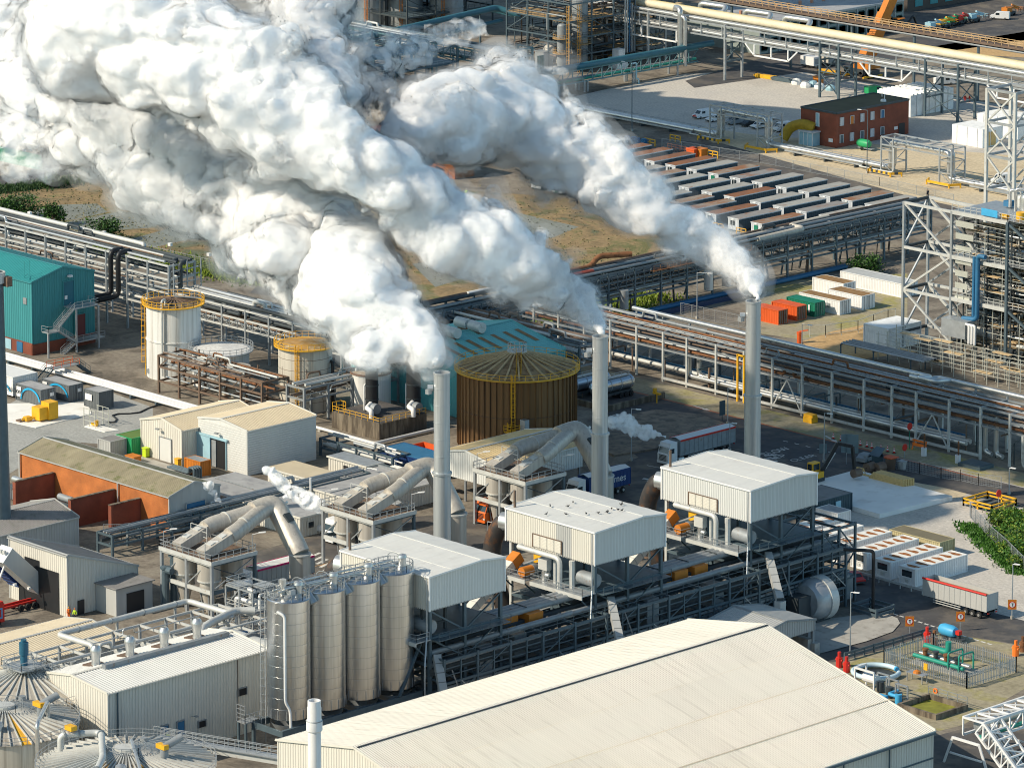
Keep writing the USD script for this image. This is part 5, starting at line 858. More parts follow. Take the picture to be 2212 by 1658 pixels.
# ---------------------------------------------------------------- pipe gantries over the north road
def goal(t, x0, x1, y0, y1, h, leg):
    for a, b in ((x0, x0 + leg), (x1 - leg, x1)):
        for x in (a, b):
            for y in (y0, y1): t.add('post', bar((x, y, 0), (x, y, h), .3), galv)
        for z in (2.6, 5.2): t.add('tie', [bar((a, y0, z), (b, y0, z), .18), bar((a, y1, z), (b, y1, z), .18), bar((a, y0, z), (a, y1, z), .18), bar((b, y0, z), (b, y1, z), .18)], galv)
        t.add('leg_brace', bar((a, y0, 2.6), (b, y0, .3), .14), galv); t.add('leg_brace', bar((b, y0, 2.6), (b, y1, 5.2), .14), galv)
    for z in (h - 1.7, h):
        for y in (y0, y1): t.add('chord', bar((x0, y, z), (x1, y, z), .24, .3), galv)
    n = 6
    for i in range(n + 1): x = x0 + (x1 - x0) * i / n; t.add('cross_tie', bar((x, y0, h), (x, y1, h), .18), galv)
    for i in range(n): a, b = x0 + (x1 - x0) * i / n, x0 + (x1 - x0) * (i + 1) / n; t.add('lattice', bar((a, y0, h - 1.7 if i % 2 else h), (b, y0, h if i % 2 else h - 1.7), .13), galv); t.add('lattice', bar((a, y0, h), (b, y1, h), .1), galv)
    for y, r in ((y0 + 1.2, .5), (y0 + 2.6, .42)): t.add('pipe', tube(bend([(x0 - 6, y, 1.2), (x0 + leg * .5, y, 1.2), (x0 + leg * .5, y, h - 1.0), (x1 - leg * .5, y, h - 1.0), (x1 - leg * .5, y, 1.2), (x1 + 6, y, 1.2)], 1.2, 6), r, 12), alu, smooth=50)
    t.add('earth_loop', tube(bend([(x0 + leg + .6, y0 - .4, h - 2), (x0 + leg + .6, y0 - .4, .6), (x0 - 6, y0 - .4, .6)], 1), .16, 8), pale, smooth=50)
for i, (xa, xb, lab) in enumerate(((-171.3, -153.2, 'galvanised pipe gantry over the road in front of the parked cars'), (-119.6, -99.4, 'galvanised pipe gantry over the road to the right of the dark-roofed brick building'))):
    goal(T('pipe_gantry', lab, 'gantry', (xa, 228, 0), 'pipe gantries over the north road'), xa, xb, 226.6, 231.0, 8.0, 3.4)
    for k, xc in enumerate((xa + 1.7, xb - 1.7)):
        w = T('crash_barrier', ('yellow hazard-striped crash barrier around the %s foot of the %s gantry' % (('left', 'right')[k], ('car-park', 'brick-building')[i])), 'barrier', (xc, 225, 0), 'yellow crash barriers at the gantry feet')
        P = [(xc - 4.5, 226.4), (xc - 3.2, 224.2), (xc + 3.2, 224.2), (xc + 4.5, 226.4)]
        for a, b in zip(P[:-1], P[1:]):
            n = int(np.hypot(b[0] - a[0], b[1] - a[1]) / .7)
            for j in range(n): p0, p1 = np.array(a) + (np.array(b) - a) * j / n, np.array(a) + (np.array(b) - a) * (j + 1) / n; w.add('stripe', bar((*p0, .75), (*p1, .75), .25, .5), yellow if j % 2 == 0 else (dark if k == 0 else yellow))
        for a in P: w.add('post', bar((*a, 0), (*a, 1), .25), yellow)
t = T('long_pipes', 'bright insulated twin pipes on low supports along the north road', 'pipework', (-180, 228, 1))
for a, b in ((-250, -177), (-148, -125), (-94, -60)):
    for y, r in ((227.8, .5), (229.2, .42)): t.add('pipe', tube([(a, y, 1.2), (b, y, 1.2)], r, 12), alu, smooth=50)
    t.add('front_rail', bar((a, 226.4, .9), (b, 226.4, .9), .25, .35), galv); t.add('guard_rail', rail([(a, 232.5, 0), (b, 232.5, 0)], 1.1, 3, .1), galv)
    for x in np.arange(a + 3, b, 9.): t.add('sleeper', bar((x, 226.2, .4), (x, 230, .4), .4, .7), dark)
# ---------------------------------------------------------------- the high pipe bridge across the top
t = T('pipe_bridge', 'high pipe bridge with a long yellow-cream pipe crossing the upper right', 'pipe bridge', (-190, 286, 0)); y0, y1 = 282.6, 288.6
for x in (-272, -246, -220, -189, -183, -156, -146, -120, -95):
    for y in (y0, y1): t.add('post', bar((x, y, 0), (x, y, 13.6), .5), bluegrey if x > -215 else galv)
    for z in (4.5, 9, 13.2): t.add('cross_beam', bar((x, y0, z), (x, y1, z), .3, .4), bluegrey)
    t.add('brace', bar((x, y0, 4.5), (x, y1, 9), .22), bluegrey); t.add('brace', bar((x, y0, 9), (x, y1, 4.5), .22), bluegrey)
for a, b in ((-189, -183), (-156, -146)):
    t.add('brace', bar((a, y0, 1), (b, y0, 6), .22), bluegrey); t.add('brace', bar((b, y0, 1), (a, y0, 6), .22), bluegrey); t.add('tie', bar((a, y0, 6.3), (b, y0, 6.3), .25), bluegrey)
for z in (13.2, 10.2):
    for y in (y0, y1): t.add('side_beam', bar((-275, y, z), (-60, y, z), .3, .4), galv)
for i, x in enumerate(np.arange(-270, -62, 7.)): t.add('hanger', bar((x, y0, 10.2), (x, y0, 13.2), .22), galv); t.add('rafter', bar((x, y0, 13.2), (x + 3, y1, 13.6), .16), bluegrey)
for a, b in ((-263, -233), (-213, -196), (-176, -160), (-137, -121)):
    t.add('underslung_truss', [bar((a, y0 - .3, 10), (a + 3, y0 - .3, 7.4), .3), bar((a + 3, y0 - .3, 7.4), (b - 3, y0 - .3, 7.4), .3, .35), bar((b - 3, y0 - .3, 7.4), (b, y0 - .3, 10), .3), bar((a + 3, y0 - .3, 7.4), (a + 3, y0 - .3, 10), .3), bar(((a + b) / 2, y0 - .3, 7.4), ((a + b) / 2, y0 - .3, 10), .3), bar((b - 3, y0 - .3, 7.4), (b - 3, y0 - .3, 10), .3)], white)
cy = M('cream_yellow_pipe', (.74, .60, .26), .45); cyl2 = M('cream_pipe', (.66, .58, .42), .45)
t.add('main_pipe', tube([(-272, 287, 14.6), (-60, 287, 14.6)], .95, 14), cyl2, smooth=50); t.add('yellow_band', bar((-272, 287.4, 15.5), (-60, 287.4, 15.5), .7, .12), cy)
for y, z, r, m in ((283.6, 13.8, .45, alu), (284.8, 13.7, .35, pale), (283.2, 10.8, .4, alu), (284.5, 10.7, .5, alu), (285.8, 10.7, .35, tankg), (286.8, 10.8, .3, pale)): t.add('pipe', tube([(-275, y, z), (-60, y, z)], r, 10), m, smooth=50)
for x in (-227, -212, -199): t.add('expansion_loop', tube(bend([(x - 8, 289.5, 14), (x - 8, 289.5, 16.2), (x, 290.5, 16.2), (x, 288, 14)], 1.1, 6), .65, 12), alu, smooth=50)
t.add('drop_leg', tube(bend([(-240, 286, 14.5), (-237, 283, 15.8), (-234, 281.5, 15.8), (-234, 281.5, 4)], 1.3, 6), .7, 12), alu, smooth=50); t.add('drop_leg', tube(bend([(-236, 281.6, 14), (-232.4, 281.6, 14), (-232.4, 281.6, 2)], 1.0, 6), .5, 12), alu, smooth=50)
t = T('walkway_bridge', 'brown railed walkway bridge behind the high pipe bridge at the upper right', 'walkway', (-180, 312, 0))
t.add('deck', bar((-290, 306, 14.2), (-60, 306, 14.2), 2.2, .5), brownpipe); t.add('railing', [rail([(-290, 305, 14.4), (-60, 305, 14.4)], 1.3, 2.2, .12), rail([(-290, 307, 14.4), (-60, 307, 14.4)], 1.3, 2.2, .12)], M('tan_rail', (.50, .33, .17), .6))
for x in np.arange(-280, -60, 20.): t.add('post', bar((x, 306, 0), (x, 306, 14), .5), bluegrey)
for k in range(3): t.add('pipe', tube([(-290, 305.5 + .6 * k, 13.4), (-60, 305.5 + .6 * k, 13.4)], .28, 8), grey, smooth=50)
# ---------------------------------------------------------------- the northern process unit and the tall tower at the right
def unit(t, x0, x1, y0, y1, h, nx, ny, nz, pm, seed, pipes=20, floors=.5, w=.35, bracep=.4, platm=None, rails=True, pmats=None):
    rg = np.random.default_rng(seed); X, Y, Zs = np.linspace(x0, x1, nx), np.linspace(y0, y1, ny), np.linspace(0, h, nz + 1)[1:]; pmats = pmats or PM
    for x in X:
        for y in Y: t.add('post', bar((x, y, 0), (x, y, h), w), pm)
    for z in Zs:
        for x in X: t.add('beam', bar((x, y0, z), (x, y1, z), w * .7, w), pm)
        for y in Y: t.add('beam', bar((x0, y, z), (x1, y, z), w * .7, w), pm)
        for i in range(nx - 1):
            for j in range(ny - 1):
                if rg.random() < floors: t.add('floor_grating', box(X[i], X[i + 1], Y[j], Y[j + 1], z + .18, z + .24), platm or pm)
        if rails: t.add('railing', rail([(x1, y1, z), (x1, y0, z), (x0, y0, z), (x0, y1, z)], 1.1, 2.2, .07), pmats[int(rg.integers(len(pmats)))])
    zz = np.concatenate([[0], Zs])
    for k in range(nz):
        for i in range(nx - 1):
            if rg.random() < bracep: t.add('brace', bar((X[i], y0, zz[k]), (X[i + 1], y0, zz[k + 1]), w * .5), pm)
        for j in range(ny - 1):
            if rg.random() < bracep: t.add('brace', bar((x1, Y[j], zz[k + 1]), (x1, Y[j + 1], zz[k]), w * .5), pm)
    for k in range(pipes):
        m = pmats[int(rg.integers(len(pmats)))]; r = .1 + .22 * rg.random(); q = np.array([x0 + (x1 - x0) * rg.random(), y0 + (y1 - y0) * rg.random(), h * (.1 + .85 * rg.random())])
        P = [q.copy()]
        for j in range(4):
            a = int(rg.integers(3)); q = q.copy(); q[a] = (x0 + (x1 - x0) * rg.random(), y0 + (y1 - y0) * rg.random(), h * rg.random())[a]; 
            if np.linalg.norm(q - P[-1]) > .8: P.append(q)
        if len(P) > 1: t.add('pipe', tube(bend(P, .4, 4), r, 6), m, smooth=50)
def vessel(t, name, c, r, h, m, bands=2):
    t.add(name, lathe([(.02, 0), (r * .7, .15), (r, .6), (r, h - .6), (r * .7, h - .12), (.02, h)], c, 20), m, smooth=40)
    for k in range(bands): z = h * (k + 1) / (bands + 1); t.add('ring_platform', [lathe([(r, z), (r + 1.1, z), (r + 1.1, z + .12), (r, z + .12)], c, 20), ring_rail(np.asarray(c) + [0, 0, z], r + 1.0, 1.1, 12)], M2)
M2 = M('tan_platform_steel', (.42, .27, .12), .6)
nav = [bluegrey, dark, dark, grey, brownpipe, bluegrey, dark]
q = G(1330, 150); t = T('process_unit', 'dark refinery steelwork with grey columns at the top centre', 'process unit', (q[0], q[1], 0))
N0 = G(1230, 160)[:2]; N1 = G(1470, 112)[:2]; xa = N0[0]
unit(t, xa - 22, xa, N0[1], N1[1] - 4, 17, 4, 6, 4, bluegrey, 50, 60, .35, .34, .5, M2, True, nav)
vessel(t, 'column_vessel', (xa - 2.5, N0[1] + 6, 1), 2.0, 17, grey); vessel(t, 'column_vessel', (xa - 3, N0[1] + .5, 1), 1.3, 11, grey); vessel(t, 'column_vessel', (xa - 4, N1[1] - 14, 1), 1.2, 15, galv)
for k in range(5): t.add('riser_pipe', tube([(xa + .6, N0[1] + 18.5 + .8 * k, 3), (xa + .6, N0[1] + 18.5 + .8 * k, 18 - k)], .22, 8), (galv, pale, bluemid, galv, grey)[k], smooth=50)
for y in (N0[1] + 2.8, N0[1] - 1): t.add('ladder_tower', ladder((xa + .3, y, 0), 16, (0, 1), .7, True, (1, 0)), M('amber_ladder', (.55, .28, .05), .6))
for k, y in enumerate(np.linspace(N0[1] + 26, N1[1] - 8, 5)): t.add('plank_platform', box(xa, xa + 2, y, y + 4, 4 + 2.3 * k, 4.15 + 2.3 * k), plank)
t = T('horizontal_vessel', 'white-ended horizontal pressure vessel at the edge of the refinery steelwork', 'vessel', G(1190, 150)); q = G(1183, 150); q[2] = 4.2
t.add('shell', lathe([(.02, -.6), (1.3, -.3), (1.9, .5), (1.9, 20), (1.3, 21), (.02, 21.3)], q, 20, 'y'), grey, smooth=40); t.add('end_cap', lathe([(.02, -.75), (1.3, -.45), (1.95, .4), (1.95, .9)], q, 20, 'y'), tankg, smooth=40)
for s in (4, 15): t.add('saddle', box(q[0] - 1.2, q[0] + 1.2, q[1] + s, q[1] + s + .8, 0, 3), concrete)
t.add('platform_gate', [rail([(q[0] + 2, q[1] + 8, 2), (q[0] + 2, q[1] + 10.5, 2)], 4, .6, .12)], yellow)
q = G(1165, 152); one('plant_cabinet', 'pale grey cabinet below the white vessel end', 'cabinet', [box(q[0] - 1.5, q[0] + 1.5, q[1], q[1] + 3.2, 0, 4.6), box(q[0] - 1.6, q[0] + 1.6, q[1] - .1, q[1] + 3.3, 4.6, 4.75)], galv)
q = G(1335, 146); one('wrapped_load', 'white wrapped stack beside the teal pipe truss', 'load', [box(q[0] - 1.6, q[0] + 1.6, q[1] - 1.8, q[1] + 1.8, 0, 2.6), box(q[0] - 1.2, q[0] + 1.0, q[1] - .8, q[1] + 1.4, 2.6, 4.6)], wrap)
q = G(1215, 140); t = T('pump_skid', 'orange pump skid in front of the refinery steelwork', 'pump', q); t.add('frame', box(q[0] - 2.2, q[0] + 2.2, q[1] + 14, q[1] + 18, .2, .6), grey); t.add('body', [tube([(q[0] - 1.5, q[1] + 15, 1.4), (q[0] + 1.5, q[1] + 17, 1.6)], .9, 12)], orange, smooth=40); t.add('motor', cyl((q[0] + 1.2, q[1] + 15, .6), .7, 1.6, 10), yellow, smooth=40)
# trussed rack running to the refinery
a, b = G(1172, 215), G(1480, 150); xr = a[0]; t = T('trussed_rack', 'teal-shaded trussed pipe rack leading to the refinery steelwork', 'pipe rack', (xr, a[1], 0))
tr = M('green_blue_steel', (.10, .20, .22), .5, .2)
for z, m in ((5.6, tr), (2.6, tr)): t.add('chord', bar((xr, a[1], z), (xr, b[1], z), .28, .34), m)
n = 16
for i in range(n):
    p, q = a[1] + (b[1] - a[1]) * i / n, a[1] + (b[1] - a[1]) * (i + 1) / n; t.add('truss_post', bar((xr, p, 2.6), (xr, p, 5.6), .2), tr); t.add('truss_brace', bar((xr, p, 2.6), (xr, q, 5.6), .12), tr)
for y in (G(1258, 198)[1], G(1283, 205)[1] + 2, G(1380, 182)[1], G(1400, 184)[1], G(1475, 165)[1]): t.add('post', bar((xr, y, 0), (xr, y, 2.8), .36), galv); t.add('post', bar((xr - 3, y, 0), (xr - 3, y, 2.8), .36), galv); t.add('cross_beam', bar((xr - 3, y, 2.4), (xr, y, 2.4), .24), tr)
t.add('pipe', tube([(xr, a[1] - 1, 6.5), (xr, b[1] + 5, 6.5)], .75, 12), petrol, smooth=50)
for k, dx in enumerate((-.8, -1.6, -2.4)): t.add('pipe', tube([(xr + dx, a[1], 3.1), (xr + dx, b[1], 3.1)], .32, 8), (tealpipe, bluegrey, grey)[k], smooth=50)
t.add('drip_leg', tube(bend([(xr + 1.5, G(1352, 180)[1] - 1, 5.2), (xr + 1.5, G(1352, 180)[1] + .8, 5.2), (xr + 1.5, G(1352, 180)[1] + .8, 1.4), (xr + 1.5, G(1352, 180)[1] + 1.6, 1.2), (xr + 1.5, G(1352, 180)[1] + 1.6, 0)], .3), .2, 8), bluelt, smooth=50)
q = G(1150, 205); t = T('pipe_tower', 'blue steel pipe tower with bright vertical bends beside the trussed rack', 'frame', (q[0], q[1], 0))
for x in (q[0] - 5, q[0]):
    for y in (q[1] - 5, q[1]): t.add('post', bar((x, y, 0), (x, y, 11.5), .4), tr)
for z in (6.5, 9.5, 11.4): t.add('ring_beam', [bar((q[0] - 5, q[1], z), (q[0], q[1], z), .3), bar((q[0], q[1] - 5, z), (q[0], q[1], z), .3), bar((q[0] - 5, q[1] - 5, z), (q[0], q[1] - 5, z), .3)], tr)
for k in range(3): t.add('pipe_bend', tube(bend([(q[0] - 16, q[1] - 4 + 1.5 * k, 10), (q[0] - 1, q[1] - 4 + 1.5 * k, 10), (q[0] - 1, q[1] - 4 + 1.5 * k, 0)], 1.6, 7), .45, 10), (pale, bluegrey, grey)[k], smooth=50)
t.add('green_riser', [tube([(q[0] + 1.6, q[1] + .5 + .7 * k, 0), (q[0] + 1.6, q[1] + .5 + .7 * k, 9.5)], .34, 8) for k in range(3)], M('dark_green_pipe', (.02, .13, .11), .5), smooth=50)
rack(t, 'x', q[0] - 80, q[0] - 5, q[1] - 5.5, q[1], (9.5, 6.8), 7.5, tr, tr, (4, 4), 61, rmax=.4, front_truss=(6.9, 9.4, q[1] - 5.6), mats=[pale, bluegrey, galv])
# left distance: more racks and a dark unit seen through the steam
q = G(1020, 70); t = T('process_unit', 'dark blue pipe structure in shade at the top, left of the refinery columns', 'process unit', (q[0], q[1], 0)); unit(t, q[0] - 55, q[0] - 5, q[1] - 18, q[1] + 12, 15, 6, 4, 3, dark, 52, 40, .5, .35, .4, bluegrey, True, [bluegrey, dark, bluemid])
a, b = G(770, 85, 9), G(1040, 24, 9); t = T('pipe', 'thick blue pipe crossing in front of the far tanks at the top', 'pipe', a); b2 = a + (b - a) * 1.12; t.add('pipe_run', tube(bend([a, b2, b2 + [5, 4, -2], b2 + [-8, 6, -2]], 1.5), .8, 12), petrol, smooth=50); t.add('pipe_run', tube([a + [2, 0, -3], b2 + [2, 0, -3]], .5, 10), petrol, smooth=50)
for k in range(6): p = a + (b2 - a) * (k + .3) / 6; t.add('support', bar((p[0], p[1], 0), (p[0], p[1], p[2] - .6), .4), bluegrey)
for k, (px, r, lab) in enumerate(((875, 4.6, 'far grey tank with an orange ladder behind the blue pipe'), (965, 4.4, 'second far grey tank with an orange ladder, right of the first'), (800, 4.6, 'third far dark tank almost lost in the steam at the top'))):
    q = G(px, 62); u = tank(lab, q, r, 14, grey, (6, 10), .6, None, None, name='far_tank', seams=0); u.add('ladder', [ladder(q + [r * .6, -r * .85, 0], 14, (.8, .6), .7, True, (.6, -.8))], orange)
q = G(30, 330); rack(T('pipe_rack', 'trussed pipe rack at the left edge partly veiled by steam', 'pipe rack', (q[0], q[1], 0)), 'x', q[0] - 40, q[0] + 16, q[1], q[1] + 6, (7.2, 4.8), 6, galv, bluegrey, (5, 4), 66, rmax=.35, front_truss=(4.9, 7.1, q[1] - .1), mats=[alu, bluegrey, pale])
q = G(20, 352); one('dark_screen', 'dark green screened wall below the rack at the left edge', 'wall', [box(q[0] - 30, q[0] + 12, q[1], q[1] + .4, 0, 3.2)], greend)
q = G(700, 200); t = T('process_unit', 'blue-grey pipe structure glimpsed through gaps in the steam', 'process unit', (q[0], q[1], 0)); unit(t, q[0] - 25, q[0] + 25, q[1] - 10, q[1] + 20, 12, 6, 4, 3, bluegrey, 53, 30, .3, .35, .4, bluegrey, True, [bluegrey, dark, bluemid, galv])
# brick block glimpsed under the plumes
q = G(985, 388); t = shed('brick_office', 'orange brick office block glimpsed between two plumes', q[0] - 22, q[0] - .2, q[1], q[1] + 5.5, 6.5, 6.5, 6.7, .5, 'x', brick_or, roofgy, 60, .6, trimm=brick_rd)
for k in range(3): t.add('window', box(q[0] - 3.2 - 4 * k, q[0] - 2.2 - 4 * k, q[1] - .2, q[1] - .05, .3, 2.2), orange)
q = G(880, 362); one('brick_hut', 'dark-sided brick hut left of the brick office, half hidden by steam', 'building', [box(q[0] - 16, q[0], q[1], q[1] + 7, 0, 6), box(q[0] - 16.3, q[0] + .3, q[1] - .3, q[1] + 7.3, 6, 6.3)], brick_rd)
# dark-roofed brick building
bx0, bx1, by0, by1, bh = -155.4, -144.6, 239.6, 264, 7.9
t = T('brick_building', 'two-storey red brick building with a flat dark roof and small windows', 'building', (-150, 252, 0))
t.add('wall', slab([(bx0, by0), (bx1, by0), (bx1, by1), (bx0, by1)], 0, bh), brick_rd); t.add('parapet', [bar((bx0, by0, bh), (bx1, by0, bh), .4, .4), bar((bx1, by0, bh), (bx1, by1, bh), .4, .4), bar((bx1, by1, bh), (bx0, by1, bh), .4, .4), bar((bx0, by1, bh), (bx0, by0, bh), .4, .4)], dark)
t.add('roof', box(bx0 + .3, bx1 - .3, by0 + .3, by1 - .3, bh, bh + .06), M('moss_brown_felt', (.10, .085, .045), .9, 0, .2, .3))
for k in range(5): xdoor(t, 'window', by0 + 1.2 + 3.4 * k, by0 + 2.2 + 3.4 * k, bx1, 4.9, 6.7, orange if k == 1 else (cabinf if k < 4 else bluemid), cabinf)
for k in range(5): xdoor(t, 'window', by0 + 1.2 + 3.4 * k, by0 + 2.2 + 3.4 * k, bx1, 1.0, 2.8, cabinf if k % 2 else bluegrey, cabinf)
t.add('doorway', box(bx1, bx1 + .1, by1 - 3.4, by1 - 1.4, 0, 2.8), black); t.add('sign', [box(bx1, bx1 + .1, by1 - 5, by1 - 3.8, 1.6, 2.3), box(bx1 - 2.2, bx1 - 1.0, by0 - .12, by0, 1.2, 2.0)], white)
ydoor(t, 'stair_window', -150.6, -149.8, by0, 4.2, 7.2, bluelt, white); p = t.add('porch', box(-153.6, -149.6, by0 - 2.4, by0, 0, 3.0), bluelt); t.add('porch_roof', box(-153.9, -149.3, by0 - 2.7, by0, 3.0, 3.3), cabinf, parent=p); t.add('porch_frame', [bar((-153.6 + k, by0 - 2.45, 0), (-153.6 + k, by0 - 2.45, 3), .16) for k in (0, 1.3, 2.6, 4)], white, parent=p)
t.add('roof_vent', [lathe([(.7, 0), (.6, .5), (.05, .6)], (-147, 258, bh), 12), cyl((-148, 259.5, bh), .12, 1.4, 6), cyl((-151, 262, bh), .1, 1.0, 6)], white)
t = T('yellow_duct', 'crumpled mustard-yellow duct bent against the red brick building', 'duct', (-156, 238, 0)); t.add('duct', tube(bend([(-151, 239.3, 3.8), (-153.5, 238.2, 4.6), (-157, 237.6, 3.4), (-157.5, 236, .8)], 1.5, 6), 1.2, 10), M('mustard_fabric', (.42, .26, .02), .7, 0, .2, 1.5), smooth=60)
# big concrete office top right, and the dark hall behind
a, b = G(1640, 118), G(1886, 52); ox = a[0]; t = T('office_block', 'long grey office block with rows of rounded windows at the top right', 'building', (ox, a[1], 0))
t.add('wall', slab([(ox - 26, a[1]), (ox, a[1]), (ox, b[1]), (ox - 26, b[1])], 0, 7.4), M('green_grey_concrete', (.25, .29, .27), .8)); t.add('roof', box(ox - 25.6, ox - .4, a[1] + .4, b[1] - .4, 7.4, 7.46), roofgy); t.add('parapet', [bar((ox, a[1], 7.5), (ox, b[1], 7.5), .4, .5), bar((ox - 26, a[1], 7.5), (ox, a[1], 7.5), .4, .5)], galv)
n = 15; L = (b[1] - a[1]) / n; wm = M('dark_green_glass', (.015, .045, .045), .15)
for k in range(n):
    y = a[1] + L * k
    for z0, z1 in ((4.5, 6.7), (.6, 3.8)): t.add('window', [box(ox, ox + .1, y + L * .12, y + L * .88, z0 + .3, z1 - .3), box(ox, ox + .1, y + L * .22, y + L * .78, z0, z1)], wm)
    t.add('mullion', bar((ox + .15, y, 0), (ox + .15, y, 7.3), .25), galv)
for k in range(12): t.add('roof_bollard', box(ox - 14, ox - 13.4, a[1] + 3 + 4.4 * k, a[1] + 3.6 + 4.4 * k, 7.46, 8.5), M('pinkish_brick_stub', (.45, .22, .14), .8) if k == 0 else LK + 'pinkish_brick_stub')
a, b = G(1960, 26), G(2230, -12); t = T('dark_hall', 'dark brown hall with a yellow stair at the top right corner', 'building', (a[0], a[1], 0)); t.add('wall', slab([(a[0] - 20, a[1]), (a[0], a[1]), (a[0], b[1]), (a[0] - 20, b[1])], 0, 6.5), M('dark_brown_cladding', (.07, .055, .045), .7)); t.add('roof', box(a[0] - 20, a[0], a[1], b[1], 6.5, 6.6), dark); t.add('stair', stair((a[0] - 10, a[1] - 1.2, 0), (a[0] - 17, a[1] - 1.2, 5), 1.2, (0, -1, 0)), yellow)
for k in range(8): t.add('window', box(a[0], a[0] + .1, a[1] + 3 + 6 * k, a[1] + 6 + 6 * k, 1.0, 4.5), tealw)
# tall tower with scaffolding
TX, TY = (-9.2, 2.4, 15.6), (108.8, 115.6); H_ = 27.5
t = T('steel_tower', 'tall open braced steel tower at the right edge, in front of the scaffolded plant', 'tower', (3, 112, 0))
for x in TX:
    for y in TY: t.add('post', bar((x, y, 0), (x, y, H_), .45), galv)
for z in (3, 11, 19, 27.3):
    for y in TY: t.add('beam', bar((-9.2, y, z), (2.4, y, z), .4, .5), pale)
    for x in TX[:2]: t.add('beam', bar((x, TY[0], z), (x, TY[1], z), .4, .5), dark)
for a, b in ((3, 11), (11, 19), (19, 27.3)):
    k = (a == 11)
    t.add('brace', bar((-9.2, TY[0], a if k else b), (2.4, TY[0], b if k else a), .36), pale); t.add('brace', bar((-9.2, TY[1], a), (2.4, TY[1], b), .34), galv); t.add('brace', bar((-9.2, TY[1], b), (2.4, TY[1], a), .5), pale); t.add('brace', bar((-9.2, TY[0], a), (-9.2, TY[1], b), .3), galv); t.add('brace', bar((2.4, TY[0], b), (2.4, TY[1], a), .3), galv)
for z in (11.2, 19.0, 27.3):
    t.add('walkway_beam', bar((2.4, TY[0], z), (15.6, TY[0], z), .4, .7), pale); t.add('floor', box(2.6, 30, TY[0] + .3, TY[0] + 12, z + .3, z + .4), galv); t.add('railing', rail([(2.4, TY[0], z + .35), (15.6, TY[0], z + .35), (30, TY[0], z + .35)], 1.2, 1.5, .08), pale)
for x in (15.6, 30):
    for z in (11, 19, 27): t.add('cross_beam', bar((x, TY[0], z), (x, TY[0] + 13, z), .4, .6), galv)
for y in (108.8, 121): t.add('post', bar((30, y, 0), (30, y, 27.4), .55), bluegrey); t.add('post', bar((15.6, y, 0), (15.6, y, 27.4), .5), bluegrey)
for z in (3, 11, 19): t.add('brace', bar((15.8, 109, z + 8), (30, 109, z), .4), bluegrey)
rg = np.random.default_rng(77)
t = T('scaffolded_plant', 'dense scaffolded plant with timber lifts and pipes inside the tall tower', 'process unit', (8, 114, 0))
sc = M('scaffold_tube', (.55, .55, .48), .45, .4)
for x in np.arange(3.4, 29, 2.1):
    for y in np.arange(109.6, 121, 2.3): h = 5 + 20 * rg.random(); t.add('standard', bar((x, y, 0), (x, y, h), .11), sc)
for z in np.arange(1.5, 26, 1.5):
    for y in np.arange(109.6, 121, 2.3): a = 3.2 + 8 * rg.random(); t.add('ledger', bar((a, y, z + .3 * rg.random()), (a + 4 + 12 * rg.random(), y, z + .2 * rg.random()), .1), sc)
    for k in range(3):
        a, y = 3.2 + 17 * rg.random(), 109.2 + 4.5 * rg.random()
        if rg.random() < .6: t.add('plank_deck', box(a, a + 2.5 + 4 * rg.random(), y, y + 1.2, z, z + .12), plank)
    if rg.random() < .7: a = 14 * rg.random(); t.add('process_pipe', tube([(3.4 + a, 110 + 3 * rg.random(), z), (9 + a, 110 + 3 * rg.random(), z)], .2 + .2 * rg.random(), 8), (pale, alu, galv, dark)[int(rg.integers(4))], smooth=50)
unit(t, 4, 32, 110.5, 122, 25.5, 6, 4, 7, dark, 91, 70, .45, .25, .35, plank, True, [dark, bluegrey, sc, pale, galv, dark])
for k in range(16): t.add('dark_vessel', cyl((5 + 25 * rg.random(), 113 + 8 * rg.random(), 2 + 19 * rg.random()), .6 + .7 * rg.random(), 2 + 3 * rg.random(), 12), (dark, bluegrey, grey)[k % 3], smooth=40)
t.add('blue_pipe', tube(bend([(11.2, 108.0, 20.4), (9.4, 108.0, 20.4), (9.4, 108.0, 8.6), (6, 108, 8.2)], .8), .45, 10), bluemid, smooth=50); t.add('blue_pipe', tube([(8.4, 108.2, 20), (8.4, 108.2, 9)], .35, 10), bluemid, smooth=50)
for k in range(3): t.add('heat_exchanger', lathe([(.02, -3), (.9, -3), (1.0, -2.7), (1.0, 2.7), (.9, 3), (.02, 3)], (7 + 4.5 * k, 112 + k, 5.2 + 4.5 * k), 16, 'x'), (pale, dark, alu)[k], smooth=40)
t.add('cabinet', [box(2.8, 8.5, 105.8, 108.4, 5.0, 8.2)], galv); t.add('white_loops', [tube(bend([(8.8 + .7 * k, 105.6, 8), (9.6 + .7 * k, 105.6, 8), (9.6 + .7 * k, 105.6, 4.5)], .6), .25, 8) for k in range(3)], white, smooth=50)
for x, y, r, h, m in ((14, 116, 1.3, 3.5, alu), (18, 114, 1.6, 4.2, alu), (21.5, 117, 1.2, 3, galv), (11, 118, .9, 2.6, pale), (24, 114, 1.3, 3, bluegrey)): vessel(t, 'top_vessel', (x, y, 27.8), r, h, m, 0); t.add('vessel_pipe', tube(bend([(x, y, 27.8 + h - .2), (x, y, 28.6 + h), (x - 1.8, y - 1, 28.6 + h), (x - 1.8, y - 1, 28)], .6), .3, 8), alu, smooth=50)
t.add('yellow_drum', [cyl((17, 110.8, 27.8), .9, 1.4, 12), tube([(13.4, 109.6, 28.2), (15, 109.6, 28.2)], .45, 10)], yellow, smooth=40); t.add('blue_sheet', box(9.6, 13.4, 108.5, 108.56, 27.9, 29.2), sky_b); t.add('blue_box', box(7.6, 9, 117, 118.6, 28, 29), bluemid)
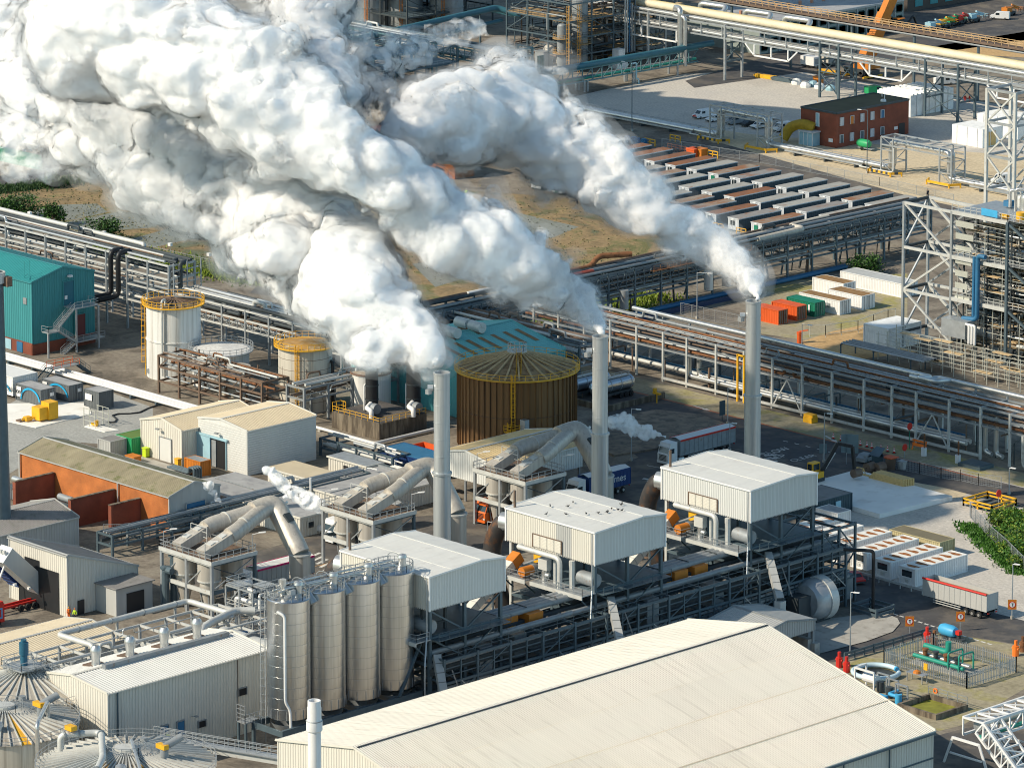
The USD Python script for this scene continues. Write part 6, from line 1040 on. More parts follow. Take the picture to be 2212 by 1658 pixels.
for z in np.arange(11, 27, 2.3): t.add('sheeted_panel', box(3.2, 6 + 1.5 * rg.random(), 108.95, 109.05, z, z + 1.1), sc)
q = (6, 101); t = T('low_scaffold', 'low scaffold decks and pale pipes at the foot of the tall tower', 'scaffold', (6, 101, 0))
for x in np.arange(-6, 30, 2.6):
    for y in (98.5, 101, 103.5): t.add('standard', bar((x, y, 0), (x, y, 3.5 + 2.8 * rg.random()), .11), sc)
for z in (1.6, 3.2, 4.8):
    for y in (98.5, 101, 103.5): t.add('ledger', bar((-6.5, y, z), (30, y, z + .2), .1), sc)
for k in range(12): a, y = -5 + 30 * rg.random(), 98.4 + 4 * rg.random(); t.add('plank_deck', box(a, a + 4, y, y + 1.2, 1.7 + 1.6 * (k % 3), 1.8 + 1.6 * (k % 3)), plank)
for k in range(9): t.add('stored_pipe', tube([(-12, 95.2 + .42 * k, 2.6 + .14 * (k % 2)), (8, 95.2 + .42 * k, 2.6 + .14 * (k % 2))], .17, 8), (galv, grey)[k % 2], smooth=50)
for x in (-12, -4, 5): t.add('trestle', [bar((x, 95, 0), (x, 95, 2.4), .2), bar((x, 99, 0), (x, 99, 2.4), .2), bar((x, 94.8, 2.4), (x, 99.2, 2.4), .2)], bluegrey)
t = T('crane_mast', 'taller open steel frame rising at the right edge behind the tower', 'tower', (22, 135, 0))
P1 = G(2128, 500); px, py = P1[0], P1[1]; hh = 30
for dx, dy in ((0, 0), (7.5, 0), (0, 7.5), (7.5, 7.5)): t.add('post', bar((px + dx, py + dy, 0), (px + dx, py + dy, hh), .6), pale)
for z in (9, 16, 23, 29.8):
    for a, b in (((0, 0), (7.5, 0)), ((0, 0), (0, 7.5)), ((7.5, 0), (7.5, 7.5)), ((0, 7.5), (7.5, 7.5))): t.add('beam', bar((px + a[0], py + a[1], z), (px + b[0], py + b[1], z), .4, .5), galv)
for z0, z1 in ((9, 16), (16, 23), (23, 29.8)): t.add('brace', bar((px, py, z1), (px + 7.5, py, z0), .35), pale); t.add('brace', bar((px, py, z0), (px + 7.5, py, z1), .35), pale); t.add('brace', bar((px + 7.5, py, z0), (px + 7.5, py + 7.5, z1), .3), galv); t.add('brace', bar((px, py + 7.5, z0), (px + 7.5, py + 7.5, z1), .3), galv)
# white truss bridge at the bottom right corner
A = g('b4', 1705, 1235, 6.2); t = T('truss_bridge', 'white trussed pipe bridge turning down a ramp at the bottom right corner', 'pipe bridge', A)
x0, y0, zt = A[0], A[1], 6.2; x1 = x0 + 3.6; L = 22
for z in (zt, zt - 2.4):
    for x in (x0, x1): t.add('chord', bar((x, y0, z), (x, y0 + L, z), .3), white)
n = 8
for i in range(n + 1):
    y = y0 + L * i / n; t.add('tie', [bar((x0, y, zt), (x1, y, zt), .22), bar((x0, y, zt - 2.4), (x0, y, zt), .2), bar((x1, y, zt - 2.4), (x1, y, zt), .2)], white)
    if i < n: y2 = y0 + L * (i + 1) / n; t.add('lattice', bar((x0, y, zt), (x1, y2, zt), .16), white); t.add('lattice', bar((x1, y, zt if i % 2 else zt - 2.4), (x1, y2, zt - 2.4 if i % 2 else zt), .16), white)
t.add('pipe', tube([(x0 + 1.7, y0 + 1, zt - 1.1), (x0 + 1.7, y0 + L, zt - 1.1)], .75, 14), alu, smooth=50); t.add('pipe', tube([(x0 + 3, y0, zt - 2.1), (x0 + 3, y0 + L, zt - 2.1)], .3, 8), tealpipe, smooth=50); t.add('pipe', tube(bend([(x0 + 2.2, y0 + 12, zt + .4), (x0 + 2.2, y0 + 14, zt + 2.2), (x0 + 2.2, y0 + 24, zt + 2.2)], 1.5, 6), .8, 14), alu, smooth=50)
B0, B1 = np.array([x1, y0, zt]), np.array([x1 + 9, y0, zt - 7.6]); s = np.array([0, 3.4, 0]); up = np.array([1.5, 0, 1.8])
for o in (np.zeros(3), s, -up * .9, s - up * .9): t.add('ramp_chord', bar(B0 + o, B1 + o, .3), white)
for i in range(8):
    p, q = B0 + (B1 - B0) * i / 8, B0 + (B1 - B0) * (i + 1) / 8; t.add('ramp_tie', bar(p, p + s, .22), white); t.add('ramp_lattice', bar(p if i % 2 else p + s, q + s if i % 2 else q, .16), white); t.add('ramp_post', bar(p, p - up * .9, .18), white); t.add('ramp_lattice', bar(p, q - up * .9, .14), white)
t.add('ramp_pipe', tube([B0 + s * .35 - up * .5, B1 + s * .35 - up * .5], .62, 12), alu, smooth=50); t.add('ramp_pipe', tube([B0 + s * .75 - up * .5, B1 + s * .75 - up * .5], .4, 12), alu, smooth=50)
for y in (y0 - 1.5, y0 + 9): t.add('trestle', [bar((x0 - .5, y, zt - 2.5), (x0 - 1.6, y - .5, 0), .3), bar((x1 + .5, y, zt - 2.5), (x1 + 1.6, y + .5, 0), .3), bar((x0 - .6, y, zt - 2.6), (x1 + .6, y, zt - 2.6), .3), bar((x0 - 1, y, 1.4), (x1 + 1, y, 1.4), .22)], white)
# ---------------------------------------------------------------- containers and cabins
def container(name, label, x0, x1, y0, y1, h, wall, roof, group=None, z0=0., door=None, doorm=None, cat_='container'):
    t = T(name, label, cat_, ((x0 + x1) / 2, (y0 + y1) / 2, z0), group); e = .09
    for a, b, n, ln in (((x0 + e, y0), (x1 - e, y0), (0, -1, 0), 0), ((x1, y0 + e), (x1, y1 - e), (1, 0, 0), 1), ((x1 - e, y1), (x0 + e, y1), (0, 1, 0), 0), ((x0, y1 - e), (x0, y0 + e), (-1, 0, 0), 1)):
        i = np.array(n) * -.06; t.add('side_panel', rib(np.array((*a, z0 + .12)) + i, np.array((*b, z0 + .12)) + i, np.array((*b, z0 + h - .1)) + i, np.array((*a, z0 + h - .1)) + i, .42, .05, n), wall)
    t.add('roof', box(x0 + .05, x1 - .05, y0 + .05, y1 - .05, z0 + h - .12, z0 + h - .02), roof); fr = []
    for x in (x0, x1):
        for y in (y0, y1): fr.append(box(x - .08, x + .08, y - .08, y + .08, z0, z0 + h))
        for z in (z0 + .08, z0 + h - .06): fr.append(bar((x, y0, z), (x, y1, z), .14))
    for y in (y0, y1):
        for z in (z0 + .08, z0 + h - .06): fr.append(bar((x0, y, z), (x1, y, z), .14))
    t.add('frame', fr, wall)
    if door == 'x+':
        for k in (0, 1): t.add('door', box(x1 + .02, x1 + .07, y0 + .1 + k * (y1 - y0) / 2, y0 + (y1 - y0) / 2 - .06 + k * (y1 - y0) / 2, z0 + .15, z0 + h - .15), doorm or wall)
        t.add('lock_rod', [bar((x1 + .12, y0 + (y1 - y0) * f, z0 + .1), (x1 + .12, y0 + (y1 - y0) * f, z0 + h - .1), .06) for f in (.2, .4, .6, .8)], grey)
    return t
rows = ((159.4, [-160, -153.5, -147, -140.5, -134, -127.5, -121, -114.6, -108.1, -101.7, -95.2, -88.8]), (174.6, [-150, -143.8, -137.3, -130.6, -123.9, -117.3, -109.8, -103.2, -96.8, -90.2, -83.6]), (189.6, [-169, -162.5, -155.6, -149.2, -142.8, -136.3, -129.9, -123.4, -116.4, -109.9, -103.9, -97.6, -91.1]))
protos = []
for v in range(4):
    if v == 0: base = None
    x, y = rows[0][1][v], rows[0][0]
    t = T('site_cabin', 'x', 'cabin', (x, y, 0), 'rows of rust-topped site cabins'); protos.append(t)
    L_, W_ = 12.8, 3.05; z0 = .35; h = 2.75
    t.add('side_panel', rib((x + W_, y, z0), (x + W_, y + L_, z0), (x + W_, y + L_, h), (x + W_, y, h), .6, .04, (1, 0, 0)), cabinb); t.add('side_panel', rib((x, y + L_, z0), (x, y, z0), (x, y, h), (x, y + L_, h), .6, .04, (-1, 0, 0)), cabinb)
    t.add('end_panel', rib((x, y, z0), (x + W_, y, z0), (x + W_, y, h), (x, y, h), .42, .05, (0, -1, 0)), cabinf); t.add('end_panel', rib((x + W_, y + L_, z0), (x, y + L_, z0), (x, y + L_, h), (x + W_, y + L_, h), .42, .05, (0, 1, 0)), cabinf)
    t.add('roof', box(x - .06, x + W_ + .06, y - .06, y + L_ + .06, h, h + .12), tops[v]); t.add('skirt', box(x + .15, x + W_ - .15, y + .15, y + L_ - .15, 0, z0), dark); t.add('roof_edge', [bar((x - .05, y - .08, h + .02), (x + W_ + .05, y - .08, h + .02), .1, .2), bar((x + W_ + .08, y, h + .02), (x + W_ + .08, y + L_, h + .02), .1, .2)], cabinf)
    if v != 1: p = t.add('window', box(x + .7, x + 1.9, y - .1, y - .04, 1.3, 2.3), glass); t.add('window_frame', [box(x + .6, x + 2.0, y - .09, y - .03, 2.3, 2.42), box(x + .6, x + 2.0, y - .09, y - .03, 1.2, 1.3), box(x + 1.25, x + 1.35, y - .12, y - .03, 1.3, 2.3)], cabinf, parent=p)
    else: t.add('door', box(x + .9, x + 1.9, y - .1, y - .03, .4, 2.3), greend)
    t.add('bulkhead_lamp', box(x + 1.1, x + 1.7, y - .2, y - .04, 2.45, 2.65), white)
cols = ('grey', 'patchy brown', 'deep rust', 'pale grey'); nm = ('front', 'middle', 'back'); k = 0; used = [0] * 4
for r, (y, xs) in enumerate(rows):
    for i, x in enumerate(xs):
        if r == 0 and i < 4: v = i
        else:
            f = (x + 175) / 95; v = int(RNG.choice([2, 1, 0, 3], p=np.array([max(.04, .75 - f), .35, .2 + .4 * f, .05 + .3 * f]) / sum([max(.04, .75 - f), .35, .2 + .4 * f, .05 + .3 * f])))
        lab = '%s-roofed site cabin, %s in the %s row counted from the right' % (cols[v], ('last', 'second', 'third', 'fourth', 'fifth', 'sixth', 'seventh', 'eighth', 'ninth', 'tenth', 'eleventh', 'twelfth', 'thirteenth')[len(xs) - 1 - i], nm[r])
        if r == 0 and i < 4: protos[i].label(lab)
        else: protos[v].copy((x, y, 0), lab)
for i, x in enumerate(rows[0][1][4:-1]): one('yellow_guard_rail', 'yellow guard rail in the gap right of the %s cabin of the front row' % ('fifth', 'sixth', 'seventh', 'eighth', 'ninth', 'tenth', 'eleventh')[i], 'railing', [rail([(x + 3.3, 158.4, 0), (x + 6.0, 158.4, 0)], 1.3, 1.3, .12)], yellow, 'yellow rails between the cabins')
# coloured containers by the tower
for lab, xa, xb, ya, yb, m, rm, dm in (('orange-red shipping container closest to the right stack', -43.4, -37.2, 105.3, 107.8, redor, redor, rust), ('orange-red shipping container next to the green one', -43.4, -37.0, 110.2, 112.8, redor, redor, rust), ('dark green shipping container with white markings', -44.0, -36.8, 115.0, 117.7, greend, greend, greend), ('long white container with a rusty roof beside the green one', -45.0, -34.6, 119.6, 122.6, white, sky_lt, white), ('white container with a rusty roof, second from the green one', -43, -34.4, 125.6, 129.2, white, sky_lt, white), ('short white container with a rusty roof at the back of the group', -52, -44, 131, 134.4, white, sky_lt, white), ('wide white cabin with a pale roof beside the tower leg', -52, -36, 139, 143.4, white, pale, white)):
    t = container('shipping_container', lab, xa, xb, ya, yb, 2.75, m, rm, 'coloured containers beside the tall tower', door='x+', doorm=dm)
    if m == greend: t.add('marking', [box(xb - 1.6, xb - 1.2, ya - .12, ya - .06, .8, 2.2)], white)
    if 'long white' in lab: t.add('window', [box(xa + 6 + 1.1 * k, xa + 6.8 + 1.1 * k, ya - .12, ya - .06, 1.1, 1.9) for k in (0, 1)], grey)
q = g('m4', 1060, 1350); container('sheeted_store', 'block wrapped in white sheeting at the foot of the tall tower', q[0] - 4.5, q[0] + 1.5, q[1] - 1, q[1] + 8, 4.2, wrap, wrap, cat_='store')
# white rust-spotted containers on the right
rs = M('round_rust_stain', (.30, .11, .03), .8, 0, .25, 1.2)
for i, (x, y) in enumerate(((91.6, -5.8), (86.4, -5.6), (80.6, -4.6), (75.0, -4.6), (69.6, -5.2), (64.8, -5.2))):
    t = container('white_container', 'white container with brown rust ovals on its roof, %s of six from the right' % ('first', 'second', 'third', 'fourth', 'fifth', 'sixth')[i], x, x + 3.2, y, y + 12.0, 2.75, white, whiterust, 'white containers with rust ovals', door=None)
    for k in range(6):
        c = np.array([x + 1.6 + .12 * math.sin(3 * k + i), y + 1.2 + 1.95 * k]); th = np.linspace(0, 2 * math.pi, 15)[:-1]; rr = 1 + .18 * np.sin(3 * th + k + i) + .1 * np.sin(5 * th + 2 * k)
        t.add('rust_stain', sheet(np.c_[c[0] + 1.25 * np.cos(th) * rr, c[1] + (.30 + .22 * (i < 4)) * np.sin(th) * rr], 2.734 + .001 * k), rs)
    p = t.add('window', box(x + .6, x + 2.5, y - .12, y - .03, 1.3, 2.3), glass); t.add('sill', box(x + .5, x + 2.6, y - .15, y - .03, 1.15, 1.3), white, parent=p); t.add('notice', box(x + 1.2, x + 1.8, y - .1, y - .03, .5, .9), pale)
t = container('site_office', 'small white cabin with a grey roof beside the dark cabin', 60.6, 65.2, 9.2, 12.2, 2.7, white, roofgy, cat_='cabin'); ydoor(t, 'window', 61.8, 62.8, 9.1, 1.2, 2.0, black)
t = container('dark_cabin', 'dark blue-green cabin with a brown roof beside the white slab', 52.5, 59.2, 9.8, 19.2, 3.0, cabinb, roofsl, cat_='cabin'); xdoor(t, 'door', 15.2, 16.4, 59.3, .2, 2.3, bluelt)
container('olive_cabin', 'weathered olive-cream cabin with a mossy roof right of the rust-spotted containers', 76.8, 87.2, 8.6, 12.0, 2.6, M('olive_cream_cladding', (.42, .36, .20), .7, 0, .2, .6, STK), M('olive_felt', (.16, .14, .09), .9), cat_='cabin').add('window', box(85.5, 86.4, 8.4, 8.55, .9, 1.8), black)
# left yard
arc = M('blue_stripe_paint', (.02, .34, .60), .5)
def swoosh(t, x0, x1, y, z0, z1):
    a = np.linspace(math.pi, .15, 14); P = [np.array([x0 + (x1 - x0) * (.5 + .5 * math.cos(b)), y, z0 + (z1 - z0) * math.sin(b)]) for b in a]; t.add('blue_arc', [bar(p, q, .34, .04, (0, -1, 0)) for p, q in zip(P[:-1], P[1:])], arc)
t = container('white_box_trailer', 'white box trailer with a blue arc on its side, at the left edge', -107, -92.5, -33.4, -28.0, 3.4, white, white, z0=.5, cat_='container'); swoosh(t, -106, -93, -33.55, .9, 3.2)
t.add('lettering', [(v[0] @ np.array([[1, 0, 0], [0, 0, 1], [0, -1, 0]]).astype(float) + np.array([-97.6, -33.6, 1.4]), v[1]) for v in [(meshkit.text_mesh('Water Solutions', .8, .02).vertices, meshkit.text_mesh('Water Solutions', .8, .02).faces)]], dark)
for lab, x0, x1, y0, y1 in (('dark grey treatment container with a blue arc, nearest the yellow pump', -91.6, -84.6, -33.4, -30.2), ('dark grey treatment container with a blue arc, behind the other one', -91.2, -83.6, -27.9, -24.8)):
    t = container('grey_container', lab, x0, x1, y0, y1, 3.0, M('mid_grey_container', (.12, .13, .135), .55) if x1 == -84.6 else LK + 'mid_grey_container', roofgy, 'grey containers with blue arcs', door='x+'); swoosh(t, x0 + 1.5, x1 - .2, y0 - .12, .5, 2.7); t.add('sign', [box(x0 + .3, x0 + 1.6, y0 - .14, y0 - .08, .8, 2.6), box(x1 + .08, x1 + .14, y1 - 1.2, y1 - .4, 1.6, 2.2)], white)
t = container('grey_kiosk', 'small cube-shaped grey container alone on the gravel', -79.6, -75.6, -27.6, -24.4, 3.2, LK + 'mid_grey_container', roofgy); t.add('sign', box(-79.2, -77.4, -27.76, -27.7, 1.4, 2.5), white)
container('grey_store', 'grey ribbed steel store box beside the green one', -52.2, -49.0, -46.6, -43.2, 2.9, greyc, roofsl)
t = container('green_store', 'green steel store box with a mossy roof against the cream workshop', -51.8, -47.8, -43.0, -37.4, 3.0, green, M('moss_green_roof', (.10, .17, .04), .9)); t.add('opening', box(-50.6, -49, -43.16, -43.05, .2, 2.4), black)
t = container('orange_enclosure', 'orange generator enclosure with a grey lid in front of the blue sliding door', -33.4, -29.4, -43.4, -41.2, 2.6, orange, galv); 
container('blue_container', 'long blue container behind the left stack', -14.6, -1.0, -17.0, -11.2, 2.9, blue, bluemid)
one('orange_skip', 'orange steel skip edge between the blue container and the basin', 'skip', [box(-16, -4, -9.6, -9.3, 0, 1.6), box(-16, -4, -5.4, -5.1, 0, 1.6), box(-16.2, -16, -9.6, -5.1, 0, 1.6), box(-4, -3.8, -9.6, -5.1, 0, 1.6), box(-16, -4, -9.4, -5.2, .1, .2)], redor)
t = T('pump_unit', 'bright yellow silenced pump unit on the white concrete pad', 'pump', (-77, -39, .12)); t.add('canopy', [box(-78.0, -75.8, -40.6, -38.8, .4, 2.6), box(-77.6, -75.4, -38.8, -36.8, .3, 3.3)], yellow); t.add('drawbar', [bar((-78.2, -42.6, .6), (-77.2, -40.6, .7), .4), box(-78.4, -77.4, -42.2, -41, .3, 1.0)], yellow); t.add('hatch', box(-79.4, -78.2, -43.0, -42.0, .14, .4), brownpipe)
t = T('hose', 'black hose snaking across the gravel from the grey kiosk', 'hose', (-70, -30, .1)); t.add('run', tube([G(*Z('r1', a, b), .12) for a, b in ((900, 410), (950, 412), (970, 385), (935, 355), (985, 342), (1080, 340), (1160, 330), (1230, 295), (1310, 270))], .14, 6), black, smooth=50)
q = g('r1', 800, 440); t = T('scaffold_stand', 'small scaffold stand over a valve pit on the gravel', 'scaffold', q)
for dx in (-1.5, 0, 1.5):
    for dy in (-1.5, 1.5): t.add('standard', bar((q[0] + dx, q[1] + dy, 0), (q[0] + dx, q[1] + dy, 3.2), .1), sc)
t.add('ledger', [bar((q[0] - 1.6, q[1] + dy, z), (q[0] + 1.6, q[1] + dy, z), .09) for dy in (-1.5, 1.5) for z in (1.1, 2.1, 3.1)], sc); t.add('valve', [cyl((q[0], q[1], 0), .4, .9, 10), box(q[0] - .2, q[0] + 1.2, q[1] - 1, q[1] - .6, .3, .7)], yellow)
for i, (zx, zy, m, lab) in enumerate(((1212, 700, lime, 'lime wheelie bin by the green store'), (1480, 790, yellow, 'yellow wheelie bin beside the orange enclosure'))): q = g('r1', zx, zy); one('wheelie_bin', lab, 'bin', [box(q[0] - .45, q[0] + .45, q[1] - .4, q[1] + .4, .1, 1.5), box(q[0] - .55, q[0] + .55, q[1] - .5, q[1] + .45, 1.5, 1.65), tube([(q[0] - .4, q[1] + .4, .15), (q[0] + .4, q[1] + .4, .15)], .14, 6)], m)
q = g('r1', 1108, 745); one('orange_crate', 'small orange chest on the workshop yard', 'crate', [box(q[0] - 1.1, q[0] + 1.1, q[1] - .8, q[1] + .8, 0, 1.1), box(q[0] - 1.2, q[0] + 1.2, q[1] - .9, q[1] + .9, 1.1, 1.25)], orange)
q = g('r1', 1560, 850); t = T('pipe_bundle', 'dark bent pipework beside the orange enclosure', 'pipework', q)
for k in range(4): t.add('pipe', tube(bend([(q[0] - 4, q[1] - 1 + .5 * k, .8), (q[0] + 1.5, q[1] - 1 + .5 * k, .8), (q[0] + 1.5, q[1] - 1 + .5 * k, 1.8), (q[0] + 2.8, q[1] - 1 + .5 * k, 1.8), (q[0] + 2.8, q[1] - 1 + .5 * k, 0)], .4), .2, 8), bluegrey, smooth=50)
# flat-roofed cabins in the centre
def flat(name, label, x0, x1, y0, y1, h, wall=creamc, roof=roofgy):
    t = T(name, label, 'cabin', ((x0 + x1) / 2, (y0 + y1) / 2, 0), 'flat-roofed cream cabins in the centre')
    for a, b, n in (((x0, y0), (x1, y0), (0, -1, 0)), ((x1, y0), (x1, y1), (1, 0, 0)), ((x1, y1), (x0, y1), (0, 1, 0)), ((x0, y1), (x0, y0), (-1, 0, 0))): t.add('wall', rib((*a, 0), (*b, 0), (*b, h), (*a, h), .6, .1, n), wall)
    t.add('roof', box(x0 - .2, x1 + .2, y0 - .2, y1 + .2, h, h + .15), roof); t.add('fascia', [bar((x0 - .2, y0 - .25, h + .05), (x1 + .2, y0 - .25, h + .05), .1, .3), bar((x1 + .25, y0 - .2, h + .05), (x1 + .25, y1 + .2, h + .05), .1, .3)], wall); return t
for k in range(1):
    t = flat('site_cabin_block', 'widest cabin with a patchy grey flat roof and edge upstands', -4.6, 8.6, -42.6, -26.0, 3.2); t.add('roof_upstand', [bar((-4.6, -26, 3.5), (8.6, -26, 3.5), .3, .5), bar((-4.6, -34, 3.42), (8.6, -34, 3.42), .12, .1), bar((2, -42.6, 3.42), (2, -26, 3.42), .12, .1)], grey); t.add('white_pipe', tube([(-2, -43.2, 0), (-2, -43.2, 5.2)], .18, 8), white)
    t = flat('site_cabin_block', 'cabin with a ribbed front nearest the white lorry', -1.8, 9.4, -55.4, -49.6, 3.2); xdoor(t, 'window', -54, -52.8, 9.5, 1.3, 2.3, glass, creamc); t.add('air_unit', box(9.5, 10, -52, -51, .5, 1.3), white)
    t = flat('site_cabin_block', 'cabin with a grey roof beside the brick building door', -18.6, -2.6, -55.6, -45.0, 3.1); t.add('roof_upstand', bar((-18, -50, 3.4), (-3, -50, 3.4), .12, .12), grey)
    t = flat('site_cabin_block', 'small cabin with a pale roof below the white workshop', -17.6, -7.2, -38.8, -33.0, 3.0, creamc, roofbei)
    t = flat('site_cabin_block', 'narrow cream cabin with a brown window near the pipe run', -16.4, -7, -26.5, -23, 2.9, creamc, galv); t.add('window', box(-12.5, -11.5, -26.75, -26.6, 1.2, 2.2), black)
t = T('chiller_row', 'row of small silver chillers and pipes beside the blue container', 'machine', (2, -20, 0))
for k in range(6): t.add('unit', box(-4 + 1.7 * k, -2.8 + 1.7 * k, -21.5, -20, .2, 2.0), (galv, alu, grey)[k % 3])
t.add('pipe', [tube([(-6, -22 + .4 * k, 2.4), (7, -22 + .4 * k, 2.4)], .14, 6) for k in range(3)], pale); t.add('red_hose_box', box(5.6, 6.2, -22, -21.5, 1, 1.8), red)
# pipework field behind the cowl shed
t = rack(T('pipe_tangle', 'tangle of galvanised pipe frames and valves behind the cowl shed', 'frame', (52, -118, 0)), 'y', -143, -104, 46.5, 60.5, (4.4, 3.0, 7.2), 5.2, galv, pale, (6, 5, 3), 71, rmax=.26, mats=[alu, pale, galv, bluegrey, tankg])
for k in range(10): y = -142 + 3.8 * k; t.add('valve', [cyl((57 - (k % 3) * 3, y, 4.6), .3, 1.2, 8), cyl((57 - (k % 3) * 3, y, 5.8), .45, .5, 10)], (bluemid, galv, grey)[k % 3], smooth=40)
t.add('walkway', [bar((59.5, -142, 4.9), (59.5, -106, 4.9), 1.4, .12), rail([(60.3, -142, 4.9), (60.3, -106, 4.9)], 1.1, 1.6, .07), rail([(58.6, -142, 4.9), (58.6, -106, 4.9)], 1.1, 1.6, .07)], galv)
a, b, c, d, e = (G(*Z('b1', 780, 640), 8), G(*Z('b1', 480, 550), 8), G(*Z('b1', 1560, 270), 8), G(*Z('b1', 1900, 370), 8), G(*Z('b1', 1760, 460), 8))
t = T('vapour_pipe', 'fat cream pipe making a long rectangle loop behind the cowl shed', 'pipe', b); t.add('pipe_run', tube(bend([a + [0, 0, -3], a, b, c, d, d + (d - c) * .05 + [0, 2.6, 0]], 1.0, 6), .42, 12), pale, smooth=50); t.add('pipe_run', tube(bend([G(*Z('b1', 2120, 350), 8), G(*Z('b1', 1960, 350), 8), G(*Z('b1', 1850, 400), 8), G(*Z('b1', 1740, 455), 8), G(*Z('b1', 1670, 510), 8) + [0, 0, 0], G(*Z('b1', 1670, 510), 8) + [0, 0, -2]], 1.0, 6), .55, 12), pale, smooth=50)
for p in (a, b + (c - b) * .45, b + (c - b) * .9, d): t.add('support', bar((p[0], p[1], 0), (p[0], p[1], p[2] - .4), .3), galv)
t.add('strap', [tube([b + (c - b) * s, b + (c - b) * (s + .004)], .5, 12) for s in (.15, .4, .65, .9)], grey)
q = G(540, 1330, 5); t = T('access_tower', 'galvanised access frame between the cowl shed and the first silo', 'frame', (q[0], q[1], 0)); unit(t, q[0] - 3, q[0] + 3, q[1] - 2, q[1] + 3, 9.5, 3, 3, 3, galv, 81, 10, .5, .22, .5, galv, True, [galv, pale, white])
# ---------------------------------------------------------------- vehicles
def place(ms, ang, loc):
    c, s = math.cos(ang), math.sin(ang); R_ = np.array([[c, -s, 0], [s, c, 0], [0, 0, 1.]])
    return [(np.asarray(v) @ R_.T + np.asarray(loc, float), f) for v, f in (ms if isinstance(ms, list) else [ms])]
def wheel(x, y, r=.5, w=.32): return lathe([(.12, -w / 2), (r * .9, -w / 2), (r, -w / 2 + .06), (r, w / 2 - .06), (r * .9, w / 2), (.12, w / 2)], (x, y, r), 14, 'y')
def lorry(name, label, loc, ang, cab, trailer, trim, tl=11.5, tarp=None, tall=2.7, group='articulated lorries on the site', cabon=True, text=None, open_=False):
    """front at +x; the trailer runs back from the cab"""
    loc = np.array([loc[0], loc[1], .03]); t = T(name, label, 'lorry' if cabon else 'trailer', loc, group); A = lambda n, m, mt, **k: t.add(n, place(m, ang, loc), mt, **k)
    if cabon:
        prof = [(0, .5), (0.02, 1.9), (-.12, 2.1), (-.45, 3.15), (-.7, 3.75), (-2.2, 3.85), (-2.25, .5)]
        import shapely.geometry as sg
        v, f = trimesh.creation.extrude_polygon(sg.Polygon(prof), 2.46, engine='earcut').vertices, trimesh.creation.extrude_polygon(sg.Polygon(prof), 2.46, engine='earcut').faces
        A('cab', (np.c_[v[:, 0], 1.23 - v[:, 2], v[:, 1]], f), cab); A('windscreen', [quad((-.10, -1.12, 2.12), (-.10, 1.12, 2.12), (-.42, 1.08, 3.12), (-.42, -1.08, 3.12))], glass)
        A('side_window', [box(-1.5, -.55, -1.25, -1.235, 2.05, 2.85), box(-1.5, -.55, 1.235, 1.25, 2.05, 2.85)], glass); A('grille', [box(.02, .06, -.85, .85, .8 + .22 * k, .93 + .22 * k) for k in range(5)], black); A('bumper', box(-.1, .12, -1.25, 1.25, .35, .78), cab)
        A('headlight', [box(.03, .1, s * 1.0 - .2, s * 1.0 + .2, .85, 1.1) for s in (-1, 1)], pale); A('sun_visor', box(-.42, -.15, -1.15, 1.15, 3.1, 3.25), cab); A('mirror', [box(-.5, -.3, s * 1.42 - .1, s * 1.42 + .1, 2.1, 2.8) for s in (-1, 1)], black); A('chassis', box(-6, -2.2, -.6, .6, .55, .95), dark)
        for x in (-1.35, -4.6, -5.6): A('wheel', [wheel(x, s * 1.05) for s in (-1, 1)], rubber)
        A('fuel_tank', tube([(-3.8, 1.0, .75), (-2.5, 1.0, .75)], .35, 10), alu)
    x1 = -2.9; x0 = x1 - tl; zb = 1.25; zt = zb + tall
    if open_:
        A('body', [box(x0, x1, -1.28, -1.2, zb, zt), box(x0, x1, 1.2, 1.28, zb, zt), box(x0, x0 + .08, -1.2, 1.2, zb, zt), box(x1 - .08, x1, -1.2, 1.2, zb, zt), box(x0, x1, -1.2, 1.2, zb, zb + .15)], trailer); A('load', [slab([(x0 + .1, -1.18), (x1 - .1, -1.18), (x1 - .1, 1.18), (x0 + .1, 1.18)], zb + .15, zt - .7)], M('brown_grain_load', (.20, .13, .07), .95, 0, .3, 1.5)); A('rolled_sheet', tube([(x0, 1.34, zt), (x1, 1.34, zt)], .17, 8), red)
    else:
        A('body', [box(x0, x1, -1.28, 1.28, zb, zt)], trailer); A('sheet', [quad((x0, -1.3, zt), (x1, -1.3, zt), (x1, 0, zt + .35), (x0, 0, zt + .35)), quad((x0, 0, zt + .35), (x1, 0, zt + .35), (x1, 1.3, zt), (x0, 1.3, zt)), quad((x0, -1.3, zt), (x0, 0, zt + .35), (x0, 1.3, zt), (x0, 0, zt))], tarp or white); A('sheet_edge', [bar((x0, s * 1.31, zt - .08), (x1, s * 1.31, zt - .08), .1, .3) for s in (-1, 1)], trim)
    A('body_rib', [bar((x0 + (x1 - x0) * k / 12, s * 1.3, zb), (x0 + (x1 - x0) * k / 12, s * 1.3, zt), .06) for k in range(13) for s in (-1, 1)], trailer); A('frame_rail', [box(x0, x1 - .5, s * .5 - .1, s * .5 + .1, .9, zb) for s in (-1, 1)], dark)
    for k in range(3): A('wheel', [wheel(x0 + 1.6 + 1.3 * k, s * 1.05) for s in (-1, 1)], rubber); A('hub', [lathe([(.02, -.05), (.22, -.05), (.22, .05), (.02, .05)], (x0 + 1.6 + 1.3 * k, s * 1.24, .5), 10, 'y') for s in (-1, 1)], alu)
    A('side_guard', [bar((x0 + 5.2, s * 1.2, z), (x1 - 2, s * 1.2, z), .06, .12) for s in (-1, 1) for z in (.6, .95)], pale); A('tail_light', [box(x0 - .05, x0, s * .9 - .2, s * .9 + .2, .9, 1.1) for s in (-1, 1)], red)
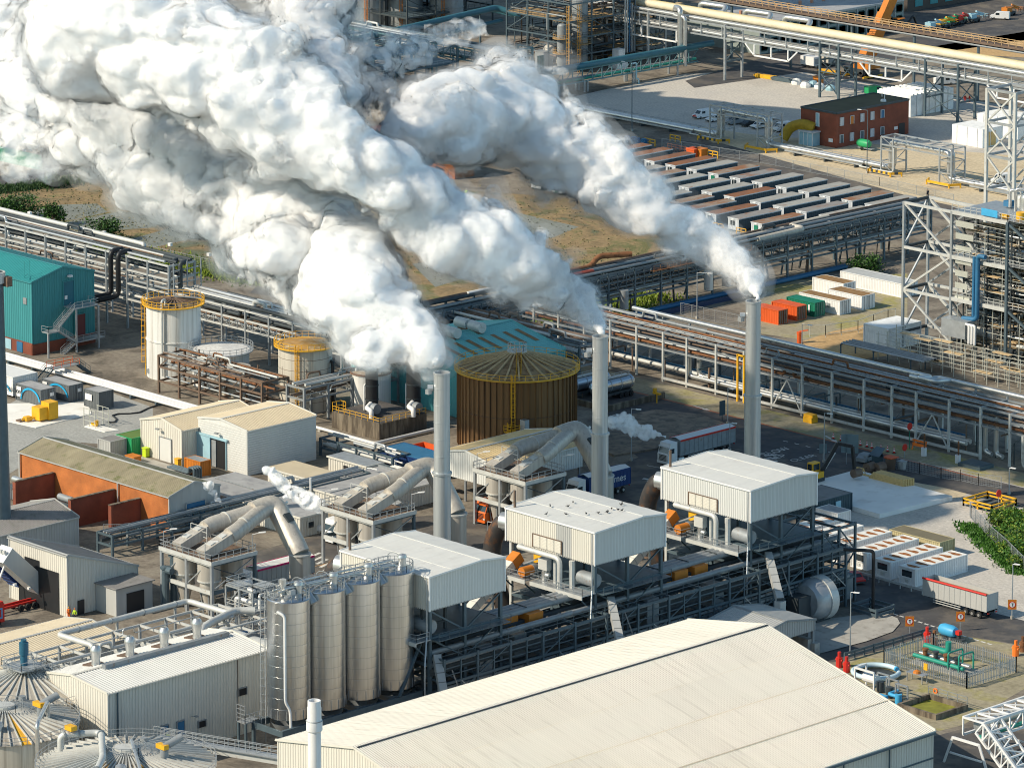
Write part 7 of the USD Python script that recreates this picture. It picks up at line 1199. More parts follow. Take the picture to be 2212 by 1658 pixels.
    if text:
        m = meshkit.text_mesh(text[0], text[1], .02); v = np.asarray(m.vertices); n = text[3]
        A('lettering', (np.c_[text[2] + v[:, 0] * n, np.full(len(v), 1.32 * (-1 if n > 0 else 1)) + 0 * v[:, 0], zb + .9 + v[:, 1]] + np.c_[0 * v[:, 0], v[:, 2] * (-1 if n > 0 else 1), 0 * v[:, 0]], m.faces), white)
    return t
lorry('bulk_lorry', 'white-cabbed bulk lorry with a red and white sheeted grey trailer', (18.5, 17.2), -math.pi / 2, white, grey, red, 13.4, white)
lorry('bulk_lorry', 'blue bulk tipper trailer with a white sheet beside the middle duct', (24.8, -10.6), -math.pi / 2, white, blue, blue, 9.6, white, text=('rnes', 1.0, -8.6, -1))
lorry('bulk_lorry', 'orange and red lorry parked under the loading shed', (23.4, -29.6), -math.pi / 2, M('red_orange_cab', (.66, .13, .02), .35, 0, .1, .6), greyc, red, 11.0, greyc)
lorry('bulk_lorry', 'white lorry cab half behind the middle cyclone platform', (15.0, -54.6), -math.pi / 2, white, greyc, grey, 12.0, greyc)
lorry('bulk_trailer', 'lorry with a red-edged sheet beside the nearest elbow duct', (27.5, -84), -math.pi / 2, white, greyc, M('magenta_edge', (.6, .02, .14), .5), 11.5, white)
lorry('open_trailer', 'open grey bulk trailer with a red rolled sheet on the east road', (98.3, -10.1), math.pi, white, greyc, red, 12.6, cabon=False, open_=True, group=None)
# tipping lorry at the shed
t = T('tipping_trailer', 'grey tipping trailer raised steeply into the ragged shed opening', 'trailer', (11, -112, 0))
a, b = np.array([9.5, -107.4, 2.4]), np.array([9.5, -114.6, 9.2]); t.add('body', bar(a, b, 2.6, 2.6, (0, 0, 1)), greyc); t.add('front_wall', bar(b, b + (b - a) * .012, 2.7, 2.7), white); t.add('front_gear', [bar(b + [dx, -.1, dz], b + [dx, -.5, dz], .5) for dx in (-.8, 0, .8) for dz in (-.6, .5)], pale); t.add('ram', tube([(9.5, -117.5, 1.2), b + [0, .6, -1.3]], .16, 8), white); t.add('chassis', [bar((8.9, -118.5, 1.0), (8.9, -108, 1.0), .25, .35), bar((10.1, -118.5, 1.0), (10.1, -108, 1.0), .25, .35)], red)
for y in (-109.5, -110.8, -112.1): t.add('wheel', [lathe([(.1, -.2), (.5, -.2), (.5, .2), (.1, .2)], (9.5 + s, y, .5), 12, 'x') for s in (-1, 1)], rubber)
t.add('under_light', [box(10.4, 10.8, -113.5, -113.0, 4.3, 4.6), box(10.4, 10.8, -110.8, -110.3, 3.2, 3.5)], white)
t = T('tipping_trailer', 'blue tipping trailer raised beside the grey one at the left edge', 'trailer', (5, -112, 0)); a, b = np.array([4.6, -107.6, 2.6]), np.array([4.6, -115.0, 9.8]); t.add('body', bar(a, b, 2.6, 2.4, (0, 0, 1)), blue)
t.add('body_rib', [bar(a + (b - a) * s + [0, 0, 0], a + (b - a) * (s + .02), 2.75, 2.55) for s in np.linspace(.05, .95, 9)], blue); t.add('ram', tube([(4.6, -118, 1.2), b + [0, .6, -1.3]], .15, 8), alu)
q = G(6, 1350); t = T('tractor_unit', 'red lorry cab cut by the left edge of the picture', 'lorry', q)
t.add('cab', [box(q[0] - 2.6, q[0] + .2, q[1] - 2.2, q[1] + .2, .6, 3.4), box(q[0] - 2.5, q[0] + .1, q[1] - 1.9, q[1] + .1, 3.4, 3.7)], red); t.add('side_stripe', [box(q[0] + .2, q[0] + .26, q[1] - 1.6, q[1] - .2, 1.2, 1.4), box(q[0] + .2, q[0] + .26, q[1] - 1.6, q[1] - .2, 2.6, 2.8), box(q[0] + .2, q[0] + .26, q[1] - .4, q[1] - .2, 1.4, 2.6)], sky_b); t.add('wheel', [lathe([(.1, -.2), (.5, -.2), (.5, .2), (.1, .2)], (q[0], q[1] - 1, .5), 12, 'x')], rubber)
# silver tankers
for k, (x, y, lab) in enumerate(((-19.5, 39.0, 'silver road tanker trailer half hidden by the middle stack'), (-24.0, 37.5, 'silver road tanker trailer parked behind the other one'))):
    t = T('tanker_trailer', lab, 'tanker', (x, y, 0), 'silver tanker trailers'); t.add('barrel', lathe([(.02, -1.0), (.8, -.8), (1.25, -.2), (1.25, 8.6), (.8, 9.2), (.02, 9.4)], (x, y, 2.5), 24, 'y'), M('polished_tank', (.55, .58, .60), .22, .9) if k == 0 else LK + 'polished_tank', smooth=40); t.add('top_walk', [box(x - .5, x + .5, y + .5, y + 8, 3.75, 3.85), rail([(x + .5, y + .5, 3.85), (x + .5, y + 8, 3.85)], .7, 2, .06)], pale); t.add('band', [lathe([(1.25, s), (1.3, s), (1.3, s + .15), (1.25, s + .15)], (x, y, 2.5), 24, 'y') for s in (.5, 3, 5.5, 8)], galv); t.add('chassis', [box(x - .9, x + .9, y + .3, y + 8.5, .8, 1.25)], dark); t.add('landing_leg', [bar((x - .8, y + 2, 0), (x - .8, y + 2, 1), .2), bar((x + .8, y + 2, 0), (x + .8, y + 2, 1), .2)], brownpipe)
    for s in (5.5, 6.8, 8): t.add('wheel', [lathe([(.1, -.2), (.5, -.2), (.5, .2), (.1, .2)], (x + d, y + s, .5), 12, 'x') for d in (-1, 1)], rubber)
one('bund_wall', 'low concrete bund with a rail around the silver tankers', 'wall', [slab([(-28, 35.4), (-13, 35.4), (-13, 35.8), (-28, 35.8)], 0, 1.1), slab([(-13.4, 35.8), (-13, 35.8), (-13, 50), (-13.4, 50)], 0, 1.1)], concdark)
one('yellow_valve_stand', 'yellow valve stand at the corner of the tanker bund', 'valve', [cyl((-11.6, 46.5, 0), .12, 1.6, 8), box(-12.4, -10.8, 46.2, 46.8, 1.6, 1.9), box(-12.3, -11.9, 46.2, 46.8, 1.9, 2.6)], yellow)
# cars and vans
def car(label, loc, ang, body, van=False, group='vehicles parked in the north yard', stripe=None):
    loc = np.array([loc[0], loc[1], .02]); t = T('parked_van' if van else 'parked_car', label, 'van' if van else 'car', loc, group); A = lambda n, m, mt: t.add(n, place(m, ang, loc), mt)
    import shapely.geometry as sg
    prof = [(2.5, .35), (2.5, .95), (1.75, 1.15), (1.05, 1.9), (.7, 2.0), (-2.4, 2.0), (-2.5, 1.8), (-2.5, .35)] if van else [(2.1, .3), (2.1, .75), (1.1, .95), (.45, 1.4), (-1.1, 1.42), (-1.7, 1.0), (-2.1, .95), (-2.1, .3)]
    m = trimesh.creation.extrude_polygon(sg.Polygon(prof), 1.8, engine='earcut'); v = m.vertices; A('body', (np.c_[v[:, 0], .9 - v[:, 2], v[:, 1]], m.faces), body)
    x0, x1, z0, z1 = (1.7, 1.1, 1.2, 1.86) if van else (1.05, .5, .98, 1.36)
    A('windscreen', quad((x0 + .04, -.78, z0), (x0 + .04, .78, z0), (x1 + .04, .72, z1), (x1 + .04, -.72, z1)), glass); A('side_window', [box(.0 if van else -1.0, 1.0 if van else .5, s * .91 - .01, s * .91 + .01, 1.2 if van else .98, 1.75 if van else 1.33) for s in (-1, 1)], glass)
    for x in (1.4 if van else 1.25, -1.5 if van else -1.25): A('wheel', [wheel(x, s * .8, .33, .2) for s in (-1, 1)], rubber)
    A('bumper', box(2.45 if van else 2.05, 2.56 if van else 2.16, -.85, .85, .3, .55), dark)
    if stripe: A('stripe', [box(1.2, 2.52, -.3, .3, 1.0, 1.03), box(2.5, 2.54, -.7, .7, .6, .9)], stripe)
    return t
for (px, py, b, v, lab, st) in ((1518, 255, white, True, 'white van with a red bonnet marking, leftmost in the car park', red), (1543, 262, white, False, 'white car just right of the marked van', None), (1590, 268, grey, True, 'grey van behind the gantry leg', None), (1618, 272, black, False, 'dark car behind the gantry', None), (1640, 277, white, False, 'white car at the right foot of the gantry', None), (1664, 268, alu, False, 'silver car behind the right gantry leg', None), (1690, 283, white, True, 'white van beside the yellow duct', None)): q = G(px, py); car(lab, q, math.radians(-95), b, v, stripe=st)
q = G(1889, 203); car('bright green pickup van behind the white sheeted block', q, math.radians(80), green, True, None)
q = G(2160, 42); car('white van at the top right corner', q, math.radians(-150), white, True, None); q = G(2165, 395); car('white truck cab behind the tall frame at the right edge', q, math.radians(-100), white, True, None); q = G(2040, 183); car('white truck behind the pipe bridge posts', q, math.radians(60), white, True, None)
q = g('r4', 905, 735); car('grey car behind the traffic signs on the road', q, math.radians(100), grey, False, None); q = g('b4', 800, 110); car('red car half hidden by the right end of the dryer frames', q, math.radians(-20), red, False, None)
# plant machines
q = g('t4', 900, 640); t = T('crane', 'orange mobile crane with a raised telescopic boom', 'crane', q); t.add('carrier', box(q[0] - 6, q[0] + 3, q[1] - 1.5, q[1] + 1.5, .8, 2.0), dark); t.add('superstructure', [box(q[0] - 3.5, q[0] + 1.5, q[1] - 1.4, q[1] + 3.5, 2.0, 4.6), box(q[0] + .2, q[0] + 2, q[1] - 1.6, q[1] + .2, 2.2, 4.8)], orange); a = np.array([q[0] - 1, q[1] + 1, 4.4]); b = a + [2, 7.5, 15.5]
for k, w in enumerate((3.0, 2.6, 2.2)): t.add('boom', bar(a + (b - a) * .27 * k, a + (b - a) * (.34 + .33 * k), w, w), orange)
t.add('boom_head', bar(b - (b - a) * .03, b + [.4, .9, .5], 2.6, 2.8), orange); t.add('cab_window', box(q[0] + 2, q[0] + 2.06, q[1] - 1.4, q[1], 3.2, 4.5), glass); t.add('outrigger', [bar((q[0] - 4, q[1] - 3.4, .4), (q[0] - 4, q[1] + 3.4, .4), .4), bar((q[0] + 2, q[1] - 3.4, .4), (q[0] + 2, q[1] + 3.4, .4), .4)], yellow)
for x in (-5, -3.4, -.6, 1.6): t.add('wheel', [wheel(q[0] + x, q[1] + s * 1.25, .7, .5) for s in (-1, 1)], rubber)
q = g('t4', 1150, 270); t = T('loader', 'orange and black backhoe loader at the top right', 'loader', q); t.add('body', [box(q[0] - 1.5, q[0] + 1.5, q[1] - 1.2, q[1] + 4, .8, 2.0)], orange); t.add('cab', box(q[0] - 1, q[0] + 1, q[1], q[1] + 2, 2.0, 3.4), glass); t.add('roof', box(q[0] - 1.1, q[0] + 1.1, q[1] - .1, q[1] + 2.1, 3.4, 3.6), orange); t.add('arm', tube(bend([(q[0], q[1] + 4, 1.5), (q[0], q[1] + 6.4, 3.8), (q[0], q[1] + 8, .6)], 1), .3, 8), black); t.add('wheel', [lathe([(.1, -.3), (.8, -.3), (.8, .3), (.1, .3)], (q[0] + s * 1.3, q[1] + y, .8), 12, 'x') for s in (-1, 1) for y in (0, 3.2)], rubber)
for px, py, m, lab in ((1440, 255, bluelt, 'pale blue boom lift in the machine row at the top right'), (1530, 235, yellow, 'yellow scissor lift in the machine row at the top right'), (1600, 215, green, 'green boom lift in the machine row at the top right'), (1670, 200, red, 'red lift in the machine row at the top right'), (1780, 185, bluelt, 'long pale blue boom lift in the machine row at the top right'), (2075, 130, orange, 'small orange forklift beside the white van')):
    q = g('t4', px, py); t = T('access_platform', lab, 'lift', q, 'access machines parked in a row'); t.add('chassis', box(q[0] - 1.2, q[0] + 1.2, q[1] - 1.4, q[1] + 1.8, .4, 1.1), dark); t.add('turret', [box(q[0] - 1, q[0] + 1, q[1] - 1.4, q[1] + .6, 1.1, 2.2)], m); t.add('boom', [bar((q[0], q[1] - 1, 2.2), (q[0] + .3, q[1] + 4, 1.7), .5), bar((q[0] + .3, q[1] + 4, 1.7), (q[0] + .4, q[1] + 1, 2.8), .4)], m); t.add('basket', rail([(q[0] - .8, q[1] + 4, .6), (q[0] + 1, q[1] + 4, .6), (q[0] + 1, q[1] + 5.2, .6), (q[0] - .8, q[1] + 5.2, .6)], 1.1, .8, .08, True), m); t.add('wheel', [wheel(q[0] + s * 1.1, q[1] + y, .4, .3) for s in (-1, 1) for y in (-.9, 1.3)], rubber)
q = g('r4', 470, 900, .75); t = T('excavator', 'small yellow excavator with a dark arm reaching over the white slab', 'excavator', q); t.add('track', [box(q[0] - 1.0, q[0] - .5, q[1] - 1.4, q[1] + 1.4, .76, 1.4), box(q[0] + .5, q[0] + 1.0, q[1] - 1.4, q[1] + 1.4, .76, 1.4)], dark); t.add('body', [box(q[0] - 1.1, q[0] + 1.0, q[1] - 1.3, q[1] + 1.2, 1.4, 2.4), box(q[0] - 1.1, q[0] + .1, q[1] - .6, q[1] + 1.2, 2.4, 3.8)], yellow); t.add('window', [box(q[0] - .9, q[0] - .1, q[1] - .7, q[1] - .6, 2.6, 3.6), box(q[0] + .1, q[0] + .16, q[1] - .4, q[1] + 1, 2.6, 3.6)], glass)
a = q + [.6, 1.1, 1.6]; e1 = a + [1.4, 2.2, 4.6]; e2 = e1 + [1.6, 1.9, -.6]; e3 = e2 + [.3, .3, -4.3]; t.add('boom', [bar(a, e1, .45, .6), bar(e1, e2, .4, .55)], black); t.add('dipper', bar(e2, e3, .4, .5), black); t.add('bucket', lathe([(.05, -.8), (.75, -.8), (.75, .8), (.05, .8)], e3 + [.2, .2, -.2], 8, 'y'), brownpipe); t.add('ram', tube([a + [.4, .4, .4], a + (e1 - a) * .7 + [.3, .3, -.2]], .1, 6), alu)
# ---------------------------------------------------------------- yard things on the right
q = G(1930, 1040, .75); t = T('timber_stack', 'stack of new timber beams on the edge of the white slab', 'timber', q)
for k in range(5):
    for j in range(4): t.add('beam', box(q[0] - 4.4 + .2 * (k % 2) + .3 * j, q[0] + 3.2 + .15 * k, q[1] - 1.2 + .42 * k, q[1] - .82 + .42 * k, .76 + .3 * j, 1.03 + .3 * j), wood)
t.add('loose_plank', box(q[0] - 7.5, q[0] - 4.4, q[1] - .6, q[1] - .2, .76, .95), wood)
for k, (zx, zy, m, lab, s) in enumerate(((990, 790, cabinb, 'blue-grey lidded bin beside the traffic sign', 1.0), (1100, 800, brownpipe, 'dark skip with an orange rim right of the lidded bin', .9), (1195, 800, greyc, 'group of grey drums right of the dark skip', .6))): q = g('r4', zx, zy); t = T('waste_bin', lab, 'bin', q); t.add('body', lathe([(1.1 * s, 0), (1.4 * s, 2.2 * s), (1.3 * s, 2.2 * s)], q, 4 if k < 2 else 10), m); t.add('lid', [quad(q + [-1.2 * s, -.9 * s, 2.2 * s], q + [1.2 * s, -.9 * s, 2.2 * s], q + [1.0 * s, .9 * s, 3.4 * s], q + [-1.0 * s, .9 * s, 3.4 * s])] if k == 0 else [box(q[0] - 1.1 * s, q[0] + 1.1 * s, q[1] - 1.1 * s, q[1] + 1.1 * s, 2.2 * s, 2.35 * s)], (bluegrey, redor, galv)[k])
for k, zx in enumerate((930, 1010)): q = g('r4', zx, 825, .1); one('digger_bucket', ('spare digger bucket on the gravel nearest the trestle', 'spare digger bucket nearest the dark skip')[k], 'bucket', [lathe([(.1, -.9), (.9, -.9), (.9, .9), (.1, .9)], q + [0, 0, .8], 8, 'y')], brownpipe)
q = g('r4', 850, 840, .75); one('saw_horse', 'timber saw horse on the white slab', 'trestle', [bar(q + [-.8, 0, 1], q + [.8, 0, 1], .15)] + [bar(q + [a, 0, 1], q + [a, b, 0], .1) for a in (-.7, .7) for b in (-.5, .5)], wood)
# gas skid compound
F4 = [g('b4', *p) for p in ((1075, 815), (1255, 852), (1500, 930), (1730, 998), (2115, 872), (1810, 760), (1440, 640), (1070, 670))]
fx0, fx1, fy0, fy1 = 117.5, 133.2, -38.4, -27.6
t = T('palisade_fence', 'grey palisade fence enclosing the green pipe skid', 'fence', (125, -33, 0))
for (a, b) in (((fx0, fy0), (fx1, fy0)), ((fx1, fy0), (fx1, fy1)), ((fx1, fy1), (fx0, fy1)), ((fx0, fy1), (fx0, fy0))):
    a, b = np.array(a), np.array(b); n = int(np.linalg.norm(b - a) / 2.7)
    for i in range(n + 1): p = a + (b - a) * i / n; t.add('post', bar((*p, 0), (*p, 2.4), .14), galv)
    for z in (.5, 1.9): t.add('rail', bar((*a, z), (*b, z), .06, .08), galv)
    m = int(np.linalg.norm(b - a) / .34)
    for i in range(m): p = a + (b - a) * (i + .5) / m; t.add('pale', bar((*p, .1), (*p, 2.3), .14, .03), galv)
t = T('gas_skid', 'bright green valve and pipe skid inside the fenced compound', 'pipework', (126, -33, 0))
for k, (y, z) in enumerate(((-34.2, 1.0), (-32.8, 1.0))): t.add('header', tube([(119.5, y, z), (129, y, z)], .3, 10), tealpipe if k == 0 else alu, smooth=50)
t.add('header', tube(bend([(119, -31.2, 1.6), (123.5, -31.2, 1.6), (123.5, -31.2, 3.2)], .5), .45, 10), tealpipe, smooth=50)
for x in (126.4, 128.4): t.add('green_hoop', tube(bend([(x, -34.6, .3), (x, -34.6, 2.9), (x, -31.4, 2.9), (x, -31.4, .3)], .4), .13, 8), tealpipe, smooth=50)
for x in (121, 123, 125, 127): t.add('valve', [cyl((x, -33.4, .9), .35, 1.0, 10), cyl((x, -33.4, 1.9), .5, .25, 10)], (grey, rust, alu, dark)[int(x) % 4], smooth=40); t.add('branch', tube([(x, -34.2, 1.0), (x, -32.8, 1.0)], .2, 8), tealpipe, smooth=50)
t.add('plinth', box(119.5, 130, -35.2, -30.8, .02, .15), concrete); t.add('yellow_notice', [box(125.2, 125.9, -38.56, -38.5, 1.0, 2.0)], yellow)
q = g('b4', 980, 885); t = T('pit_ring', 'pale blue-white inflatable-looking ring lying round a dark pit', 'ring', q); th = np.linspace(.25, 2 * math.pi - .35, 40); t.add('ring', tube([(q[0] + 3.3 * math.cos(a + 1.0), q[1] + 3.3 * math.sin(a + 1.0), .5) for a in th], .36, 10), M('pale_blue_plastic', (.50, .64, .70), .5), smooth=50); t.add('pit_cover', lathe([(.02, .1), (2.95, .1)], q, 32), black); t.add('gap_end', tube([(q[0] + 3.3 * math.cos(1.12), q[1] + 3.3 * math.sin(1.12), .5), (q[0] + 3.3 * math.cos(1.24), q[1] + 3.3 * math.sin(1.24), .5)], .38, 10), sky_b)
q = g('b4', 1580, 590); t = T('bowser', 'light blue towable tank on the verge above the fenced compound', 'tank', q); t.add('tank', lathe([(.02, -1.6), (.7, -1.4), (.9, -.8), (.9, .8), (.7, 1.4), (.02, 1.6)], q + [0, 0, 1.4], 16, 'x'), sky_b, smooth=40); t.add('chassis', [box(q[0] - 1.4, q[0] + 3, q[1] - .5, q[1] + .5, .4, .6), cyl(q + [1.9, .2, .6], .35, .8, 10)], dark); t.add('red_pump', box(q[0] + 1.7, q[0] + 2.4, q[1] - .4, q[1] + .3, 1.2, 1.8), red); t.add('wheel', [wheel(q[0], q[1] + s * .8, .4, .2) for s in (-1, 1)], rubber)
q = g('t4', 880, 1245); t = T('bowser', 'small green towable tank in front of the red brick building', 'tank', q); t.add('tank', lathe([(.02, -1.9), (.7, -1.7), (.95, -1), (.95, 1), (.7, 1.7), (.02, 1.9)], q + [0, 0, 1.5], 16, 'x'), green, smooth=40); t.add('chassis', box(q[0] - 1.5, q[0] + 2.8, q[1] - .5, q[1] + .5, .4, .6), grey); t.add('wheel', [wheel(q[0], q[1] + s * .8, .4, .2) for s in (-1, 1)], rubber)
t = T('crash_rail', 'blue-grey corrugated crash rail along the branch road', 'barrier', (112, -32, 0)); a, b = g('b4', 720, 770), g('b4', 1440, 555)
for i in range(9): p, q_ = a + (b - a) * i / 9, a + (b - a) * (i + 1) / 9; t.add('post', bar(p, p + [0, 0, 1.3], .2), bluegrey); t.add('rail', [bar(p + [0, 0, .6], q_ + [0, 0, .6], .1, .35), bar(p + [0, 0, 1.1], q_ + [0, 0, 1.1], .1, .35)], bluegrey)
t = T('crash_rail', 'white-grey crash rail in front of the white containers', 'barrier', (93, -8.4, 0))
for i in range(7): t.add('rail', bar((85 + 2.2 * i, -8.2, .8), (87.1 + 2.2 * i, -8.2, .8), .12, .4), pale); t.add('post', bar((85 + 2.2 * i, -8.1, 0), (85 + 2.2 * i, -8.1, 1), .15), galv)
q = g('b4', 955, 370); t = T('black_post', 'tall black bent-top post inside a low blue-grey barrier box', 'post', q); t.add('pole', tube(bend([q, q + [0, 0, 9.6], q + [-3.2, -3.2, 9.8]], .6), .26, 10), black, smooth=50); t.add('barrier', [bar(q + [a, b, z], q + [c, d, z], .14, .4) for a, b, c, d in ((-2.4, -2, 2.4, -2), (2.4, -2, 2.4, 2), (2.4, 2, -2.4, 2), (-2.4, 2, -2.4, -2)) for z in (.5, 1.2)], bluegrey); t.add('post', [bar(q + [a, b, 0], q + [a, b, 1.5], .2) for a in (-2.4, 2.4) for b in (-2, 2)], bluegrey)
t = T('sunken_pit', 'mossy concrete sump with yellow barriers at the warehouse corner', 'pit', (138, -48, 0)); q = g('b4', 1450, 1170); t.add('wall', [box(q[0] - 3.6, q[0] + 3.6, q[1] - 3.4, q[1] - 3.0, 0, .8), box(q[0] - 3.6, q[0] + 3.6, q[1] + 3.0, q[1] + 3.4, 0, .8), box(q[0] - 3.6, q[0] - 3.2, q[1] - 3, q[1] + 3, 0, .8), box(q[0] + 3.2, q[0] + 3.6, q[1] - 3, q[1] + 3, 0, .8)], concdark); t.add('floor', box(q[0] - 3.2, q[0] + 3.2, q[1] - 3, q[1] + 3, .02, .08), M('mossy_sump', (.20, .20, .03), .9, 0, .3, .5)); t.add('pump', [cyl(q + [-4.6, -2, 0], .5, 1.6, 10), tube(bend([q + [-4.6, -2, 1.2], q + [-6.5, -2, 1.2], q + [-6.5, 0, 1.2]], .5), .25, 8), box(q[0] - 7.5, q[0] - 6, q[1] - 4, q[1] - 2.6, 0, 1.2)], sky_b, smooth=40); t.add('handrail', [rail([q + [-3.6, 3.2, .8], q + [3.6, 3.2, .8]], 1.1, 1.8, .08)], galv); t.add('lifebuoy', lathe([(.25, -.06), (.4, -.06), (.4, .06), (.25, .06)], q + [-2.2, 3.1, 1.5], 12, 'y'), hivis)
q = g('b4', 1110, 1080); t = T('pump_stand', 'small grey pump frames with dark motors beside the warehouse edge', 'frame', q)
for k in range(3): t.add('frame', [bar(q + [2.6 * k - 4, 1.5 - k, 0], q + [2.6 * k - 4, 1.5 - k, 2.6], .2), bar(q + [2.6 * k - 1.8, 1.5 - k, 0], q + [2.6 * k - 1.8, 1.5 - k, 2.6], .2), bar(q + [2.6 * k - 4, 1.5 - k, 2.6], q + [2.6 * k - 1.8, 1.5 - k, 2.6], .2)], galv); t.add('motor', [cyl(q + [2.6 * k - 3, 1 - k, .2], .55, 1.4, 10)], dark, smooth=40)
q = g('b4', 930, 1000); one('white_canopy_pipe', 'white drum under a dark-framed canopy at the warehouse edge', 'tank', [tube([q + [-1, 0, 1.6], q + [1.4, 0, 1.6]], .7, 12), bar(q + [-1.8, -1.2, 0], q + [-1.8, -1.2, 3], .2), bar(q + [1.8, -1.2, 0], q + [1.8, -1.2, 3], .2), bar(q + [-1.8, -1.2, 3], q + [1.8, -1.2, 3], .25), bar(q + [-1.8, -1.2, 3], q + [-1.8, 1.2, 3], .25), bar(q + [-1.8, 1.2, 0], q + [-1.8, 1.2, 3], .2)], white)
q = g('b4', 1320, 940); one('steel_bench', 'little steel stand with an orange hat-shaped cover before the skid', 'stand', [box(q[0] - 1.6, q[0] + 1.6, q[1] - .6, q[1] + .6, 1.2, 1.3)] + [bar((q[0] + a, q[1] + b, 0), (q[0] + a, q[1] + b, 1.2), .12) for a in (-1.4, 1.4) for b in (-.5, .5)], galv); one('orange_cover', 'orange rounded cover on the steel stand by the skid', 'cover', [lathe([(.6, 1.3), (.5, 1.6), (.05, 1.8)], q, 12)], orange)
# white sheeted blocks in the north yard
t = T('sheeted_block', 'large white sheeted block behind the red brick building', 'store', (-160, 287, 0))
t.add('sheeting', [slab([(-168, 279.4), (-157.6, 279.4), (-157.6, 294.5), (-168, 294.5)], 0, 5.0)], wrap); t.add('roof_rib', [bar((-168, 280.4 + 1.4 * k, 5.1), (-157.6, 280.4 + 1.4 * k, 5.1), .5, .3) for k in range(10)], wrap); t.add('seam', [bar((-157.55, 281.5 + 2.2 * k, 0), (-157.55, 281.5 + 2.2 * k, 5), .1) for k in range(6)], greyc)
for k, (px, py, dx, dy, h, lab) in enumerate(((2122, 320, 9, 7, 4.2, 'white sheeted stack behind the right gantry'), (2090, 300, 4, 3, 2.6, 'small red-edged white stack left of the big sheeted stack'), (2198, 305, 12, 8, 4.8, 'long white sheeted stack cut by the right edge'))):
    q = G(px, py); t = T('sheeted_stack', lab, 'store', q); t.add('sheeting', slab([(q[0] - dx, q[1]), (q[0], q[1]), (q[0], q[1] + dy), (q[0] - dx, q[1] + dy)], 0, h), wrap)
    for j in range(3): t.add('strap', bar((q[0] - dx * (j + .5) / 3, q[1] - .05, 0), (q[0] - dx * (j + .5) / 3, q[1] - .05, h), .14, .05), red if k == 1 else greyc)
    if k == 0: t.add('plywood_panel', [box(q[0] + .02, q[0] + .1, q[1] + 1 + 1.9 * j, q[1] + 2.6 + 1.9 * j, .2, 3.4) for j in range(2)], wood)
for k, (zx, zy, m, lab) in enumerate(((60, 655, yellow, 'yellow boom section lying on the north yard'), (200, 680, bluegrey, 'dark boom section lying on the north yard'), (590, 615, yellow, 'yellow beam lying between the bridge posts'))): q = g('t4', zx, zy); one('boom_section', lab, 'boom', [bar(q + [-3, 0, .5], q + [3, .6, .5], 1.0, .9), bar(q + [-3.6, 0, .5], q + [-3, 0, .5], .5)], m)
for k, (zx, zy, m, lab) in enumerate(((320, 700, wrap, 'white wrapped bundle by the bridge post'), (395, 725, wrap, 'pale blue wrapped bundle second from the bridge post'), (455, 715, bluelt, 'rounded wrapped bundle third from the bridge post'), (510, 735, wrap, 'small white bundle next to the orange box'), (600, 750, bluelt, 'long silver wrapped bundle at the dark trestle'), (500, 700, orange, 'orange box among the wrapped bundles'), (1150, 780, brownpipe, 'pile of brown timber beside the sheeted block'))): q = g('t4', zx, zy); one('wrapped_bundle', lab, 'bundle', [lathe([(.05, 1.5), (.9, 1.2), (1.3, .6), (1.2, 0)], q, 8)] if m is not orange else [box(q[0] - 1, q[0] + 1, q[1] - .8, q[1] + .8, 0, 1.8), box(q[0] - 1.1, q[0] + 1.1, q[1] - .9, q[1] + .9, 1.8, 2.0)], m)
for k, (zx, zy, lab) in enumerate(((440, 560, 'white generator trailer below the high pipe bridge'), (560, 540, 'small cream generator right of the white one'))): q = g('t4', zx, zy); t = T('generator', lab, 'generator', q); t.add('canopy', [box(q[0] - 2.4, q[0] + 2.0, q[1] - 1.2, q[1] + 1.4, .7, 2.8)], white if k == 0 else tankg); t.add('chassis', [box(q[0] - 2.4, q[0] + 2.8, q[1] - .9, q[1] + 1, .35, .7)], dark); t.add('vent', box(q[0] + 2, q[0] + 2.06, q[1] - .8, q[1] + 1, 1, 2.4), grey); t.add('wheel', [wheel(q[0], q[1] + s * 1.2, .35, .2) for s in (-1, 1)], rubber)
q = g('t3', 1090, 1200); t = T('valve_set', 'group of blue valves on the kerb left of the cabins', 'valve', q)
for k in range(4): t.add('valve', [cyl(q + [1.6 * k - 3, .5 * (k % 2), 0], .6, 1.5, 10), tube([q + [1.6 * k - 3.6, .5 * (k % 2), .9], q + [1.6 * k - 2.3, .5 * (k % 2), .9]], .5, 10)], bluemid, smooth=40)
for k, zx in enumerate((1560, 1620)): q = g('t3', zx, 1300); one('orange_tank', ('orange-topped tote behind the cabins, left', 'orange-topped tote behind the cabins, right')[k], 'tote', [box(q[0] - 1.2, q[0] + 1.2, q[1] - 1, q[1] + 1, 0, 1.6), box(q[0] - 1.3, q[0] + 1.3, q[1] - 1.1, q[1] + 1.1, 1.6, 1.9)], (redor, orange)[k])
for k, (zx, zy) in enumerate(((1410, 1180), (1720, 1310), (1200, 1210))): q = g('t3', zx, zy); one('yellow_rail', 'yellow guard hoop %s' % ('below the long insulated pipes', 'behind the back row of cabins', 'right of the blue valves')[k], 'railing', [rail([q + [-1.6, 0, 0], q + [1.6, 0, 0]], 1.5, 1.6, .18)], yellow)
q = g('t3', 1480, 1260); one('road_barrier', 'red and white barrier panels by the cabin road', 'barrier', [rail([q + [-5, 0, 0], q + [6, -.6, 0]], 1.2, 1.4, .12)], M('pale_red_plastic', (.55, .22, .15), .6))
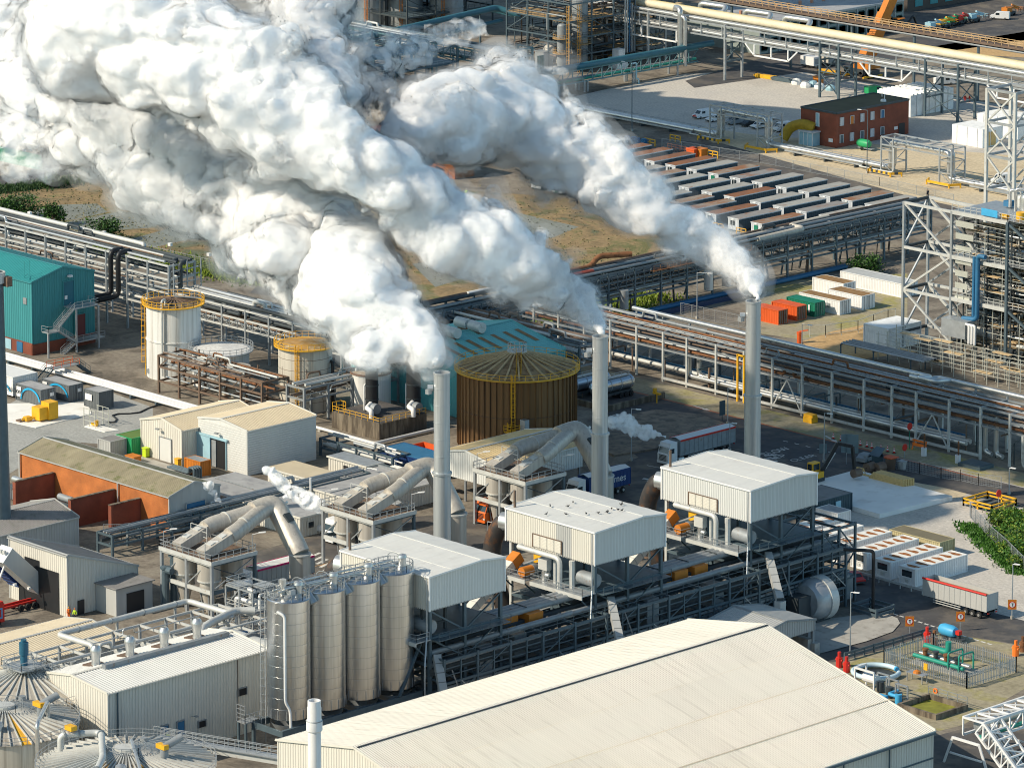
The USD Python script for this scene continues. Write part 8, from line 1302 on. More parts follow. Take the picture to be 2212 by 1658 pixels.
# ---------------------------------------------------------------- lamps, signs, cones, fences
def lamp(label, p, h=8, arm=(1.4, 0), m=None, name='street_lamp'):
    p = np.array([p[0], p[1], 0.]); t = T(name, label, 'lamp post', p, 'slim lamp posts'); m = m or galv; e = p + [arm[0], arm[1], h]
    t.add('pole', tube([p, p + [0, 0, h]], [.11, .07], 8), m); t.add('arm', tube([p + [0, 0, h - .05], e], .05, 6), m); d = np.array([*arm, 0]) / np.hypot(*arm); t.add('lamp_head', bar(e - d * .1, e + d * .8, .32, .14), white); t.add('base', box(p[0] - .2, p[0] + .2, p[1] - .2, p[1] + .2, 0, .5), concrete)
for k, (px, py, h, a, lab) in enumerate(((*Z('t3', 1050, 1090), 16, (-1.6, -.8), 'tall thin lamp post in front of the long insulated pipes'), (*Z('t4', 905, 1440), 14, (-1.4, -.6), 'lamp post standing below the red brick building'), (*Z('m3', 1590, 1100), 9, (2, 1), 'lamp post in the shadow left of the right stack'), (*Z('r3', 1045, 730), 9, (.9, .3), 'lamp post between the middle stack and the red-sheeted lorry'), (*Z('r3', 1845, 430), 6.5, (.6, 0), 'lamp post behind the red-sheeted lorry'), (*Z('r3', 1862, 655), 5, (.4, .2), 'short lamp post in front of the red-sheeted lorry trailer'), (*Z('r4', 548, 745), 8.5, (.6, .2), 'lamp post beside the white slab'), (*Z('b4', 765, 720), 9.5, (.5, .2), 'thin lamp post on the kerb island corner'), (*Z('m4', 365, 1345), 4.6, (1.3, .3), 'lamp post on the tan grit beside the red hydrant'), (*Z('r4', 2085, 1010), 4.5, (.3, .1), 'short post at the bend of the eastern fence'), (*Z('r2', 235, 1130), 6, (-1.4, .2), 'lamp post over the cabin nearest the white lorry'), (*Z('b3', -150, -80), 6, (1.2, .6), 'lamp post beside the zebra crossing'), (*Z('r2', 948, 985), 4.0, (1.3, .3), 'lamp post above the widest flat-roofed cabin'), (*Z('b4', 2110, 420), 8.5, (.3, .1), 'thin pole beside the open grey trailer'), (*Z('t1', 360, 1500), 6, (.4, .1), 'thin lamp post on the far road at the left edge'), (*Z('t2', 965, 780), 13, (.8, .2), 'tall thin mast glimpsed in the steam'), (*Z('t2', 1140, 1350), 9, (.6, .2), 'pale lamp post beside the orange brick office'))):
    lamp(lab, G(px, py), h, a, (bluegrey if k < 2 else galv))
def sign(label, p, h, plate, m, back=None, post=None):
    t = T('road_sign', label, 'sign', p); t.add('post', cyl(p, .06, h, 8), post or galv); w, hh = plate; d = np.array([.72, -.69, 0]); s = np.array([.69, .72, 0]); c = p + [0, 0, h - hh / 2] + d * .08
    t.add('plate', bar(c - s * w / 2, c + s * w / 2, .05, hh), m); return t, c + d * .04, s
for zx, zy, lab in ((1258, 560, 'orange weight sign with a white roundel at the kerb of the branch road'), (1680, 520, 'orange weight sign with a white roundel by the broken line'), (2110, 420, 'orange weight sign with a white roundel beside the trailer')):
    p = g('b4', zx, zy); t, c, s = sign(lab, p, 3.0, (1.3, 1.5), orange); th = np.linspace(0, 2 * math.pi, 17)[:-1]; d = np.array([.72, -.69, 0])
    for r, m, o in ((.52, red, .01), (.40, white, .02)): t.add('roundel', (np.array([c + d * o] + [c + d * o + s * r * math.cos(a) + np.array([0, 0, r * math.sin(a)]) for a in th]), np.array([[0, 1 + i, 1 + (i + 1) % 16] for i in range(16)])), m)
    t.add('numeral', [bar(c + d * .04 + [0, 0, -.22], c + d * .04 + [0, 0, .22], .1, .03), bar(c + d * .04 + s * .16 + [0, 0, .2], c + d * .04 - s * .14 + [0, 0, .2], .03, .09)], black)
for k, (zx, zy, h) in enumerate(((735, 760, 5.2), (785, 765, 5.2), (540, 735, 3.0))): p = g('r4', zx, zy); t, c, s = sign(('left of two tall grey-backed road signs beside the road', 'right of two tall grey-backed road signs beside the road', 'lower grey-backed road sign by the lamp post')[k], p, h, (1.9 if k < 2 else 1.3, 3.2 if k < 2 else 1.6), M('sign_back_grey', (.16, .22, .24), .5, .2) if k == 0 else LK + 'sign_back_grey')
for k, (zx, zy, h, m, lab) in enumerate(((1258, 635, 4.0, red, 'round red stop-type sign in front of the main rack'), (1218, 705, 1.8, red, 'low red round sign at the road edge near the cones'), (1998, 1130, 2.6, red, 'red disc sign above the yellow-railed pit'))):
    p = g('r4', zx, zy); t = T('disc_sign', lab, 'sign', p); t.add('post', cyl(p, .07, h, 8), greend if k == 0 else galv); t.add('disc', [lathe([(.02, -.04), (.62, -.04), (.62, .04), (.02, .04)], p + [.1, -.1, h], 16, 'x')], m)
p = g('r3', 1800, 400); one('sign_board', 'dark teal sign board on the road behind the lorry', 'sign', [bar(p + [0, 0, 1.0], p + [0, 0, 3.6], 1.4, .08, (1, 0, 0)), cyl(p, .08, 1.2, 6)], cabinb)
t = T('traffic_cone', 'red and white road cone in the line along the main road kerb', 'cone', (26.6, 50.6, .024), 'red and white cones along the kerb'); q = np.array([26.6, 50.6, .024])
t.add('base', box(q[0] - .28, q[0] + .28, q[1] - .28, q[1] + .28, .024, .1), black); t.add('body', lathe([(.22, .1), (.05, 1.05), (.02, 1.07)], q, 12), red); t.add('band', [lathe([(.185, .35), (.14, .58)], q, 12), lathe([(.11, .75), (.08, .9)], q, 12)], white)
for i, (x, y) in enumerate(((28.4, 50.5), (30.2, 50.6), (32.8, 50.6), (34.2, 50.7), (35.4, 50.6), (37.3, 50.8), (38.7, 50.9), (40.1, 51.0))): t.copy((x, y, .024), 'red and white road cone in the line along the main road kerb')
t = T('barrier', 'orange plastic road barrier with a white base near the stop sign', 'barrier', g('r4', 1340, 645)); q = g('r4', 1340, 645); t.add('panel', [bar(q + [-1.5, 0, .9], q + [1.5, 0, .9], .2, .5), bar(q + [-1.5, 0, 1.6], q + [1.5, 0, 1.6], .2, .3)], hivis); t.add('leg', [bar(q + [x, -.4, 0], q + [x, .4, 1.7], .15) for x in (-1.3, 1.3)], hivis)
for k, (zx, zy) in enumerate(((1378, 690), (1660, 750))): q = g('r4', zx, zy); t = T('bollard', ('white concrete bollard with a red post beside the orange barrier', 'white concrete bollard with a red post further right')[k], 'bollard', q); t.add('base', cyl(q, .5, 1.4, 12), white); t.add('post', cyl(q + [.1, 0, 1.4], .14, 2.4, 8), rust)
q = g('r4', 435, 410); one('yellow_box', 'bright yellow grit box on the verge', 'box', [slab([(q[0] - 1, q[1] - .8), (q[0] + 1, q[1] - .8), (q[0] + 1, q[1] + .8), (q[0] - 1, q[1] + .8)], 0, 1.0), bar((q[0] - 1.05, q[1], 1.2), (q[0] + 1.05, q[1], 1.2), 1.2, .5)], yellow)
q = g('r4', 1810, 780); one('manhole_block', 'dark concrete manhole block on the verge at the right', 'block', [box(q[0] - 2.4, q[0] + 2.4, q[1] - 1.8, q[1] + 1.8, 0, .6), box(q[0] - 2.1, q[0] + 2.1, q[1] - 1.5, q[1] + 1.5, .6, .72)], bluegrey)
for k, (zx, zy, lab) in enumerate(((735, 860, 'red hydrant at the warehouse corner'), (675, 820, 'second red hydrant at the warehouse corner'), (2140, 725, 'orange-red hydrant at the right edge'), (2200, 690, 'brass-topped hydrant at the right edge'), (1465, 640, 'rusty standpipe by the crash rail'), (1405, 610, 'red standpipe at the end of the crash rail'))): q = g('b4', zx, zy); one('hydrant', lab, 'hydrant', [cyl(q, .5, 1.5, 10), cyl(q + [0, 0, 1.5], .25, .8, 8), tube([q + [-.6, 0, 1.1], q + [.6, 0, 1.1]], .2, 8)], hivis if 'orange' in lab else (rust if 'rusty' in lab or 'brass' in lab else red))
q = g('m4', 345, 1300); one('hydrant', 'red hydrant on the tan grit behind the right stack', 'hydrant', [cyl(q, .5, 1.6, 10), cyl(q + [0, 0, 1.6], .55, .5, 10), bar(q + [0, 0, 2.2], q + [1.6, .6, 2.6], .2)], redor)
def mesh_fence(name, label, pts, h=2.2, step=2.8, lean=False):
    t = T(name, label, 'fence', pts[0]); P = [np.array([p[0], p[1], 0.]) for p in pts]
    for a, b in zip(P[:-1], P[1:]):
        n = max(1, int(np.linalg.norm(b - a) / step))
        for i in range(n + 1): p = a + (b - a) * i / n; t.add('post', bar(p, p + [0, 0, h], .08), galv)
        t.add('top_rail', bar(a + [0, 0, h], b + [0, 0, h], .06), galv); t.add('bottom_rail', bar(a + [0, 0, .15], b + [0, 0, .15], .05), galv)
        L = np.linalg.norm(b - a); t.add('mesh_wires', [bar(a + (b - a) * s, a + (b - a) * s + [0, 0, h], .018) for s in np.arange(.3, L, .3) / L] + [bar(a + [0, 0, z], b + [0, 0, z], .018) for z in np.arange(.4, h, .35)], galv)
    return t
mesh_fence('mesh_fence', 'bent line of mesh fence beside the green bushes at the right edge', PZ('r4', (1760, 1190), (1770, 1210), (1920, 1380), (2060, 1500), (2200, 1640), (2300, 1760)), 2.3)
mesh_fence('mesh_fence', 'temporary mesh fence panels along the road by the white slab', PZ('r4', (1080, 790), (1340, 840), (1520, 880), (1680, 900), (1830, 935), (2020, 960)), 2.0, 3.4)
mesh_fence('mesh_fence', 'mesh fence in front of the brick bays in the shade', PZ('r1', (860, 1390), (1010, 1390), (1240, 1360), (1450, 1330)), 2.6)
mesh_fence('mesh_fence', 'long mesh fence with little floodlights behind the left rack and the waste ground', [G(-40, 478)[:2], G(120, 508)[:2], G(330, 560)[:2], G(560, 612)[:2]], 2.6, 6.0)
for k, (px, py) in enumerate(((225, 540), (368, 566), (452, 588), (65, 497))): q = G(px, py); t = T('floodlight', ('floodlight on the waste-ground fence beside the round bush', 'floodlight on the waste-ground fence, third from the left', 'floodlight on the waste-ground fence nearest the end of the tall rack', 'floodlight on the waste-ground fence nearest the left edge')[k], 'lamp', q, 'floodlights on the waste-ground fence'); t.add('pole', cyl(q, .06, 3.4, 6), galv); t.add('lamp', [box(q[0] - .4, q[0] + .4, q[1] - .3, q[1] + .3, 3.3, 3.9)], white)
mesh_fence('mesh_fence', 'mesh fence along the road in front of the cabin rows', [G(1430, 318)[:2], G(1640, 352)[:2], G(1900, 402)[:2], G(2060, 440)[:2]], 2.0, 5)
mesh_fence('mesh_fence', 'mesh fence at the edge of the cross rack near the right stack', [G(1470, 680)[:2], G(1620, 712)[:2]], 2.4, 2.6)
one('blue_sheet_wall', 'low blue screen at the foot of the cross rack', 'barrier', [box(-58, -57.6, 88, 120, 0, .9)], M('navy_screen', (.012, .03, .08), .6))
t = T('herras_panels', 'bent temporary fence panels lying along the container yard', 'fence', (-27, 108, 0))
P = PZ('m4', (430, 1240), (560, 1240), (690, 1220), (830, 1200), (960, 1150), (1080, 1110), (1140, 1100))
for a, b in zip(P[:-1], P[1:]): a, b = np.array([*a, 0.]), np.array([*b, 0.]); t.add('panel_frame', [bar(a, a + [0, 0, 2], .1), bar(b, b + [0, 0, 2], .1), bar(a + [0, 0, 2], b + [0, 0, 2], .1), bar(a + [0, 0, .2], b + [0, 0, .2], .1), bar(a, a + [1.2, -1.2, 0], .1)], sc)
t = T('yellow_pit_rail', 'yellow-railed dark pit at the right edge below the road', 'railing', g('r4', 1900, 1110)); q = g('r4', 1925, 1105)
t.add('pit', box(q[0] - 2.9, q[0] + 2.9, q[1] - 2.9, q[1] + 2.9, .02, .05), black); t.add('rail', rail([q + [-3, -3, 0], q + [3, -3, 0], q + [3, 3, 0], q + [-3, 3, 0]], 1.2, 2.6, .22, True), yellow); t.add('steps', [box(q[0] - 2.4 + 1.6 * k, q[0] - 1.8 + 1.6 * k, q[1] - 2.7, q[1] + 2.7, .06, .3) for k in range(3)], bluegrey)
# ---------------------------------------------------------------- people
def person(label, p, ang, top, legs, hat=None, stride=.25, arms=.12, scale=1.0):
    import manifold3d as m3
    p = np.array([p[0], p[1], p[2] if len(p) > 2 else 0.]); t = T('person', label, 'person', p); c, s = math.cos(ang), math.sin(ang); R_ = np.array([[c, -s, 0], [s, c, 0], [0, 0, 1.]])
    def ball(q, r): return m3.Manifold.sphere(r, 12).translate(list(map(float, q)))
    def bone(chain):
        out = m3.Manifold()
        for (a, ra), (b, rb) in zip(chain[:-1], chain[1:]): out = out + m3.Manifold.batch_hull([ball(a, ra), ball(b, rb)])
        return out
    def arr(m, mt, n, par=None):
        g_ = m.to_mesh(); v = np.asarray(g_.vert_properties)[:, :3] * scale @ R_.T + p; return t.add(n, (v, np.asarray(g_.tri_verts)), mt, par, smooth=50)
    st = stride
    L = [[((0, .09 * k, .92), .10), ((st * .6 * k, .10 * k, .50), .075), ((st * k - (.08 if k < 0 else 0), .10 * k, .09), .05), ((st * k + .14, .10 * k, .05), .05)] for k in (1, -1)]
    Ar = [[((0, .20 * k, 1.42), .06), ((-arms * k - .03, .26 * k, 1.14), .05), ((-arms * k + .12, .27 * k, .92), .04), ((-arms * k + .17, .27 * k, .84), .045)] for k in (1, -1)]
    torso = bone([((0, 0, .95), .14), ((0, 0, 1.15), .135), ((0, 0, 1.36), .15)]) + bone([((0, -.16, 1.42), .075), ((0, .16, 1.42), .075)]) + bone([((0, 0, 1.45), .06), ((.01, 0, 1.56), .055)])
    head = m3.Manifold.batch_hull([ball((.02, 0, 1.70), .095), ball((.03, 0, 1.62), .075)]) + ball((.125, 0, 1.66), .018) + ball((.02, .095, 1.66), .022) + ball((.02, -.095, 1.66), .022)
    body = torso + head + bone(L[0]) + bone(L[1]) + bone(Ar[0]) + bone(Ar[1])
    for k in (1, -1):
        h = np.array(Ar[0 if k > 0 else 1][3][0])
        for j in range(4): body = body + bone([(h + [.02 - .012 * j, 0, -.03], .010), (h + [.03 - .018 * j, .004 * k, -.10 + .006 * abs(j - 1)], .008)])
        body = body + bone([(h + [.03, -.01 * k, 0], .011), (h + [.07, -.02 * k, -.05], .009)])
    b = arr(body, skin, 'body')
    j = torso.scale([1.10, 1.10, 1.0]).translate([0, 0, 0]) + bone([(a, r + .018) for a, r in Ar[0][:3]]) + bone([(a, r + .018) for a, r in Ar[1][:3]]); arr(j - m3.Manifold.cube([1, 1, .3], True).translate([0, 0, 1.66]), top, 'jacket')
    arr(bone([(a, r + .015) for a, r in L[0][:3]]) + bone([(a, r + .015) for a, r in L[1][:3]]) + m3.Manifold.batch_hull([ball((0, .08, .95), .125), ball((0, -.08, .95), .125)]), legs, 'trousers'); arr(bone([(a, r + .012) for a, r in L[0][2:]]) + bone([(a, r + .012) for a, r in L[1][2:]]), black, 'boots')
    hm = m3.Manifold.batch_hull([ball((.01, 0, 1.72), .118), ball((.03, 0, 1.735), .112)]) - m3.Manifold.cube([1, 1, .5], True).translate([0, 0, 1.45]); arr(hm, hat or M('hair', (.03, .02, .015), .8) if hat else LK + 'dark_cloth', 'helmet' if hat else 'hair')
    return t
person('person in dark clothes walking along the road beside the cabin rows', g('t4', 1410, 1645), math.radians(160), cloth, cloth, None, .22, .12, 1.08)
person('person in red overalls, left of two on the north yard', g('t4', 1720, 850), math.radians(-60), red, red, white, .1)
person('person in red overalls, right of two on the north yard', g('t4', 1757, 850), math.radians(-120), red, red, white, .12)
person('person in orange overalls and yellow helmet at the tipping shed corner', g('b1', 572, 415), math.radians(-40), hivis, hivis, yellow, .06)
person('person in lime jacket and orange helmet at the tipping shed corner', g('b1', 622, 428), math.radians(-80), hiviy, cloth, hivis, .08)
person('person in lime hi-vis on the waste ground between two plumes', G(*Z('m2', 1775, 90)), math.radians(-50), hiviy, cloth, white, .12)
person('person in lime jacket at the blue door of the cowl shed', (78.6, -140.2, 2.2), math.radians(-90), hiviy, cloth, white, .05)
one('door_landing', 'small steel landing below the blue doors of the cowl shed', 'platform', [box(77.6, 79.6, -141.5, -135.5, 2.0, 2.18), bar((79.4, -141.3, 0), (79.4, -141.3, 2), .2), bar((79.4, -135.7, 0), (79.4, -135.7, 2), .2), rail([(79.5, -141.4, 2.18), (79.5, -135.6, 2.18)], 1.1, 1.5, .07)], galv)
# ---------------------------------------------------------------- plants
def bush(label, p, r, h, n, seed, mats, name='bush', group=None, leafs=.42):
    rg = np.random.default_rng(seed); p = np.array([p[0], p[1], 0.]); t = T(name, label, 'shrub', p, group)
    st = []
    for k in range(7): a = rg.random() * 6.28; q = p + [math.cos(a) * r * .6 * rg.random(), math.sin(a) * r * .6 * rg.random(), h * (.5 + .4 * rg.random())]; st.append(tube([p + [math.cos(a) * .15, math.sin(a) * .15, 0], (p + q) / 2 + [0, 0, h * .1], q], [.09, .06, .03], 5))
    t.add('stem', st, brownpipe)
    cl = [p + [r * .75 * math.sqrt(u) * math.cos(a), r * .75 * math.sqrt(u) * math.sin(a), h * z] for u, a, z in zip(rg.random(14), rg.random(14) * 6.28, .25 + .62 * rg.random(14))]
    for mi, m in enumerate(mats):
        k = n // len(mats); c = np.array(cl)[rg.integers(len(cl), size=k)] + rg.normal(0, 1, (k, 3)) * [r * .26, r * .26, h * .13]; c[:, 2] = np.maximum(c[:, 2], .15)
        d = rg.normal(0, 1, (k, 3)); d[:, 2] *= .5; d /= np.linalg.norm(d, axis=1, keepdims=True); s = np.cross(d, rg.normal(0, 1, (k, 3))); s /= np.linalg.norm(s, axis=1, keepdims=True); L = leafs * (.6 + .8 * rg.random((k, 1)))
        v = np.stack([c - d * L * .5, c + s * L * .28, c + d * L * .5, c - s * L * .28], 1).reshape(-1, 3); i = np.arange(k)[:, None] * 4; t.add('leaves', (v, np.vstack([i + [0, 1, 2], i + [0, 2, 3]])), m, kind='stuff')
    return t
for k, (zx, zy, r, h, lab) in enumerate(((2080, 1270, 2.8, 2.6, 'bright green bush nearest the yellow-railed pit'), (2190, 1300, 3.2, 2.8, 'bright green bush at the right edge behind the fence'), (2040, 1370, 2.0, 1.5, 'yellow-green bush right behind the mesh fence'), (2140, 1430, 3.2, 2.0, 'broad yellow-green bush in the middle of the fenced thicket'), (2230, 1510, 3.6, 2.2, 'dark green bush at the lower right of the thicket'), (2130, 1500, 2.2, 1.6, 'low bush along the fence'), (2210, 1610, 2.4, 1.5, 'low bush at the lowest corner of the thicket'), (2290, 1400, 4.0, 2.6, 'tall bush cut by the right edge'))):
    bush(lab, g('r4', zx, zy), r, h, 5200, 100 + k, (leaf, leafy, leaf) if k % 3 else (leaf, leafd, leafy), group=None)
for k, (px, py, r, h, lab) in enumerate(((222, 520, 3.6, 4.6, 'round dark green bush on the edge of the waste ground'), (118, 488, 2.4, 4.4, 'pointed dark bush on the waste ground near the left'), (50, 470, 4.2, 4.6, 'wide dark bush at the left of the waste ground'), (10, 472, 3.6, 4.0, 'dark bush cut by the left edge'), (110, 405, 1.8, 3.2, 'small bush beside the field road'), (1870, 1400 - 810, 3.4, 3.4, 'dark green scrub under the cross rack'), (190, 527, 2.2, 2.6, 'small dark bush left of the round one'), (270, 545, 2.2, 2.0, 'low scrub right of the round bush'))):
    bush(lab, G(px, py), r, h, 1500, 130 + k, (leafd, leaf, leafd), leafs=.55)
def grass(name, label, pts, n, seed, mats, hmax, spread):
    rg = np.random.default_rng(seed); P = np.array([p[:2] for p in pts]); ms = []
    c = P[rg.integers(len(P), size=n)] + rg.normal(0, 1, (n, 2)) * spread; a = rg.random(n) * 6.28; h = hmax * (.3 + .7 * rg.random(n)); w = .12 + .2 * rg.random(n)
    v = np.stack([np.c_[c[:, 0] - w * np.cos(a), c[:, 1] - w * np.sin(a), 0 * h + .02], np.c_[c[:, 0] + w * np.cos(a), c[:, 1] + w * np.sin(a), 0 * h + .02], np.c_[c[:, 0] + .3 * rg.normal(0, 1, n) * h, c[:, 1] + .3 * rg.normal(0, 1, n) * h, h]], 1).reshape(-1, 3)
    one(name, label, 'grass', (v, np.arange(3 * n).reshape(-1, 3)), mats, kind='stuff')
L2 = lambda a, b, n: [np.array(a) + (np.array(b) - a) * i / (n - 1) for i in range(n)]
grass('rough_grass', 'rough yellow-green grass strip along the waste-ground fence', L2(G(230, 535)[:2], G(560, 606)[:2], 30), 9000, 5, leafy, .9, (2.0, 2.2)); grass('rough_grass', 'green weeds along the right mesh fence', L2(g('r4', 1740, 1270)[:2], g('r4', 2180, 1660)[:2], 24), 5000, 6, leaf, .6, (1.0, .8)); grass('rough_grass', 'weeds along the field road at the left edge', L2(G(-20, 415)[:2], G(160, 390)[:2], 16), 3000, 8, leafd, 1.0, (2, 2)); grass('rough_grass', 'weeds among the steel below the cross rack', L2(G(1180, 690)[:2], G(1420, 640)[:2], 16), 4000, 9, leafy, .8, (3, 2))
grass('ground_litter', 'dry tufts and stones scattered over the waste ground', [G(x, y)[:2] for x, y in ((200, 480), (400, 500), (600, 560), (980, 560), (1150, 560), (1300, 560), (1000, 480), (1250, 460), (500, 440), (300, 430), (120, 430))], 5000, 10, M('dry_straw', (.17, .15, .07), .9, 0, .3, .5), .35, (14, 9))
# birds on the central dryer house roof
for i in range(14):
    rg = np.random.default_rng(300 + i); x, y = 78 + 13.5 * rg.random(), -71.9 + 13 * rg.random(); z = 21.15 + .45 * min(1, (y + 72) / 9.9) if y < -62.1 else 21.2 + .3 * (-57.7 - y) / 4.4; z += .02
    if i == 0: b = T('bird', 'small dark bird perched on the roof of the central dryer house', 'bird', (x, y, z), 'birds on the dryer house roof'); b.add('body', [lathe([(.01, -.24), (.05, -.2), (.12, -.02), (.1, .12), (.02, .2)], (x, y, z + .22), 8, 'y'), lathe([(.01, -.08), (.075, -.02), (.07, .04), (.01, .09)], (x, y + .2, z + .36), 8, 'y')], black, smooth=50); b.add('beak', tube([(x, y + .27, z + .36), (x, y + .34, z + .35)], [.02, .004], 5), yellow); b.add('tail', bar((x, y - .2, z + .24), (x, y - .4, z + .2), .1, .02), black); b.add('leg', [bar((x + s * .04, y, z), (x + s * .04, y, z + .16), .015) for s in (-1, 1)], brownpipe)
    else: b.copy((x, y, z), 'small dark bird perched on the roof of the central dryer house', rg.random() * 360)
# ---------------------------------------------------------------- steam
def nets(F, o, h):
    """surface nets: the zero surface of the field F (inside positive) on a grid with origin o and step h"""
    S_ = F > 0; c = [S_[i:i - 1 or None, j:j - 1 or None, k:k - 1 or None] for i, j, k in np.ndindex(2, 2, 2)]
    n = sum(x.astype(np.int8) for x in c); act = (n > 0) & (n < 8); idx = -np.ones(act.shape, np.int64); idx[act] = np.arange(act.sum()); q = np.argwhere(act)
    acc, cnt = np.zeros((len(q), 3)), np.zeros(len(q))
    for ax in range(3):
        for a, b in np.ndindex(2, 2):
            p = q.copy(); e = [x for x in range(3) if x != ax]; p[:, e[0]] += a; p[:, e[1]] += b; r = p.copy(); r[:, ax] += 1
            f0, f1 = F[tuple(p.T)], F[tuple(r.T)]; m = (f0 > 0) != (f1 > 0); t = f0[m] / (f0[m] - f1[m]); w = p[m].astype(float); w[:, ax] += t; acc[m] += w; cnt[m] += 1
    v = o + h * acc / cnt[:, None]; fs = []
    for ax in range(3):
        e0, e1 = [(1, 2), (2, 0), (0, 1)][ax]; s0, s1 = [slice(1, -1)] * 3, [slice(1, -1)] * 3; s0[ax] = slice(0, -1); s1[ax] = slice(1, None); A, B = S_[tuple(s0)], S_[tuple(s1)]
        for flip in (False, True):
            p = np.argwhere((A & ~B) if not flip else (~A & B)); p += [0 if x == ax else 1 for x in range(3)]
            def I(a, b): r = p.copy(); r[:, e0] += a; r[:, e1] += b; return idx[tuple(r.T)]
            k = np.stack([I(-1, -1), I(0, -1), I(0, 0), I(-1, 0)], 1); k = k[(k >= 0).all(1)]; fs.append(k[:, ::-1] if flip else k)
    f = np.vstack(fs); return v, np.vstack([f[:, [0, 1, 2]], f[:, [0, 2, 3]]])
def plume_mesh(path, h, seed, grow=0., tear=0., amp=1.0):
    """path: (px, py, z, radius) down the plume; the outline bulges in rounded puffs of several sizes"""
    from scipy.interpolate import PchipInterpolator as PI_
    from scipy.spatial import cKDTree
    C = []
    for p in (path if isinstance(path[0], list) else [path]):
        P = np.array([[*G(x, y, z), r] for x, y, z, r in p]); s = np.r_[0, np.cumsum(np.linalg.norm(np.diff(P[:, :3], axis=0), axis=1))]; C.append(PI_(s, P)(np.arange(0, s[-1], .9)))
    C = np.vstack(C); lo, hi = (C[:, :3] - 1.7 * C[:, 3:]).min(0) - 2, (C[:, :3] + 1.7 * C[:, 3:]).max(0) + 2; n = np.ceil((hi - lo) / h).astype(int) + 1
    X = np.stack(np.meshgrid(*[lo[i] + h * np.arange(n[i]) for i in range(3)], indexing='ij'), -1).reshape(-1, 3)
    F = np.full(len(X), -1.); d, i = cKDTree(C[:, :3]).query(X, distance_upper_bound=1.75 * C[:, 3].max() + 1, workers=-1); ok = np.isfinite(d); r = np.ones(len(X)); r[ok] = C[i[ok], 3]; d = np.where(ok, d, 1e9)
    m = d < r * 1.7 + .8; F[d < r * .3] = 1.; m &= d > r * .3 * (tear == 0); x, rr = X[m], r[m]; B = np.zeros(len(x)); mk = .35 + 1.2 * meshkit.noise(x / 8, seed + 77); q = x + 1.6 * (np.stack([meshkit.noise(x / 5, seed + 31 + k) for k in range(3)], -1) - .5)
    for k, (w, a) in enumerate(((12., .40), (6., .42), (3.1, .42), (1.65, .40), (.9, .30))):
        t = np.abs(2 * meshkit.noise(q / w + 17.3 * k, seed + k) - 1); B += (1 if k < 2 else mk) * (t ** .8 - .42) * amp * np.minimum(rr * a, w * a * 1.15)
    F[m] = (rr + grow + B - d[m]) - (tear * np.maximum(0, meshkit.fbm(x / 9, 4, seed + 50) - .5) * 9 if tear else 0)
    F = F.reshape(n); F[[0, -1]] = -1; F[:, [0, -1]] = -1; F[:, :, [0, -1]] = -1
    return nets(F, lo, h)
def steamM(name, alpha, soft, scale, thr, sss=0., tl=.12):
    """white vapour: light scatters inside it, and it thins out toward its edges and in its wisps"""
    usdkit.material(stage, LK + name, {'d': ('principled_bsdf', {'base_color': (.99, .99, .99), 'roughness': 1., 'specular_ior_level': 0., 'subsurface_weight': sss, 'subsurface_method': 'random_walk', 'subsurface_scale': 1.2, 'subsurface_radius': (1, 1, 1)}),
        'l': ('translucent_bsdf', {'color': (.99, .99, .99)}), 's': ('mix_closure', {'fac': tl}), 't': ('transparent_bsdf', {}), 'w': ('layer_weight', {'blend': .5}), 'g': ('geometry', {}), 'n': ('noise_texture', {'scale': scale, 'detail': 6., 'roughness': .62}),
        'a': ('math', {'math_type': 'multiply_add', 'value2': soft[2]}), 'r': ('map_range', {'range_type': 'smoothstep', 'from_min': soft[1], 'from_max': soft[0], 'to_max': alpha, 'clamp': True}), 'v': ('map_range', {'range_type': 'smoothstep', 'from_min': thr[0], 'from_max': thr[1], 'clamp': True}), 'x': ('math', {'math_type': 'multiply'}), 'm': ('mix_closure', {})},
        [('g.position', 'n.vector'), ('n.fac', 'a.value1'), ('w.facing', 'a.value3'), ('a.value', 'r.value'), ('n.fac', 'v.value'), ('r.result', 'x.value1'), ('v.result', 'x.value2'), ('x.value', 'm.fac'), ('d.BSDF', 's.closure1'), ('l.BSDF', 's.closure2'), ('t.BSDF', 'm.closure1'), ('s.closure', 'm.closure2')], surface='m.closure')
    return LK + name
st_core = steamM('dense_steam', 1., (1.02, 1.38, .5), .5, (.0, .05), .45); st_edge = steamM('steam_edge', .5, (.45, 1.2, .5), .5, (.34, .58)); st_wisp = steamM('steam_wisps', .32, (.3, 1.1, .5), .42, (.42, .62)); st_puff = steamM('steam_puff', .85, (.4, 1.15, .5), .8, (.30, .52)); st_veil = steamM('thin_steam', .62, (.3, 1.2, .5), .16, (.38, .60))
usdkit.material(stage, LK + 'vapour', {'v': ('principled_volume', {'color': (.99, .99, .99), 'density': .05})}, volume='v.volume'); st_vap = LK + 'vapour'
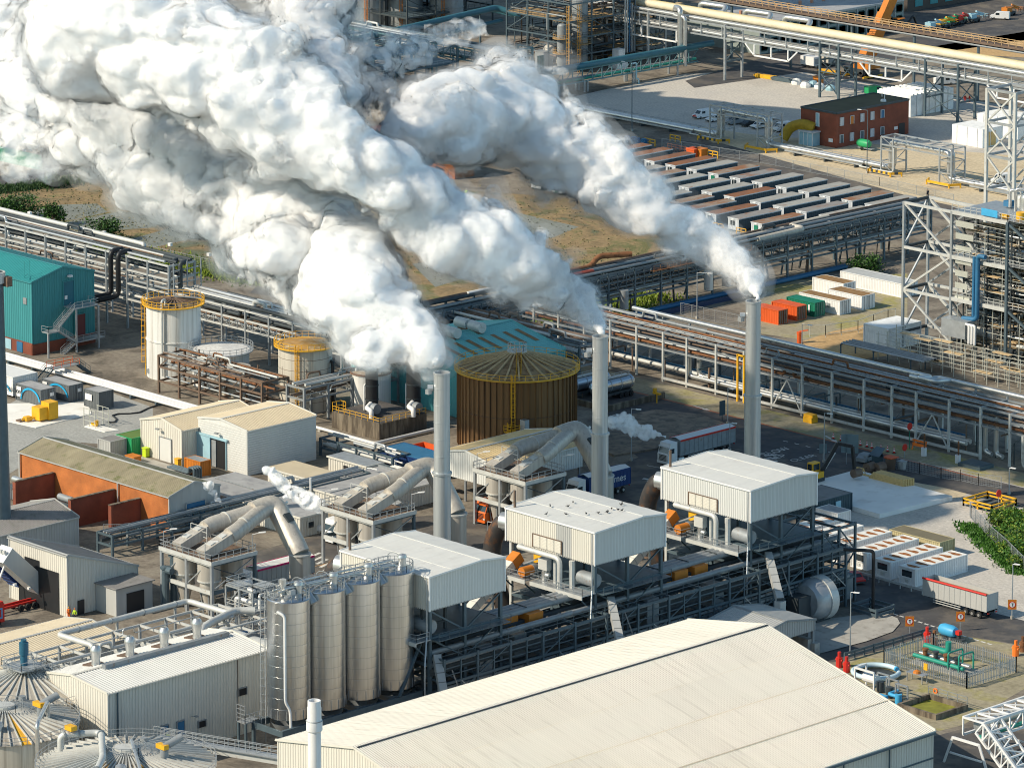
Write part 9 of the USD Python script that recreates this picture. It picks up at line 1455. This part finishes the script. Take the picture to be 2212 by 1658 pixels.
PL = (('nearest steam plume billowing up from the left stack toward the top left corner', [[(946, 790, 36, .8), (941, 775, 36.6, 1.8), (925, 758, 37.2, 3.2), (890, 728, 38.5, 5.2), (832, 690, 40.5, 7.4), (738, 590, 44, 9.6), (620, 480, 48, 11), (480, 370, 53, 12), (330, 275, 57, 12.5), (180, 180, 61, 12.5), (-80, 60, 66, 13)], [(620, 540, 47, 7), (560, 545, 46, 4.5)], [(885, 738, 38, 3.5), (790, 745, 38, 3.2)]]),
      ('middle steam plume drifting from the central stack, with a puff standing up from it', [[(1300, 719, 36, 1.0), (1296, 706, 36.5, 1.5), (1282, 688, 37.2, 2.4), (1255, 660, 38.8, 3.4), (1220, 632, 40.5, 4.2), (1125, 576, 46, 5.7), (1000, 508, 51, 6.3), (885, 425, 57, 6.6), (770, 345, 63, 7.4), (640, 250, 69, 9), (470, 150, 75, 11), (200, 20, 82, 13)], [(1065, 510, 50, 4), (1064, 445, 53, 2.9)], [(680, 240, 67, 7), (680, 130, 72, 6.5), (665, 10, 78, 7.5), (600, -120, 82, 9)]]),
      ('right steam plume trailing from the right stack across the cabins', [[(1637, 647, 36, 1.0), (1634, 634, 36.5, 1.4), (1624, 615, 37.2, 2.1), (1596, 580, 38.6, 2.9), (1538, 533, 41.5, 3.9), (1400, 452, 48, 5.3), (1238, 348, 55, 7.4), (1090, 238, 62, 9.0), (970, 248, 64, 8.4), (890, 270, 64, 5.5)], [(1090, 200, 63, 6), (1075, 125, 66, 3.0)]]))
for k, (lab, path) in enumerate(PL):
    t = T('steam_plume', lab, 'steam', G(*path[0][0][:3]), 'white steam plumes from the stacks'); t.add('billow', plume_mesh(path, (.6, .52, .5)[k], 900 + 10 * k, -.5), st_core, smooth=True)
    for g_, h, a, m in ((.25, .75, 1.1, st_edge), (.8, .9, 1.3, st_wisp), (1.8, 1., 1.5, st_vap)): t.add('edge', plume_mesh([p[2 * (j == 0):] for j, p in enumerate(path)], h, 900 + 10 * k, g_, 0, a), m, smooth=True)
for k, (lab, p, h, m) in enumerate((('thin grey wisps of steam drifting below the blue pipe at the top', [[(1035, 62, 62, 2.2), (985, 72, 62, 3.2), (900, 95, 63, 3.6), (830, 130, 64, 4.2), (765, 190, 65, 4.6), (730, 250, 65, 3)], [(800, 120, 66, 3), (745, 60, 70, 4)]], .7, st_veil), ('thin veil of steam hanging at the upper left between the plumes', [[(60, 330, 62, 5), (30, 220, 68, 8), (60, 80, 74, 9), (250, 20, 78, 8)], [(690, 230, 62, 4), (800, 215, 60, 3.5), (850, 250, 60, 3)]], 1., st_veil), ('steam from the black scrubber tower, merging under the nearest plume', [[(866, 785, 13.8, 1.1), (862, 768, 15, 2.2), (850, 746, 17, 3.4), (818, 720, 20, 4.6), (780, 690, 25, 4.6)]], .45, st_core),
    ('small ragged steam puff drifting over the flat-roofed cabins', [[(716, 1106, 7, .4), (690, 1098, 8, 1.2), (650, 1082, 9, 1.7), (620, 1060, 10, 1.6), (600, 1032, 12, 1.8), (575, 1018, 13, 1.3)]], .3, st_puff), ('small white steam jet blowing left above the white lorry cab', [[(1447, 945, 5, .4), (1415, 938, 5.5, 1.0), (1385, 930, 6, 1.4), (1352, 917, 7, 1.9), (1322, 915, 7.5, 1.2)]], .28, st_puff), ('faint steam puff against the dark side of the rusty tank', [[(1280, 935, 5, .8), (1255, 925, 6, 1.7), (1235, 915, 7, .9)]], .3, st_puff), ('wisp of steam beside the end of the brick building', [[(480, 1090, 4, .4), (465, 1070, 6, 1.1), (450, 1045, 9, .9)]], .3, st_puff))):
    T('steam_wisp', lab, 'steam', G(*p[0][0][:3])).add('vapour', plume_mesh(p, h, 960 + 7 * k, 0, .35 if m != st_core else 0, 1.2), m, smooth=True)
T('added_steam_bank', 'added steam bank above the frame, unseen, that shades the refinery and the north yard', 'steam', G(500, -440, 70)).add('billow', plume_mesh([[(60, -400, 70, 18), (400, -370, 72, 22), (760, -350, 72, 22), (1050, -330, 70, 16)], [(100, -560, 70, 18), (450, -540, 74, 24), (800, -520, 72, 24), (1080, -500, 70, 16)]], 2.6, 990), st_core, smooth=True)  # unseen steam bank added above the view to shade refinery and north yard
